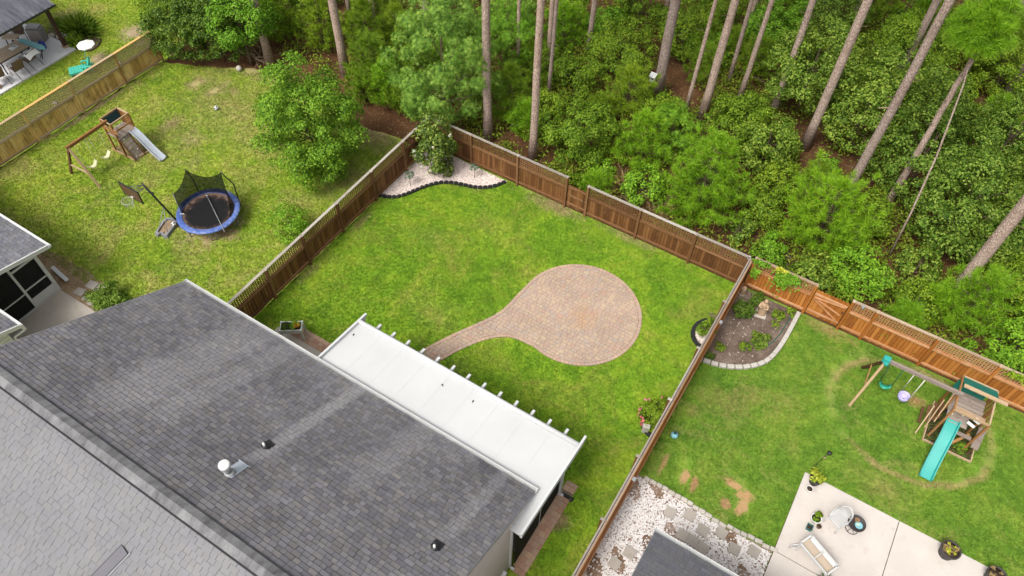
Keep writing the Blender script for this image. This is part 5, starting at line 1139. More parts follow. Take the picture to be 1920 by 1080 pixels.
for s in (-1, 1):
    m = MB(); m.tube([cl(s*.23, .23, .68), cl(s*.27, 0, .67), cl(s*.25, -.20, .64), cl(s*.23, -.22, .46)], .016, 6); m.build('armrest', 'white_paint', t)
    for q in (-1, 1): m = MB(); m.tube([cl(s*.21, q*.21, .45), cl(s*.24, q*.25, .20), cl(s*.23, q*.26, .0+.05)], .016, 6); m.build('leg', 'white_paint', t)
t = thing('side_table', 'small round dark metal table beside the white chair', 'table', (5.22, 13.48, .05)); m = MB(); m.lathe((5.22, 13.48, .50), [(.27, .012), (.285, .0), (.285, .035), (.265, .035), (.25, .018), (.001, .018)], 28, cap=False); m.build('tabletop', 'pot_dark', t)
m = MB(); m.tube([(5.22, 13.48, .07), (5.22, 13.48, .51)], .018, 8); m.build('stem', 'black_metal', t)
m = MB(); rp_ = [(5.22+.20*math.cos(a), 13.48+.20*math.sin(a), .07) for a in np.linspace(0, 2*math.pi, 25)]; m.tube(rp_, .012, 6); 
for k in range(6): m.tube([(5.22, 13.48, .16), rp_[k*4]], .009, 5, cap=False)
m.build('base_ring', 'black_metal', t)
t = thing('bowl', 'teal bowl on the small round patio table', 'bowl', (5.27, 13.43, .53)); m = MB(); m.lathe((5.28, 13.42, .530), [(.06, 0), (.12, .035), (.125, .04), (.11, .036), (.05, .01), (.001, .008)], 20, cap=False); m.build('bowl', 'globe_blue', t); m = MB(); m.box((5.25, 13.44, .555), (.07, .05, .03), .5); m.build('sponge', 'seat_yellow', t)
pot('plant_pot', 'small red-brown pot plant on the round patio table', 5.17, 13.55, .06, .08, 'cloth_red', [('petal_pink', .06, .06, 14, .05), ('leaf_dry', .07, .07, 22, .06)], 8, z=.528)
# white raised planter bench
t = thing('patio_bench', 'white raised frame planter standing askew on the right patio', 'planter', (4.5, 11.75, .05)); ba = math.atan2(11.52-11.99, 4.93-4.0)
def bl(a, b_, z): return (4.47+a*math.cos(ba)-b_*math.sin(ba), 11.76+a*math.sin(ba)+b_*math.cos(ba), z)
for s in (-1, 1):
    m = MB(); m.beam(bl(-.56, s*.24, .66), bl(.56, s*.24, .66), .04, .10); m.build('side_rail', 'white_paint', t)
    m = MB(); m.beam(bl(s*.56, -.25, .66), bl(s*.56, .25, .66), .05, .12); m.build('end_rail', 'white_paint', t)
    for q in (-1, 1): m = MB(); m.beam(bl(s*.54, q*.22, .05), bl(s*.54, q*.22, .72), .045, .045); m.build('leg', 'white_paint', t)
m = MB(); m.beam(bl(0, -.23, .665), bl(0, .23, .665), .03, .04); m.build('cross_bar', 'white_paint', t)
m = MB(); m.box(bl(0, 0, .56), (1.08, .46, .02), ba); m.build('tray', 'tan_cushion', t)
m = MB(); m.beam(bl(-.03, .17, .64), bl(-.50, .17, .64), .10, .03); m.beam(bl(.03, .17, .64), bl(.50, .17, .64), .10, .03); m.build('shelf_board', 'white_paint', t)
m = MB(); m.tube([bl(-.54, -.24, .30), bl(-.70, -.36, .10)], .02, 6); m.tube([bl(-.54, .0, .30), bl(-.74, -.26, .08)], .02, 6); m.build('handle', 'white_paint', t)
t = thing('spiky_plant', 'dark spiky plant at the bottom edge below the white planter', 'plant', (4.98, 11.28, .05)); rng = np.random.default_rng(5); mm = MB()
for k in range(46):
    a = rng.uniform(0, 6.28); l = rng.uniform(.25, .42); e = rng.uniform(.2, .9); p0 = Vector((4.98, 11.22, .30)); d = Vector((math.cos(a)*math.cos(e), math.sin(a)*math.cos(e), math.sin(e))); s_ = Vector((-math.sin(a), math.cos(a), 0))*.016
    mm.add([p0-s_, p0+s_, p0+d*l*.6+s_, p0+d*l-Vector((0, 0, .05)), p0+d*l*.6-s_], [(0, 1, 2, 3, 4)])
mm.build('foliage', 'leaf_dark', t); m = MB(); m.lathe((4.98, 11.22, .05), [(.12, 0), (.16, .24), (.15, .25), (.001, .23)], 16); m.build('pot', 'black_plastic', t)

# ------------------------------------------------------------------ playsets
def slide(parent, x0, x1, p0, p1, axis, mat, wave=.10, lip=.09, n=14):
    """trough slide: p0 = (along, z) top, p1 = bottom; width x0..x1 across"""
    m = MB(); rows = []
    for i in range(n+1):
        f = i/n; s = p0[0]+(p1[0]-p0[0])*f; z = p0[1]+(p1[1]-p0[1])*f
        z += wave*math.sin(f*math.pi*2)*.5*(1 if f < .5 else .8)
        if f > .88: z = max(z, p1[1]+.0)
        row = [(x0, z+lip), (x0+.03, z+lip), (x0+.06, z), (x1-.06, z), (x1-.03, z+lip), (x1, z+lip), (x1, z-.02), (x0, z-.02)]
        rows.append([(a, s, zz) if axis == 'y' else (s, a, zz) for a, zz in row])
    vs = [v for r in rows for v in r]; k = 8
    fs = [(i*k+j, i*k+(j+1) % k, (i+1)*k+(j+1) % k, (i+1)*k+j) for i in range(n) for j in range(k)] + [tuple(range(k)), tuple(range(n*k+k-1, n*k-1, -1))]
    m.add(vs, fs); return m.build('slide', mat, parent)
def swing(parent, x, y, ztop, zs, w, axis, ropemat, seatmat, lean=(0, 0), kind='belt'):
    d = (0, 1) if axis == 'y' else (1, 0); s0 = [(x+lean[0]-d[0]*w/2, y+lean[1]-d[1]*w/2), (x+lean[0]+d[0]*w/2, y+lean[1]+d[1]*w/2)]
    t0 = [(x-d[0]*w*.55, y-d[1]*w*.55), (x+d[0]*w*.55, y+d[1]*w*.55)]
    t = parent
    for k in range(2): m = MB(); m.tube([(*t0[k], ztop), (*s0[k], zs+(.20 if kind == 'belt' else .25))], .012 if kind == 'belt' else .016, 6); m.build('rope', ropemat, t)
    if kind == 'belt':
        m = MB(); n = 10; pw = .105; pr2 = (-d[1], d[0])
        for i in range(n+1):
            f = i/n*2-1; px, py = x+lean[0]+d[0]*w/2*f, y+lean[1]+d[1]*w/2*f; z = zs+.21*f*f
            for q in (-1, 1): m.v.append((px+pr2[0]*pw*q, py+pr2[1]*pw*q, z+.01))
            for q in (-1, 1): m.v.append((px+pr2[0]*pw*q, py+pr2[1]*pw*q, z-.012))
        for i in range(n):
            a = i*4; m.f += [(a, a+4, a+5, a+1), (a+2, a+3, a+7, a+6), (a, a+2, a+6, a+4), (a+1, a+5, a+7, a+3)]; m.sm += [True]*4
        m.f += [(0, 1, 3, 2), (n*4, n*4+2, n*4+3, n*4+1)]; m.sm += [False]*2
        m.build('swing_seat', seatmat, t)
# left playset
t = thing('playset', 'wooden playset with blue canopy, grey slide and two pale swings in the left yard', 'playset', (-28.4, 12.6, 0))
bz = 1.92; bxx = -28.52
m = MB(); m.beam((bxx, 10.72, bz), (bxx, 12.85, bz), .09, .14); m.build('swing_beam', 'cedar', t)
for (fx_, fy) in ((-29.45, 10.70), (-27.66, 10.80)): m = MB(); m.beam((bxx, 10.80, bz-.02), (fx_, fy, 0), .09, .09); m.build('leg', 'cedar_dark' if fx_ < -29 else 'wood_tan', t)
m = MB(); m.beam((-29.12, 10.72, .70), (-28.0, 10.78, .70), .035, .10); m.build('leg_brace', 'wood_tan', t)
for yy in (11.30, 12.02): swing(t, bxx+.02, yy, bz-.08, .46, .50, 'y', 'rope', 'seat_yellow', (.06, .0))
X0, X1, Y0, Y1, TZ, DZ = -28.92, -28.22, 12.78, 13.72, 1.88, 1.08
for x in (X0, X1):
    for y in (Y0, Y1): m = MB(); m.beam((x, y, 0), (x, y, TZ), .075, .075); m.build('tower_post', 'cedar', t)
for a, b_ in (((X0, Y0), (X1, Y0)), ((X0, Y1), (X1, Y1)), ((X0, Y0), (X0, Y1)), ((X1, Y0), (X1, Y1))): m = MB(); m.beam((*a, TZ), (*b_, TZ), .05, .07); m.build('top_rail', 'wood_tan', t)
for k in range(7): y = Y0+.06+k*(Y1-Y0-.12)/6; m = MB(); m.box(((X0+X1)/2+.03, y, DZ), (X1-X0+.14, .13, .03)); m.build('deck_board', 'wood_weathered', t)
for k in range(5): x = X0+.08+k*(X1-X0-.16)/4; m = MB(); m.box((x, Y1+.01, (DZ+TZ)/2), (.10, .025, TZ-DZ)); m.build('wall_slat', 'cedar', t)
for k in range(3): y = Y0+.10+k*.10; m = MB(); m.box((X1-.2+k*.0, Y0-.02, .0+1.3+k*.16), (.9 if k else .5, .025, .09)); m.build('side_board', 'cedar', t)
m = MB(); m.add([(X0-.02, Y0, TZ-.02), (X0-.02, Y1, TZ-.02), (X0+.02, Y1, DZ+.30), (X0+.02, Y0, DZ+.30), (X0+.0, Y0, TZ-.02), (X0+.0, Y1, TZ-.02), (X0+.04, Y1, DZ+.30), (X0+.04, Y0, DZ+.30)], [(0, 1, 2, 3), (7, 6, 5, 4), (0, 4, 5, 1), (2, 6, 7, 3)]); m.build('canopy', 'tarp_blue', t)
m = MB(); m.beam((X1, Y0, DZ+.36), (X1, Y1, DZ+.36), .03, .08); m.build('guard_rail', 'cedar', t)
for k in range(6): # climbing ramp with slots
    f = (k+.5)/6; m = MB(); m.box((X1+.06+.50*f, 13.06, DZ-.03-DZ*f*.97), (.16, .50, .03), ry=R(63)); m.build('climb_board', 'wood_weathered', t)
for y in (12.80, 13.32): m = MB(); m.beam((X1+.04, y, DZ), (X1+.58, y, .02), .035, .10); m.build('ramp_side', 'cedar_dark', t)
rr = random.Random(3)
for k in range(5): m = MB(); f = (k+.5)/5.2; m.lathe((X1+.10+.50*f, 13.06+(.13 if k % 2 else -.1), DZ-.0-DZ*f*.97), [(.035, 0), (.03, .03), (.001, .04)], 8); m.build('climb_hold', 'edging_pale', t)
m = MB()
for a, b_ in (((-29.2, 12.76), (-27.72, 12.80)), ((-27.72, 12.80), (-27.62, 13.70)), ((-27.62, 13.70), (-29.1, 13.74))): m.beam((*a, .05), (*b_, .05), .05, .10)
m.build('sandbox_frame', 'wood_tan', t)
m = MB(); m.prism([(-29.15, 12.8), (-27.75, 12.83), (-27.65, 13.68), (-29.1, 13.7)], -.01, .02); stuff(m.build('sand', 'bark_mulch', t))
slide(t, 13.34, 13.70, (-28.14, 1.10), (-26.62, .10), 'x', 'slide_grey', .16)
# right playset
t = thing('playset', 'wooden playset with long turquoise slide and green canopy in the right yard', 'playset', (6.2, 18.9, 0))
bz = 2.18; by = 18.82
m = MB(); m.beam((4.02, by, bz), (6.62, by, bz), .09, .14); m.build('swing_beam', 'wood_weathered', t)
m = MB(); m.box((4.06, by, bz+.02), (.24, .20, .22)); m.box((4.10, by, bz-.06), (.14, .34, .12)); m.build('beam_bracket', 'slide_teal', t, bevel=.02)
for (fx_, fy, mt) in ((3.84, 17.98, 'wood_tan'), (3.78, 19.85, 'cedar_dark')): m = MB(); m.beam((4.08, by, bz-.05), (fx_, fy, 0), .085, .085); m.build('leg', mt, t)
m = MB(); m.beam((3.90, 18.45, .95), (3.88, 19.38, .95), .035, .09); m.build('leg_brace', 'cedar', t)
swing(t, 4.46, by, bz-.06, .50, .40, 'x', 'hose_green', 'seat_green', (.12, .24))
rp2 = [((5.05, by, bz), (5.14, 19.06, .74)), ((5.42, by, bz), (5.50, 19.06, .74)), ((5.42, by, bz), (5.46, 18.86, .55))]
for a, b_ in rp2: m = MB(); m.tube([a, b_], .017, 6); m.build('rope', 'rope_white', t)
m = MB(); m.lathe((5.30, 18.98, .40), [(.10, 0), (.17, .05), (.20, .16), (.205, .26), (.185, .26), (.17, .15), (.12, .05), (.001, .045)], 22, cap=False, sx=1.0, sy=.95); m.build('bucket_seat', 'seat_purple', t)
m = MB()
for dx, dy in ((-.05, .02), (.05, .02), (0, -.05)): m.lathe((5.30+dx, 18.98+dy, .452), [(.018, 0), (.001, .004)], 8)
m.build('seat_hole', 'black_plastic', t)
X0, X1, Y0, Y1, TZ, DZ = 6.56, 7.68, 18.30, 19.82, 1.93, 1.20
for x in (X0, X1):
    for y in (Y0, 19.05, Y1): m = MB(); m.beam((x, y, 0), (x, y, TZ), .06, .09); m.build('tower_post', 'cedar', t)
for a, b_, mt in (((X0, Y0), (X1, Y0), 'wood_tan'), ((X0, Y1), (X1, Y1), 'wood_tan'), ((X0, Y0), (X0, Y1), 'cedar'), ((X1, Y0), (X1, Y1), 'wood_tan')): m = MB(); m.beam((*a, TZ), (*b_, TZ), .05, .08); m.build('top_rail', mt, t)
m = MB(); m.beam((X0+.02, 19.25, TZ+.24), (X1+.30, 19.25, TZ+.24), .14, .04); m.build('ridge_board', 'wood_tan', t)
m = MB(); m.beam((X0+.1, 18.72, 1.58), (X1-.02, 18.70, 1.58), .13, .035); m.build('counter_board', 'terracotta_tan', t)
for k in range(9): y = Y0+.10+k*.165; m = MB(); m.box(((X0+X1)/2-(.18 if k < 3 else 0), y, DZ), (X1-X0-(.42 if k < 3 else .04), .145, .03)); m.build('deck_board', 'wood_weathered', t)
m = MB(); m.add([(X0, 19.84, TZ), (X1, 19.84, TZ), (X1, 19.30, TZ+.26), (X0, 19.30, TZ+.26), (X0, 19.84, TZ-.02), (X1, 19.84, TZ-.02), (X1, 19.30, TZ+.24), (X0, 19.30, TZ+.24)], [(0, 1, 2, 3), (7, 6, 5, 4), (0, 4, 5, 1), (2, 6, 7, 3)]); m.build('canopy', 'tarp_green', t)
m = MB(); m.box(((X0+X1)/2-.1, Y1-.04, 1.48), (X1-X0-.1, .012, .50)); m.build('back_tarp', 'tarp_green', t)
for k in range(6): y = Y0+.42+k*.22; m = MB(); m.box((X1, y, (DZ+TZ)/2-.06), (.025, .09, TZ-DZ-.06)); m.build('wall_slat', 'cedar', t)
for k in range(3): x = X0-.22-k*.20; m = MB(); m.beam((X0-.02-k*.14, 19.28-.15*k, 1.55-.36*k), (X0-.16-k*.14, 18.35-.15*k, .80-.33*k), .035, .075); m.build('ladder_rail', 'wood_tan', t)
for k in range(4): m = MB(); m.box((X0-.10-k*.12, 18.85, .95-k*.24), (.10, .75, .03)); m.build('ladder_step', 'cedar_dark', t)
m = MB(); m.beam((7.98, 19.15, .62), (7.86, 18.18, .62), .24, .04); m.build('bench_board', 'wood_weathered', t)
m = MB(); m.beam((7.98, 18.95, .60), (7.98, 18.95, 0), .05, .05); m.beam((7.88, 18.3, .60), (7.88, 18.3, 0), .05, .05); m.build('bench_leg', 'cedar_dark', t)
m = MB(); m.beam((6.95, 18.32, .85), (7.62, 18.32, .85), .14, .04); m.build('lower_shelf', 'wood_weathered', t)
m = MB(); m.beam((7.06, 18.05, .05), (7.6, 18.6, .7), .09, .05); m.build('brace', 'cedar', t)
m = MB(); m.box((7.42, 18.52, 1.62), (.20, .12, .10), -.4); m.box((7.30, 18.36, 1.50), (.26, .10, .04), -.4); m.build('toy_box', 'cloth_white', t)
m = MB(); wpts = [(6.86+.17*math.cos(a), 18.62+.17*math.sin(a), 1.40+.06*math.sin(a)) for a in np.linspace(0, math.pi*1.2, 10)]; m.tube(wpts, .018, 6); m.build('steering_rim', 'seat_yellow', t)
m = MB(); m.beam((6.42, 18.02, .05), (8.05, 18.02, .05), .04, .10); m.beam((8.05, 18.02, .05), (8.05, 19.8, .05), .04, .10); m.beam((6.42, 18.02, .05), (6.42, 19.8, .05), .04, .10); m.build('sandbox_frame', 'wood_tan', t)
m = MB(); m.prism([(6.44, 18.04), (8.03, 18.04), (8.03, 19.8), (6.44, 19.8)], -.01, .02); stuff(m.build('sand', 'soil', t))
slide(t, 6.62, 7.06, (18.42, 1.24), (16.55, .08), 'y', 'slide_teal', .12, .11)
tree('weed', 'weeds growing under the right playset beside the bench', 'plant', (7.62, 18.35), .2, (.28, .24, .18), 0, 'leaf_bush', seed=91, L=.09, trunk_r=.01, clump=.1, stem='stem', crown='foliage', dens=.5)

# ------------------------------------------------------------------ trampoline, hoop, balls
TX, TY, TR, TZ = -22.02, 12.02, 1.30, .66
t = thing('trampoline', 'round trampoline with blue pad and half collapsed black safety net', 'trampoline', (TX, TY, 0))
C_ = lambda a, r, z: (TX+r*math.cos(a), TY+r*math.sin(a), z)
m = MB(); m.lathe((TX, TY, TZ), [(1.07, -.01), (1.30, -.03), (1.31, -.01), (1.30, .025), (1.18, .04), (1.07, .02)], 48, cap=False); m.build('pad', 'trampoline_pad', t)
m = MB(); m.lathe((TX, TY, TZ-.01), [(1.09, 0), (.6, -.02), (.001, -.03)], 40, cap=False); m.build('jump_mat', 'trampoline_mat', t)
m = MB(); m.tube([C_(a, 1.27, TZ-.05) for a in np.linspace(0, 2*math.pi, 41)], .022, 8); m.build('frame_ring', 'grey_metal', t)
for k in range(6):
    a = R(20)+k*math.pi/3; m = MB(); m.tube([C_(a-.10, 1.20, TZ-.05), C_(a-.10, 1.12, .03), C_(a+.10, 1.12, .03), C_(a+.10, 1.20, TZ-.05)], .02, 7); m.build('leg', 'grey_metal', t)
A = (-23.05, 12.38, 2.20); B = (-21.72, 13.06, 2.22); Lw = (-23.48, 11.66, 1.18)
aA, aB = math.atan2(12.62-TY, -23.22-TX), math.atan2(13.22-TY, -21.62-TX)
m = MB(); m.tube([C_(aA, 1.32, .1), C_(aA, 1.34, 1.3), A], [.028, .026, .022], 8); m.build('net_pole', 'black_plastic', t)
m = MB(); m.tube([C_(aB, 1.32, .1), C_(aB, 1.38, 1.4), (B[0]+.10, B[1]+.06, 1.95), B], [.028, .026, .026, .022], 8); m.build('net_pole', 'black_plastic', t)
aL = math.atan2(11.45-TY, -23.25-TX); m = MB(); m.tube([C_(aL, 1.30, .2), Lw], .014, 7); m.build('net_pole', 'grey_metal', t)
m = MB(); m.tube([(-22.62, 12.57, .74), (-20.55, 11.51, .71)], .015, 7); m.lathe((-22.66, 12.60, .70), [(.05, 0), (.05, .05)], 8); m.build('fallen_pole', 'grey_metal', t)
def netpatch(top0, top1, a0, a1, sag, n=10, zl=TZ+.03, rr_=1.08):
    m = MB(); nv = 6
    for i in range(n+1):
        f = i/n; tp = Vector(top0).lerp(Vector(top1), f)-Vector((0, 0, sag*4*f*(1-f))); bt = Vector(C_(a0+(a1-a0)*f, rr_, zl))
        for j in range(nv+1):
            g_ = j/nv; p = tp.lerp(bt, g_); inw = Vector((TX, TY, p.z))-p; p = p+inw*(.28*g_*(1-g_)*1.1); m.v.append(tuple(p))
    for i in range(n):
        for j in range(nv): a = i*(nv+1)+j; m.f.append((a, a+1, a+nv+2, a+nv+1)); m.sm.append(True)
    return m
def ang(a, b): 
    while b-a > math.pi: b -= 2*math.pi
    while b-a < -math.pi: b += 2*math.pi
    return b
m = netpatch(B, A, aB, ang(aB, aA), .34); m.build('net', 'netting', t)
aLe = ang(aA, math.atan2(11.2-TY, -22.9-TX)); m = netpatch(A, Lw, aA, ang(aA, aL), .18); m.build('net', 'netting', t)
m = netpatch(Lw, C_(aLe, 1.06, TZ+.12), ang(aA, aL), aLe, .06); m.build('net', 'netting', t)
aR = R(12); m = netpatch(C_(aR, 1.1, TZ+.10), B, aR, ang(aR, aB), .50); m.build('net', 'netting', t)
m = MB(); q = C_(aLe+.15, 1.08, TZ+.16); m.box((q[0]+.08, q[1]+.05, q[2]), (.17, .02, .17), .6, .5); m.build('warning_label', 'cloth_white', t)
m = MB(); m.box((q[0]+.085, q[1]+.037, q[2]+.004), (.04, .012, .08), .6, .5); m.build('label_mark', 'black_plastic', t)

t = thing('basketball_hoop', 'portable basketball hoop with leaning pole beside the trampoline', 'basketball hoop', (-23.3, 10.75, 0))
ha = math.atan2(11.08-10.2, -23.45+23.2)+.05; 
def hp(a, b_, z): return (-23.32+a*math.cos(ha)-b_*math.sin(ha), 10.70+a*math.sin(ha)+b_*math.cos(ha), z)
m = MB(); outer = [(-.50, -.30), (-.56, -.12), (-.44, -.05), (-.44, .05), (-.56, .12), (-.50, .30), (.30, .34), (.48, .22), (.52, 0), (.48, -.22), (.30, -.34)]
m.add([hp(a, b_, 0) for a, b_ in outer]+[hp(a*.95, b_*.92, .16) for a, b_ in outer]+[hp(a*.78, b_*.66, .165) for a, b_ in outer]+[hp(a*.76, b_*.64, .08) for a, b_ in outer],
      [(i, (i+1) % 11, 11+(i+1) % 11, 11+i) for i in range(11)]+[(11+i, 11+(i+1) % 11, 22+(i+1) % 11, 22+i) for i in range(11)]+[(22+i, 22+(i+1) % 11, 33+(i+1) % 11, 33+i) for i in range(11)]+[tuple(range(33, 44))]); m.build('base', 'grey_plastic', t)
m = MB(); m.prism([hp(a*.74, b_*.62, 0)[:2] for a, b_ in outer], .082, .095); stuff(m.build('base_litter', 'bark_mulch', t))
top = (-23.90, 10.86, 2.22); bot = (-23.24, 11.16, .16)
m = MB(); m.tube([bot, top], .042, 10); m.build('pole', 'black_metal', t)
for s in (-1, 1): m = MB(); m.tube([hp(-.30, s*.2, .16), tuple(Vector(bot).lerp(Vector(top), .38))], .014, 6); m.build('strut', 'grey_metal', t)
m = MB(); mc = Vector(bot).lerp(Vector(top), .74); m.lathe(mc+Vector((.04, .02, 0)), [(.06, -.02), (.075, 0), (.06, .02)], 10); m.build('crank', 'black_plastic', t)
bc = (-23.70, 10.20)
for z0, z1 in ((2.22, 2.55), (2.05, 2.25)):
    for s in (-1, 1): m = MB(); m.tube([(top[0], top[1], z0-.1), (bc[0]+s*.12, bc[1]+.05, z1)], .016, 6); m.build('arm', 'grey_metal', t)
m = MB(); m.box((bc[0], bc[1], 2.35), (1.08, .035, .62)); m.build('backboard', 'board_brown', t)
m = MB()
for x0, x1, z0, z1 in ((-.555, .555, 2.65, 2.68), (-.555, .555, 2.02, 2.05), (-.555, -.525, 2.02, 2.68), (.525, .555, 2.02, 2.68)): m.box((bc[0]+(x0+x1)/2, bc[1], (z0+z1)/2), (x1-x0, .05, z1-z0))
m.build('backboard_frame', 'black_plastic', t)
m = MB(); m.tube([(bc[0]+.22*math.cos(a), bc[1]-.29+.22*math.sin(a), 2.14) for a in np.linspace(0, 2*math.pi, 21)], .011, 6); m.box((bc[0], bc[1]-.05, 2.14), (.14, .08, .03)); m.build('rim', 'edging_pale', t)
m = MB()
for k in range(12):
    a = k*math.pi/6; m.tube([(bc[0]+.21*math.cos(a), bc[1]-.29+.21*math.sin(a), 2.13), (bc[0]+.12*math.cos(a+.5), bc[1]-.29+.12*math.sin(a+.5), 1.78)], .006, 4, cap=False); m.tube([(bc[0]+.21*math.cos(a), bc[1]-.29+.21*math.sin(a), 2.13), (bc[0]+.12*math.cos(a-.5), bc[1]-.29+.12*math.sin(a-.5), 1.78)], .006, 4, cap=False)
stuff(m.build('hoop_net', 'clear_plastic', t))
def ball(name, label, x, y, r, mat, z=0, patches=False):
    import bmesh
    bm = bmesh.new(); bmesh.ops.create_icosphere(bm, subdivisions=4, radius=r); ico = bmesh.new(); bmesh.ops.create_icosphere(ico, subdivisions=1, radius=1); dirs = [v.co.normalized() for v in ico.verts][:12]; ico.free()
    me = bpy.data.meshes.new(name); 
    for f_ in bm.faces:
        f_.smooth = True
        if patches and max(f_.calc_center_median().normalized().dot(d) for d in dirs) > math.cos(R(21)): f_.material_index = 1
    bm.to_mesh(me); bm.free(); me.materials.append(M[mat]); me.materials.append(M['black_plastic']); o = put(name, me, None, (x, y, z+r)); o.rotation_euler = (.4, .3, .9); return tag(o, label, 'ball')
ball('soccer_ball', 'white soccer ball with black patches on the left lawn', -27.24, 17.42, .115, 'cloth_white', 0, True)
ball('ball', 'grey ball near the wood edge on the left lawn', -28.52, 20.28, .15, 'edging_stone')
ball('ball', 'white ball lying in the basketball hoop base', -23.10, 10.92, .11, 'cloth_white', .10, True)

# ------------------------------------------------------------------ pavilion yard at the top left
slab('pavilion_slab', [(-43, 12.35), (-36.82, 12.35), (-36.82, 16.9), (-43, 16.9)], -.02, .09, 'concrete_pale')
pv = thing('pavilion', 'open pavilion with dark ribbed metal roof and brown posts at the top left', 'pavilion', (-40, 14.6, 0))
for (x, y) in ((-37.40, 16.72), (-37.30, 12.72), (-42.2, 16.72), (-42.2, 12.72)):
    m = MB(); m.box((x, y, 1.32), (.17, .17, 2.46)); m.build('post', 'pavilion_wood', pv); m = MB(); m.box((x, y, .14), (.26, .26, .10)); m.build('post_foot', 'terracotta_tan', pv)
for (a, b_) in (((-37.35, 12.2, 2.52), (-37.35, 17.0, 2.52)), ((-42.2, 12.2, 2.52), (-42.2, 17.0, 2.52)), ((-42.6, 12.4, 2.52), (-37.0, 12.4, 2.52)), ((-42.6, 16.8, 2.52), (-37.0, 16.8, 2.52))): m = MB(); m.beam(a, b_, .10, .22); m.build('roof_beam', 'pavilion_wood', pv)
rz = lambda x: 2.66+.30*(-36.72-x) if x > -39.8 else 2.66+.30*3.08-.30*(-39.8-x)
m = MB()
for (xa, xb) in ((-36.72, -39.8), (-39.8, -42.9)):
    m.add([(xa, 12.0, rz(xa)), (xa, 16.92, rz(xa)), (xb, 16.92, rz(xb)), (xb, 12.0, rz(xb)), (xa, 12.0, rz(xa)-.04), (xa, 16.92, rz(xa)-.04), (xb, 16.92, rz(xb)-.04), (xb, 12.0, rz(xb)-.04)], [(0, 1, 2, 3), (7, 6, 5, 4), (0, 4, 5, 1), (1, 5, 6, 2), (2, 6, 7, 3), (3, 7, 4, 0)])
pr_ = m.build('roof', 'metal_roof', pv)
y = 12.06
while y < 16.95:
    m = MB(); m.beam((-36.71, y, rz(-36.72)+.018), (-39.8, y, rz(-39.8)+.018), .05, .035); m.build('roof_rib', 'metal_roof', pr_); y += .235
m = MB(); m.box((-36.70, 14.46, 2.62), (.035, 4.96, .10)); m.build('fascia', 'black_metal', pv)
t = thing('dining_table', 'tan tiled patio dining table under the pavilion', 'table', (-38.3, 14.35, .09))
for i in range(3):
    for j in range(2): m = MB(); m.box((-38.56+j*.5, 13.82+i*.55, .80), (.485, .535, .03)); m.build('table_tile', 'table_tan', t)
m = MB(); m.box((-38.31, 14.37, .77), (1.05, 1.70, .03)); m.build('table_frame', 'black_metal', t)
for sx in (-1, 1):
    for sy in (-1, 1): m = MB(); m.box((-38.31+sx*.45, 14.37+sy*.75, .42), (.05, .05, .68)); m.build('leg', 'black_metal', t)
def sling_chair(x, y, a, label):
    t = thing('patio_chair', label, 'chair', (x, y, .09), 'brown sling chairs under the pavilion')
    c = lambda u, v, z: (x+u*math.cos(a)-v*math.sin(a), y+u*math.sin(a)+v*math.cos(a), z+.09)
    m = MB(); m.add([c(-.25, -.24, .44), c(.25, -.24, .44), c(.25, .22, .40), c(-.25, .22, .40), c(-.25, -.24, .42), c(.25, -.24, .42), c(.25, .22, .38), c(-.25, .22, .38)], [(0, 1, 2, 3), (7, 6, 5, 4), (0, 4, 5, 1), (1, 5, 6, 2), (2, 6, 7, 3), (3, 7, 4, 0)]); m.build('seat', 'sling_brown', t)
    m = MB(); m.add([c(-.25, .22, .40), c(.25, .22, .40), c(.25, .40, .98), c(-.25, .40, .98), c(-.25, .24, .40), c(.25, .24, .40), c(.25, .42, .98), c(-.25, .42, .98)], [(0, 1, 2, 3), (7, 6, 5, 4), (0, 4, 5, 1), (1, 5, 6, 2), (2, 6, 7, 3), (3, 7, 4, 0)]); m.build('backrest', 'sling_brown', t)
    for s in (-1, 1):
        m = MB(); m.tube([c(s*.27, -.26, 0), c(s*.27, -.24, .62), c(s*.27, .30, .66)], .016, 6); m.build('front_leg', 'black_metal', t)
        m = MB(); m.tube([c(s*.27, .52, 0), c(s*.27, .22, .42), c(s*.27, .41, 1.0)], .016, 6); m.build('rear_leg', 'black_metal', t)
sling_chair(-37.30, 13.95, R(-90), 'brown sling chair nearest the fence in the middle of the pavilion table'); sling_chair(-37.45, 14.75, R(-80), 'brown sling chair with the white towel under the pavilion'); sling_chair(-37.55, 13.05, R(-100), 'brown sling chair at the picture edge under the pavilion')
sling_chair(-39.55, 14.2, R(90), 'brown sling chair on the shaded far side of the pavilion table, with red cloth'); sling_chair(-39.75, 15.9, R(60), 'brown chair standing apart under the pavilion roof edge')
t = thing('towel', 'white towel draped over a brown chair back under the pavilion', 'towel', (-37.2, 14.8, .9)); m = MB()
for i in range(9):
    for j in range(6):
        u = -.36+.72*i/8; v = j/5; d = R(-80); x_ = .36+.10*math.sin(v*3.0); zz = 1.10-.34*abs(v-.35)-.18*(2*u)**2; m.v.append((-37.45+(u)*math.cos(d)-(.20+.42*v)*math.sin(d), 14.75+u*math.sin(d)+(.20+.42*v)*math.cos(d), zz))
for i in range(8):
    for j in range(5): a = i*6+j; m.f.append((a, a+1, a+7, a+6)); m.sm.append(True)
m.build('cloth', 'cloth_white', t)
m = MB(); m.box((-39.45, 14.2, 1.02), (.10, .34, .10), .2); tag(m.build('cloth', 'cloth_red'), 'red cloth on the far brown chair under the pavilion', 'cloth')
t = thing('paddle_board', 'pale blue board lying across stands under the pavilion', 'board', (-38.1, 15.55, .09)); m = MB(); pts = [(-39.05, 15.40), (-38.9, 15.30), (-37.5, 15.48), (-37.22, 15.66), (-37.45, 15.78), (-38.9, 15.62)]; m.prism(pts, .58, .66); m.build('board', 'board_blue', t, bevel=.02)
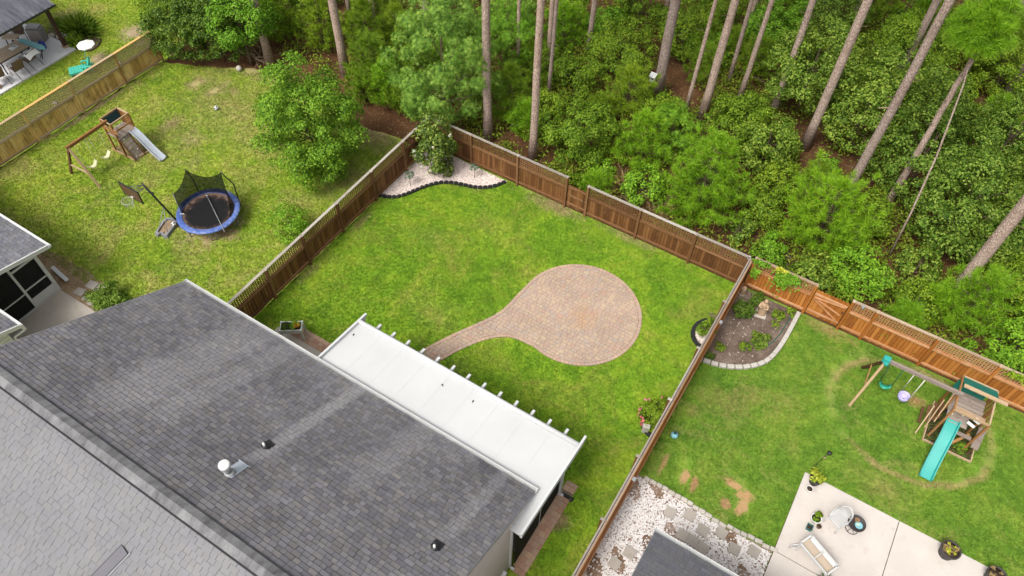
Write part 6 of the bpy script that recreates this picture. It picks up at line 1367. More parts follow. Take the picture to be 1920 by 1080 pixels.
for x in (-38.6, -37.6): m = MB(); m.beam((x-.1, 15.4, .09), (x+.1, 15.7, .58), .03, .03); m.beam((x+.1, 15.4, .09), (x-.1, 15.7, .58), .03, .03); m.build('stand', 'black_metal', t)
t = thing('cooler_bag', 'blue and white bag on the pavilion slab', 'bag', (-38.2, 15.95, .09)); m = MB(); m.box((-38.2, 16.0, .28), (.28, .22, .38), .5); m.build('bag', 'bag_blue', t, bevel=.04); m = MB(); m.box((-38.06, 15.92, .30), (.05, .16, .26), .5); m.build('bag_pocket', 'cloth_white', t); m = MB(); m.tube([(-38.3, 16.0, .46), (-38.2, 16.0, .60), (-38.1, 16.0, .46)], .015, 6); m.build('strap', 'bag_blue', t)
t = thing('glass_bowl', 'glass dish and tray on the pavilion table', 'tray', (-38.35, 14.7, .815)); m = MB(); m.box((-38.35, 14.75, .83), (.30, .42, .03), .2); m.build('tray', 'cloth_white', t); m = MB(); m.lathe((-38.38, 14.78, .845), [(.06, 0), (.11, .06), (.115, .07), (.10, .065), (.05, .01)], 16, cap=False); m.build('dish', 'slide_grey', t)
t = thing('side_table', 'tan cushioned ottoman table at the back of the pavilion', 'table', (-39.4, 15.6, .09)); m = MB(); m.box((-39.55, 15.35, .66), (.75, .45, .06), .5); m.build('tabletop', 'tan_cushion', t)
for sx, sy in ((-.3, -.2), (.3, -.1), (.2, .25), (-.35, .1)): m = MB(); m.beam((-39.55+sx, 15.35+sy, .09), (-39.55+sx*.9, 15.35+sy*.9, .64), .04, .04); m.build('leg', 'black_metal', t)
t = thing('grill', 'dark covered grill cart on the pavilion slab', 'grill', (-39.0, 16.45, .09)); m = MB(); m.box((-39.0, 16.4, .45), (.75, .5, .72), .45); m.build('body', 'pot_grey', t, bevel=.04); m = MB(); m.box((-39.05, 16.42, .86), (.66, .42, .10), .45); m.build('lid', 'grey_metal', t, bevel=.03); m = MB(); m.tube([(-39.2, 16.1, .86), (-38.7, 16.35, .86)], .018, 6); m.build('handle', 'grey_metal', t)
# bed and chaise
sheet('mulch_bed', chaikin([(-39.6, 16.95), (-36.75, 16.95), (-36.15, 17.2), (-36.1, 17.6), (-36.5, 18.25), (-37.3, 18.4), (-38.6, 18.3), (-39.8, 18.0)], 2), .010, 'mulch')
m = MB(); m.tube([(*p, .04) for p in smooth_open([(-36.85, 16.98), (-36.2, 17.1), (-36.05, 17.5), (-36.35, 18.15), (-37.1, 18.45)])], .035, 6); tag(m.build('bed_edging', 'pavilion_wood'), 'dark curved edging strip around the bed beside the pavilion', 'edging')
t = thing('ornamental_grass', 'large green clump of ornamental grass in the bed by the pavilion', 'grass clump', (-38.05, 18.1, 0)); rng = np.random.default_rng(31); n = 900
P = np.concatenate([rng.normal(size=(n, 2))*[.30, .18], np.zeros((n, 1))], 1); d = unit(np.concatenate([P[:, :2]*2.2+rng.normal(size=(n, 2))*.35, np.ones((n, 1))], 1)); l = rng.uniform(.6, 1.15, (n, 1)); s = unit(np.cross(d, rng.normal(size=(n, 3))))*.014
V = np.stack([P-s, P+s, P+d*l*.7+s*.7, P+d*l*1.0-[0, 0, .12]], 1).reshape(-1, 3); F = (np.arange(n)[:, None, None]*4+np.array([[0, 1, 2], [0, 2, 3]])[None]).reshape(-1, 3); put('blades', np_mesh('blades', V, F, 'leaf_oak'), t)
tree('shrub', 'small round green shrub behind the toy umbrella', 'shrub', (-37.15, 17.25), .32, (.42, .42, .34), 0, 'leaf_bush', seed=95, L=.10, trunk_r=.02, clump=.14, stem='stem', crown='foliage')
rr = random.Random(6)
for k in range(6):
    x, y = (-38.6+rr.uniform(-.5, .5), 17.25+rr.uniform(-.25, .25)); m = MB(); m.lathe((x, y, 0), [(.12, 0), (.16, .08), (.10, .16), (.001, .18)], 7, sx=rr.uniform(.8, 1.5)); tag(m.build('rock', 'edging_stone'), ['grey rock nearest the pavilion post in the small heap', 'grey rock at the top of the small heap by the pavilion', 'grey rock at the left of the heap beside the pavilion slab', 'grey rock at the bottom of the heap beside the pavilion slab', 'grey rock in the middle of the heap by the pavilion post', 'grey rock at the right of the heap by the pavilion post'][k], 'rock', 'rocks beside the pavilion')
t = thing('chaise_lounge', 'turquoise child size chaise lounge on the grass behind the tan fence', 'chaise', (-35.0, 15.9, 0)); ca2 = math.atan2(16.24-15.51, -34.62+35.09)
cc = lambda u, v, z: (-35.0+u*math.cos(ca2)-v*math.sin(ca2), 15.86+u*math.sin(ca2)+v*math.cos(ca2), z)
for k in range(7): m = MB(); m.beam(cc(-.52+k*.115, -.25, .24), cc(-.52+k*.115, .25, .24), .10, .03); m.build('seat_slat', 'chaise_teal', t)
for s in (-1, 1):
    m = MB(); m.beam(cc(-.58, s*.27, .20), cc(.55, s*.27, .20), .04, .10); m.build('side_rail', 'chaise_teal', t)
    m = MB(); m.beam(cc(.05, s*.29, .42), cc(.48, s*.29, .42), .09, .03); m.beam(cc(.1, s*.28, .2), cc(.1, s*.28, .42), .04, .05); m.build('armrest', 'chaise_teal', t)
    for u in (-.54, .50): m = MB(); m.beam(cc(u, s*.26, 0), cc(u, s*.26, .2), .05, .05); m.build('leg', 'chaise_teal', t)
for k in range(4): m = MB(); m.beam(cc(.30, -.19+k*.125, .25), cc(.52, -.19+k*.125, .66), .105, .025, (1, 0, 0)); m.build('back_slat', 'chaise_teal', t)
m = MB(); m.beam(cc(-.58, -.28, .18), cc(-.58, .28, .18), .04, .14); m.build('front_apron', 'chaise_teal', t)
t = thing('umbrella', 'small white octagonal umbrella above the turquoise chaise', 'umbrella', (-35.25, 16.35, 0)); m = MB(); m.tube([(-35.22, 16.30, .2), (-35.22, 16.62, 1.12)], .016, 7); m.build('pole', 'chaise_teal', t)
m = MB(); n = 8; c0 = (-35.2, 16.70); m.add([(c0[0], c0[1], 1.20)]+[(c0[0]+.44*math.cos(a), c0[1]+.44*math.sin(a), 1.06) for a in [k*math.pi/4 for k in range(8)]]+[(c0[0]+.44*math.cos(a), c0[1]+.44*math.sin(a), 1.01) for a in [k*math.pi/4 for k in range(8)]], [(0, 1+k, 1+(k+1) % 8) for k in range(8)]+[(1+k, 9+k, 9+(k+1) % 8, 1+(k+1) % 8) for k in range(8)]); m.build('canopy', 'umbrella_white', t)
for k, (x, y) in enumerate(((-34.05, 17.35), (-34.1, 13.5), (-33.8, 11.4))): m = MB(); m.lathe((x, y, 0), [(.10, 0), (.12, .05), (.06, .10), (.001, .11)], 7, sx=1.4); tag(m.build('rock', 'edging_pale'), ['pale flat rock beyond the turquoise chaise at the fence', 'pale rock between the pavilion slab and the tan fence', 'pale rock at the far left behind the tan fence'][k], 'rock')

# ------------------------------------------------------------------ tall pines: trunk with a crown high above the picture
def pine_crown_mesh(seed):
    rng = np.random.default_rng(seed); P, Nn, c = crown_points(rng, (2.6, 2.6, 3.6), 50, 4, .5, -.9, .3); d = unit(P*[1, 1, .5]+[0, 0, .5])
    return np_mesh('crown', *needles(P, d, rng, 26, .55, .05, .8), 'needle')
PCROWN = [pine_crown_mesh(s) for s in (1, 2, 3)]
def tall_pine(i, x, y, r, label, h=19.0, lean=(0, 0), crown_at=None, bend=0.0):
    rr = random.Random(300+i); t = thing('pine_tree', label, 'pine tree', (x, y, 0), 'tall pines in the woods')
    m = MB(); n = 12; pts = []; rs = []
    for k in range(n+1):
        f = k/n; z = f*h; w = bend*math.sin(f*5+i)
        pts.append((lean[0]*z+w+rr.uniform(-.02, .02), lean[1]*z+rr.uniform(-.02, .02), z-(.1 if k == 0 else 0))); rs.append(r*.83*(1.34 if k == 0 else 1.0)*(1-.45*f))
    m.tube(pts, rs, 14); tr = put('trunk', m.mesh('trunk', 'pine_bark'), t)
    if h > 12 or crown_at:
        o = put('crown', PCROWN[i % 3], t, (lean[0]*h, lean[1]*h, h+1.2), (0, 0, rr.uniform(0, 6.28))); 
        if crown_at: o.scale = crown_at
    for k in range(rr.randint(4, 7)):   # short dead stubs
        mb = MB()
        z = rr.uniform(1.5, min(h, 9)); a = rr.uniform(0, 6.28); l = rr.uniform(.12, .4); f = z/h
        b0 = Vector((lean[0]*z, lean[1]*z, z)); mb.tube([b0, b0+Vector((math.cos(a)*(r+l), math.sin(a)*(r+l), .1))], [.02, .008], 5)
        put('dead_stub', mb.mesh('dead_stub', 'twig'), t)
    return t
PINES = [(-27.5, 21.5, .25, 'stout pine trunk at the left behind the branch pile'), (-23.8, 23.0, .26, 'stout pine trunk right behind the round yard tree'), (-15.0, 22.8, .245, 'straight stout pine trunk right of the sweetgum behind the dark fence'),
 (-12.5, 22.8, .22, 'straight pale pine trunk rising just behind the dark fence, right of the stoutest'), (-9.6, 30.1, .31, 'stout pine trunk carrying the white birdhouse'), (-7.0, 29.8, .24, 'mottled pine trunk right of the thin one beyond the birdhouse pine'),
 (-7.8, 29.5, .12, 'thin pine trunk between the birdhouse pine and the mottled one'), (-2.1, 30.6, .26, 'leaning pine trunk rising through the oak foliage right of centre'), (.5, 28.2, .24, 'longest diagonal pine trunk, base in the bright young pine'),
 (2.3, 29.0, .20, 'diagonal pine trunk that ends in the only visible crown at the upper right', ), (5.8, 24.7, .30, 'thick pine trunk leaning in from the right edge'),
 (.3, 38.3, .24, 'reddish pine trunk in the shade between the long diagonal ones, upper right'), (5.4, 39.8, .30, 'short piece of thick trunk at the right edge near the top'), (-6.0, 31.9, .155, 'slim straight pine trunk with the fallen pale branch at its foot'),
 (-4.4, 32.9, .17, 'slim crooked trunk beside the bare straw clearing'), (-7.0, 33.1, .13, 'slim dark trunk in front of the dark stump-like trunk, top centre right'), (-7.7, 37.0, .25, 'dark charred trunk in the deep shade, top centre right'),
 (-14.1, 31.3, .17, 'lone slim trunk behind the rounded bushes, top centre'), (-14.0, 26.9, .115, 'very slim trunk beside the straight pale pine'), (-15.2, 28.7, .15, 'dark slim trunk behind the straight pale pine'),
 (-23.9, 25.7, .16, 'slim trunk among the young pines behind the yard tree'), (-26.3, 26.5, .14, 'slim short-looking trunk at the top left of the young pines'), (-21.9, 27.6, .20, 'trunk hidden behind the sweetgum crown, top left'),
 (-12.1, 36.5, .20, 'dark trunk at the very top left of the birdhouse pine'), (-3.1, 41.3, .24, 'shaded trunk at the top behind the leaning oak pine'), (3.4, 46.5, .28, 'trunk above the visible pine crown, left one of two'), (4.4, 47.3, .28, 'trunk above the visible pine crown, right one of two'), (-16.1, 27.2, .11, 'very slim shaded trunk left of the straight pale pine'), (-4.2, 31.9, .2, 'trunk emerging behind the oak at upper right of the clearing')]
for i, (x, y, r, lb) in enumerate(PINES):
    lean = {8: (.012, .0), 9: (-.010, -.02)}.get(i, (random.uniform(-.006, .006), random.uniform(-.006, .006)))
    if i == 9: tall_pine(i, x, y, r, lb, 7.9, (-.012, -.03), None)
    else: tall_pine(i, x, y, r, lb, 19+random.uniform(-1.5, 3), lean, None, .10 if i == 14 else (.07 if r < .18 else .025))
# crown of the one pine whose top shows, and the pale leaning sapling stem
rng = np.random.default_rng(12); P, Nn, c = crown_points(rng, (.85, .85, .85), 60, 5, .28, -.8, .25); V, F = needles(P+[0, 0, 0], unit(P*[1, 1, .6]+[0, 0, .4]), rng, 70, .34, .020, .75)
pt = [o for o in bpy.data.objects if o.get('label', '').startswith('diagonal pine trunk that ends')][0]; put('crown', np_mesh('crown', V, F, 'needle'), pt, (-.30, -.75, 9.2))
t = thing('sapling', 'very thin pale bent sapling stem leaning up to the visible pine crown', 'sapling', (3.15, 25.75, 0)); m = MB(); m.tube([(3.15, 25.75, 0), (3.0, 26.2, 2.4), (2.75, 26.9, 4.8), (2.35, 27.9, 7.2), (2.1, 28.2, 8.2)], [.045, .04, .035, .03, .02], 8); m.build('stem', 'pine_bark', t)
small_plant(t, 'crown', (2.1, 28.2, 8.1), .35, .5, 'needle', 3, 260, .14)
t = thing('birdhouse', 'white birdhouse with dark hole on the stout pine trunk', 'birdhouse', (-9.78, 29.75, 1.15)); bb = (-9.86, 29.70); m = MB(); m.box((bb[0], bb[1], 1.36), (.24, .24, .34)); m.build('box', 'cloth_white', t); m = MB(); m.box((bb[0], bb[1]-.03, 1.55), (.32, .34, .035), rx=.2); m.build('roof', 'cloth_white', t); m = MB(); m.lathe((bb[0], bb[1], 1.38), [(.001, 0), (.001, 0)], 6); m = MB(); m.tube([(bb[0]+.02, bb[1]-.119, 1.39), (bb[0]+.02, bb[1]-.125, 1.39)], .05, 12); m.build('entrance', 'black_plastic', t)

# ------------------------------------------------------------------ trees, shrubs and young pines
def bush(lb, x, y, zc, r, rv, mat, seed, L=.11, cat='shrub', name='woodland_shrub', star=False, dens=.68, group='shrubs in the woods', tr=.04, squash=None, clump=None):
    rz = squash or max(.35, min(rv, zc*1.05)); return tree(name, lb, cat, (x, y), zc, (r, r, rz), 0, mat, group, seed, L, dens, star, tr, 'twig', -.75, clump or (.17+.09*r), stem='stem' if cat == 'shrub' else 'trunk', crown='foliage' if cat == 'shrub' else 'crown')
tree('yard_tree', 'round fresh green tree standing in the left yard by the fence', 'tree', (-20.35, 16.9), 2.95, (2.18, 2.18, 2.9), 0, 'leaf_yard', None, 5, .12, .86, False, .075, clump=.40, zmin=-.97, lumps=16, shell=.35, ampk=.75)
bush('small feathery bush on the left lawn below the round tree', -18.6, 13.26, .80, .78, .95, 'leaf_bright', 2, .10, dens=.42, squash=.85, group=None, name='bush')
bush('dark evergreen bush at the end of the tan fence', -31.4, 19.4, 1.75, 1.35, 2.0, 'leaf_dark', 3, .115, squash=1.75, name='evergreen_bush', group=None)
bush('second dark evergreen bush right of the one at the fence end', -29.75, 20.5, 1.85, 1.45, 2.0, 'leaf_dark', 4, .115, squash=1.85, name='evergreen_bush', group=None)
bush('dark evergreen bush behind, between the two at the fence end', -31.6, 21.9, 2.0, 1.5, 2.0, 'leaf_dark', 5, .125, squash=1.9, name='evergreen_bush', group=None)
bush('yellowish loose bush behind the tan fence at the top left', -34.3, 20.9, 1.2, 1.25, 1.3, 'leaf_bush', 6, .13, dens=.55, name='bush', group=None)
tree('young_tree', 'bright green leafy tree left of the first stout pine', 'tree', (-28.35, 21.0), 2.75, (1.55, 1.55, 1.35), 0, 'leaf_bright', None, 7, .125, .68, False, .09, clump=.34)
tree('sweetgum_tree', 'large star-leaved sweetgum behind the corner of the dark fence', 'tree', (-17.3, 22.7), 3.2, (2.4, 2.4, 3.15), 0, 'leaf_gum', None, 8, .165, .66, True, .11, clump=.40, ampk=.7, zmin=-.97)
tree('sweetgum_tree', 'smaller bright sweetgum between the two straight stout pines', 'tree', (-16.9, 27.6), 2.6, (1.6, 1.6, 1.9), 0, 'leaf_bright', None, 9, .165, .52, True, .08, clump=.34)
OAKS = [(-3.3, 32.8, 2.6, 2.0, 2.4, 'pale oak top left of the leaning pine trunk'), (-.35, 31.7, 2.7, 2.0, 2.4, 'pale oak wrapped around the leaning pine trunk'), (-3.5, 28.3, 1.3, 1.4, 1.3, 'low oak below the fallen pale branch'), (2.75, 30.3, 2.2, 2.2, 2.2, 'dark oak between the two long diagonal pine trunks'), (5.0, 27.8, 2.4, 2.05, 2.4, 'large oak left of the thick pine leaning in at the right'), (5.6, 33.0, 2.4, 1.9, 2.2, 'oak at the right edge under the visible pine crown'), (2.6, 33.6, 2.2, 1.9, 2.1, 'oak just under the visible pine crown'), (7.2, 29.6, 2.2, 1.8, 2.2, 'oak cut by the right picture edge behind the thick pine')]
for i, (x, y, z, r, rv, lb) in enumerate(OAKS): tree('oak_tree', lb, 'tree', (x, y), z, (r, r, rv), 0, 'leaf_oak', 'oaks in the woods', 20+i, .135, .56, False, .08, clump=.30, per=22)
BUSH = [('wide rounded bush just behind the dark fence gate', -11.0, 24.2, 1.45, 1.72, 1.45, 'leaf_bush'), ('rounded bush below the lone slim trunk', -13.2, 28.1, 1.05, 1.23, 1.2, 'leaf_bush'), ('rounded bush behind the lone slim trunk, top centre', -12.2, 30.9, 1.4, 1.6, 1.36, 'leaf_bush'), ('bush at the foot of the mottled pine trunk', -5.0, 28.6, 1.35, 1.55, 1.35, 'leaf_bush'), ('bush just left of the low oak', -3.6, 28.5, .85, .95, 1.1, 'leaf_bush'),
 ('bright star-leaved bush below the birdhouse pine', -7.5, 26.9, 1.15, 1.3, 1.3, 'leaf_bright'), ('bright round bush behind the orange fence gate', 2.2, 23.35, 1.06, 1.2, 1.15, 'leaf_bright'), ('bright bush at the right edge behind the orange fence', 8.3, 23.2, 1.0, 1.15, 1.15, 'leaf_bright'), ('small bush left of the thick leaning pine near the fence', 4.6, 23.4, .7, .9, .75, 'leaf_bush'), ('small bright bush by the dark gate behind the fence', -9.1, 23.25, .55, .62, .6, 'leaf_bright'), ('small bright bush behind the corner where the two back fences meet', -1.3, 23.0, .58, .66, .6, 'leaf_bright'),
 ('bush at the top right of the birdhouse pine', -10.0, 33.9, 1.2, 1.3, 1.5, 'leaf_bush'), ('hanging leafy bush at the top above the clearing', -6.4, 37.0, 1.6, 1.5, 1.5, 'leaf_bright'), ('broad bush behind the reddish trunk, upper right', .4, 38.0, 1.9, 2.2, 1.8, 'leaf_bush'), ('broad bush at the upper right corner under the crown', 4.6, 40.0, 1.6, 1.8, 1.7, 'leaf_bush'), ('bush at the top edge left of the birdhouse pine', -13.3, 35.5, 1.1, 1.3, 1.1, 'leaf_bush'), ('bush at the top edge behind the mottled trunk', -9.6, 37.2, 1.35, 1.5, 1.4, 'leaf_bush'), ('bush at the top edge right of the clearing', -4.3, 40.2, 1.7, 1.9, 1.6, 'leaf_oak'),
 ('bush at the top edge above the lone slim trunk', -16.4, 33.2, 1.0, 1.1, 1.3, 'leaf_bush'), ('low bush left of the bright young pine', -2.3, 26.8, .8, .95, .95, 'leaf_bush'), ('bush behind the sweetgum, top left', -21.2, 28.3, 1.3, 1.5, 1.4, 'leaf_gum'), ('bush at the top left behind the young pines', -29.0, 26.3, .9, 1.0, 1.0, 'leaf_bush'), ('low bush right of the mottled trunk in the clearing', -4.9, 31.0, .6, .9, .6, 'leaf_bush'), ('low bush in front of the shaded reddish trunk', -1.0, 35.2, .9, 1.2, .9, 'leaf_bush'), ('bush behind the straight pale pine', -13.4, 25.6, .8, .95, .8, 'leaf_bush'),
 ('low bush right of the wide rounded one behind the gate', -8.6, 28.0, .8, 1.1, .85, 'leaf_bush'), ('broad bush between the long diagonal trunks near their feet', 1.6, 27.0, .9, 1.1, .9, 'leaf_bush'), ('low bush at the foot of the thick leaning pine', 7.6, 26.0, 1.0, 1.25, 1.1, 'leaf_bush'), ('bush behind the thick leaning pine at the right edge', 6.6, 27.6, 1.3, 1.4, 1.3, 'leaf_oak'), ('bush beside the dark charred trunk', -8.9, 34.4, .8, 1.1, .9, 'leaf_bright'), ('bush at the top behind the smaller sweetgum', -18.6, 30.6, 1.1, 1.4, 1.2, 'leaf_gum')]
for i, (lb, x, y, z, r, rv, mt) in enumerate(BUSH): bush(lb, x, y, z, r, rv, mt, 120+i, .112 if mt != 'leaf_bright' else .12, star=('star-leaved' in lb))
YP = [('large bright young pine behind the dark fence, right of the gate', -4.75, 23.9, 4.3, 2.0), ('wide bright young pine at the foot of the longest diagonal trunk', .2, 24.9, 3.5, 2.45), ('young pine just left of the large bright one', -8.3, 25.2, 2.9, 1.25), ('young pine below the birdhouse', -10.4, 28.3, 2.5, 1.35), ('young pine right of the straight stout trunk behind the dark fence', -14.9, 24.6, 3.0, 1.2), ('young pine behind the smaller sweetgum and pale trunk', -15.4, 27.6, 2.3, 1.05),
 ('young pine right of the first stout trunk', -28.4, 23.3, 3.2, .95), ('young pine left of the second stout trunk', -26.2, 24.2, 3.0, 1.2), ('young pine right behind the second stout trunk', -23.6, 24.8, 3.2, 1.25), ('young pine between the yard tree and the sweetgum, upper', -22.0, 23.2, 2.8, 1.25), ('young pine between the yard tree and the sweetgum, lower', -20.5, 22.4, 2.4, .95), ('young pine behind the fence at the foot of the thick leaning pine', 6.45, 24.0, 2.9, 1.5), ('small young pine left of that at the thick leaning pine', 5.4, 23.7, 1.6, .85), ('young pine at the top edge right of the clearing', -2.6, 43.0, 3.0, 1.5), ('young pine at the top left behind the branch pile', -30.3, 24.5, 3.0, 1.2), ('slim young pine behind the dark fence between two straight trunks', -13.7, 24.0, 1.9, .7), ('young pine at the right edge behind the bright bush', 9.2, 25.2, 2.6, 1.2), ('young pine in the shade behind the low oak', -.9, 27.3, 2.0, 1.0), ('dull young pine behind the clearing', -6.2, 34.6, 2.0, 1.0), ('young pine at the top edge behind the second stout trunk', -25.0, 27.2, 3.0, 1.3), ('young pine at the top edge between second stout trunk and sweetgum', -22.6, 25.9, 2.8, 1.2), ('small young pine right behind the round yard tree', -21.6, 21.9, 1.7, .8), ('young pine left of the sweetgum trunk by the fence corner', -19.3, 22.4, 1.9, .9)]
for i, (lb, x, y, h, r) in enumerate(YP): pine_sapling('young_pine', lb, (x, y), h, r, 'young pines in the woods', 700+i, 'needle' if i in (0, 1, 2, 10, 11, 12, 15, 16) else 'needle_old', 1.25 if r > 1.8 else 1.1)

NEAR = ['stout pine by the branch pile', 'second stout pine behind the yard tree', 'stoutest straight pine behind the dark fence', 'pale straight pine behind the dark fence', 'birdhouse pine', 'mottled pine', 'thin pine beside the birdhouse pine', 'pine leaning through the oaks', 'longest diagonal pine', 'pine with the visible crown', 'thick pine leaning in at the right', 'reddish shaded pine', 'cut-off trunk at the right edge', 'slim pine with the fallen branch', 'slim crooked pine', 'slim dark pine', 'charred trunk', 'lone slim top-centre pine', 'very slim pine', 'dark slim pine', 'slim pine among young pines', 'short-looking slim pine', 'pine behind the sweetgum', 'dark trunk at the top', 'shaded top trunk', 'left of two top-right trunks', 'right of two top-right trunks', 'very slim shaded trunk', 'trunk behind the upper oak']
occ = [(x, y, r) for (_, x, y, _, r, _, _) in BUSH] + [(x, y, r) for (x, y, _, r, _, _) in OAKS] + [(x, y, r*.8) for (_, x, y, _, r) in YP] + [(-17.3, 22.7, 2.2), (-16.9, 27.6, 1.5)]
fr = random.Random(17); used = set(); cnt = 0
for tries in range(6000):
    if cnt >= 46: break
    x, y = fr.uniform(-30, 10), fr.uniform(21.9, 46); r = fr.uniform(.55, 1.15)
    if not on_screen((x, y, .8)) or (x < -18 and y < 22.8) or (y < 22.3 and r > .7): continue
    if any(math.hypot(x-a, y-b) < (c+r)*.80 for a, b, c in occ): continue
    if any(math.hypot(x-q[0], y-q[1]) < r+.25 for q in PINES): continue
    if math.hypot(x+4.9, y-32.4) < 1.7 or math.hypot(x+20.0, y-21.6) < 1.5: continue   # the bare straw clearings
    pi_ = min(range(len(PINES)), key=lambda k: math.hypot(x-PINES[k][0], y-PINES[k][1])); px_, py_ = PINES[pi_][:2]
    side = ('right of' if x > px_ else 'left of') if abs(x-px_) > abs(y-py_) else ('behind' if y > py_ else 'in front of')
    pine = fr.random() < .34; tone = fr.choice(('leaf_bush', 'leaf_bush', 'leaf_oak', 'leaf_bright'))
    word = ('young pine' if pine else {'leaf_bush': 'rounded olive shrub', 'leaf_oak': 'pale leafy shrub', 'leaf_bright': 'bright green shrub'}[tone])
    lb = '%s %s the %s' % (word, side, NEAR[pi_])
    if lb in used:
        lb = ('small ' if r < .8 else 'wide ')+lb
        if lb in used: continue
    used.add(lb); occ.append((x, y, r)); cnt += 1
    if pine: pine_sapling('young_pine', lb, (x, y), r*2.3, r*1.05, 'young pines in the woods', 900+cnt, fr.choice(('needle', 'needle_old')), 1.0)
    else: bush(lb, x, y, r*.8, r, r*.85, tone, 1200+cnt, .125, dens=.62)

# ------------------------------------------------------------------ undergrowth, dry grass, branches, vines
rng = np.random.default_rng(55); n = 8200
gx = rng.uniform(-33, 12, n); gy = rng.uniform(21.6, 54, n); f = np.sin(gx*.55+1.3)*np.cos(gy*.48+.5)+.7*np.sin(gx*1.15+gy*.85)+.4*np.sin(gx*2.3-gy*1.9)
k = (f > -.35) & ((gx > -18) | (gy > 22.4)); gx, gy = gx[k], gy[k]; q = np.stack([gx, gy, np.zeros(len(gx))], 1)-CAM_LOC; d = q @ _fw; k = (abs(q @ _r2/d*1406) < 1120) & (q @ _u2/d*1406 < 700); gx, gy = gx[k], gy[k]
cen = np.stack([gx, gy, rng.uniform(.10, .30, len(gx))+.55*rng.random(len(gx))**3], 1); idx = np.repeat(np.arange(len(cen)), 27); P = cen[idx]+rng.normal(size=(len(idx), 3))*[.24, .24, .16]; P[:, 2] = np.maximum(P[:, 2], .03)
V, F = leaves(P, unit(rng.normal(size=P.shape)*.55+[0, 0, 1]), .14*rng.uniform(.6, 1.4, len(P)), .08, rng); stuff(put('undergrowth', np_mesh('undergrowth', V, F, 'ground_leaf')), 'low yellowish green undergrowth over the pine straw', 'undergrowth')
n = 26000; P = np.stack([rng.uniform(-34, 12, n), rng.uniform(20.6, 50, n), rng.uniform(0, .03, n)], 1); P = P[(P[:, 0] < -17.2) | (P[:, 1] > 21.3)]; a = rng.uniform(0, 6.28, len(P)); d = np.stack([np.cos(a), np.sin(a), rng.normal(size=len(P))*.15], 1)*rng.uniform(.06, .16, (len(P), 1)); s = np.stack([-np.sin(a), np.cos(a), np.zeros(len(P))], 1)*.012
V = np.stack([P-s, P+s, P+d], 1).reshape(-1, 3); stuff(put('straw_litter', np_mesh('straw_litter', V, np.arange(len(V)).reshape(-1, 3), 'leaf_dry')), 'loose pine straw litter on the woodland floor', 'pine straw')
def tuft(name, label, x, y, r, h, mat, n, seed):
    rng = np.random.default_rng(seed); t = thing(name, label, 'grass clump', (x, y, 0)); P = np.concatenate([rng.normal(size=(n, 2))*r*.45, np.zeros((n, 1))], 1); d = unit(np.concatenate([P[:, :2]*1.2/max(r, .1)+rng.normal(size=(n, 2))*.55, np.ones((n, 1))*.8], 1)); l = h*rng.uniform(.5, 1.1, (n, 1)); s = unit(np.cross(d, rng.normal(size=(n, 3))))*.010
    V = np.stack([P-s, P+s, P+d*l*.7+s*.6, P+d*l-[0, 0, .10]], 1).reshape(-1, 3); F = (np.arange(n)[:, None, None]*4+np.array([[0, 1, 2], [0, 2, 3]])[None]).reshape(-1, 3); put('blades', np_mesh('blades', V, F, mat), t)
tuft('dry_grass', 'pale dry grass clump behind the dark gate', -8.1, 23.6, .55, .95, 'leaf_dry', 500, 1); tuft('dry_grass', 'brown dry grass heap left of the large bright young pine', -6.9, 23.3, .7, .9, 'leaf_dry', 600, 2); tuft('dry_grass', 'dry grass clump at the foot of the large bright young pine', -6.2, 22.6, .6, .7, 'leaf_dry', 420, 3)
tuft('fern', 'green fern clump behind the dark gate', -9.9, 22.7, .4, .6, 'leaf_bright', 260, 4); tuft('fern', 'green fern clump between straight pale pine and gate', -11.0, 22.4, .35, .55, 'leaf_bright', 220, 5); tuft('dry_grass', 'green and dry stalks behind the fence corner', -.2, 22.6, .5, .8, 'leaf_oak', 320, 6)
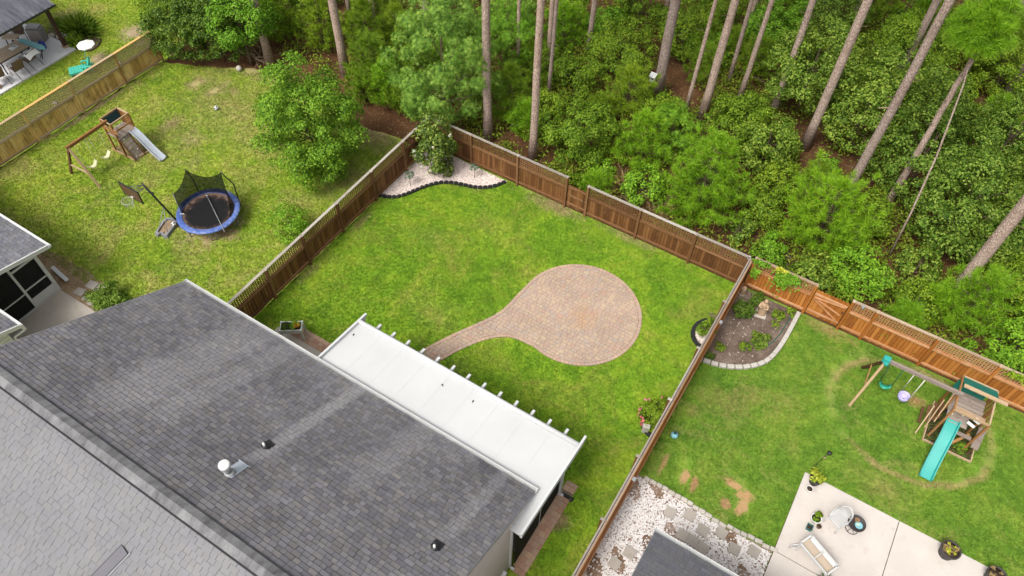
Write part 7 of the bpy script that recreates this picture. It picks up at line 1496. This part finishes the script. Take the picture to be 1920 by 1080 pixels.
def branches(name, label, x, y, n, L_, seed, mat='dead_branch', z=.1, r=.018):
    rr = random.Random(seed); t = thing(name, label, 'branch', (x, y, 0))
    for k in range(n):
        a = rr.uniform(-.7, .7)+rr.choice((0, 2.6)); p = Vector((x+rr.uniform(-.3, .3), y+rr.uniform(-.3, .3), z+rr.uniform(0, .3))); m = MB(); q = [p]
        for j in range(4): a += rr.uniform(-.35, .35); p = p+Vector((math.cos(a), math.sin(a), rr.uniform(-.12, .16)))*L_/4; p.z = max(p.z, .02); q.append(p)
        m.tube(q, [r, r*.85, r*.7, r*.5, r*.25], 6)
        for j in (1, 2, 3): b_ = a+rr.choice((-1, 1))*rr.uniform(.5, .9); e = q[j]+Vector((math.cos(b_), math.sin(b_), rr.uniform(0, .3)))*L_*.28; m.tube([q[j], e], [r*.5, r*.15], 5, cap=False)
        m.build('bough', mat, t)
    return t
branches('brush_pile', 'pale pile of cut branches by the first stout pine', -28.4, 21.35, 12, 1.5, 1); branches('fallen_branch', 'pale fallen branch on the straw at the foot of a slim pine', -5.0, 31.7, 2, 1.9, 2, r=.04); branches('fallen_branch', 'thin pale dead branch standing in the bushes, top centre', -11.2, 31.6, 1, 2.2, 3, z=.5, r=.035); branches('brush_pile', 'brown brush heap behind the right yard corner', -.6, 23.4, 6, 1.2, 4, r=.012); branches('fallen_branch', 'dark fallen log near the straw clearing', -4.6, 33.6, 1, 2.4, 5, 'twig', .08, .07); branches('fallen_branch', 'twisted pale branch showing in the oak foliage', 0.1, 30.4, 1, 1.2, 6, 'dead_branch', 3.6, .035)
def vine(label, cx, y, z, w, h_, seed, mat='leaf_bright'):
    rng = np.random.default_rng(seed); n = int(420*w*h_*3); t = thing('climbing_vine', label, 'vine', (cx, y, 0)); u = rng.normal(size=n)*w*.35; v = -np.abs(rng.normal(size=n))*h_*.45; P = np.stack([u+.25*v, -.09-rng.random(n)*.10, z+v+rng.random(n)*.10], 1); V, F = leaves(P, unit(rng.normal(size=P.shape)*.5+[0, -.8, .7]), .11, .07, rng); put('foliage', np_mesh('foliage', V, F, mat), t)
    m = MB(); m.tube([(cx-w*.2, y-.08, z), (cx, y-.09, z-h_*.5), (cx+.1, y-.09, z-h_)], .008, 5); m.build('stem', 'twig', t)
vine('bright vine hanging over the orange fence left of the gate', .02, 21.12, 1.80, .62, .85, 1); vine('vine at the meeting corner of the two back fences', -1.15, 21.12, 1.84, .42, .30, 2); vine('small vine on the orange boards by the corner post', -1.18, 21.10, 1.30, .22, .42, 3); vine('thin vine over the orange fence at the right edge', 8.3, 21.12, 1.80, .55, .25, 4, 'leaf_bush'); vine('yellow-tipped vine on top of the orange fence middle', -.35, 21.14, 1.86, .35, .2, 5, 'leaf_yellow')
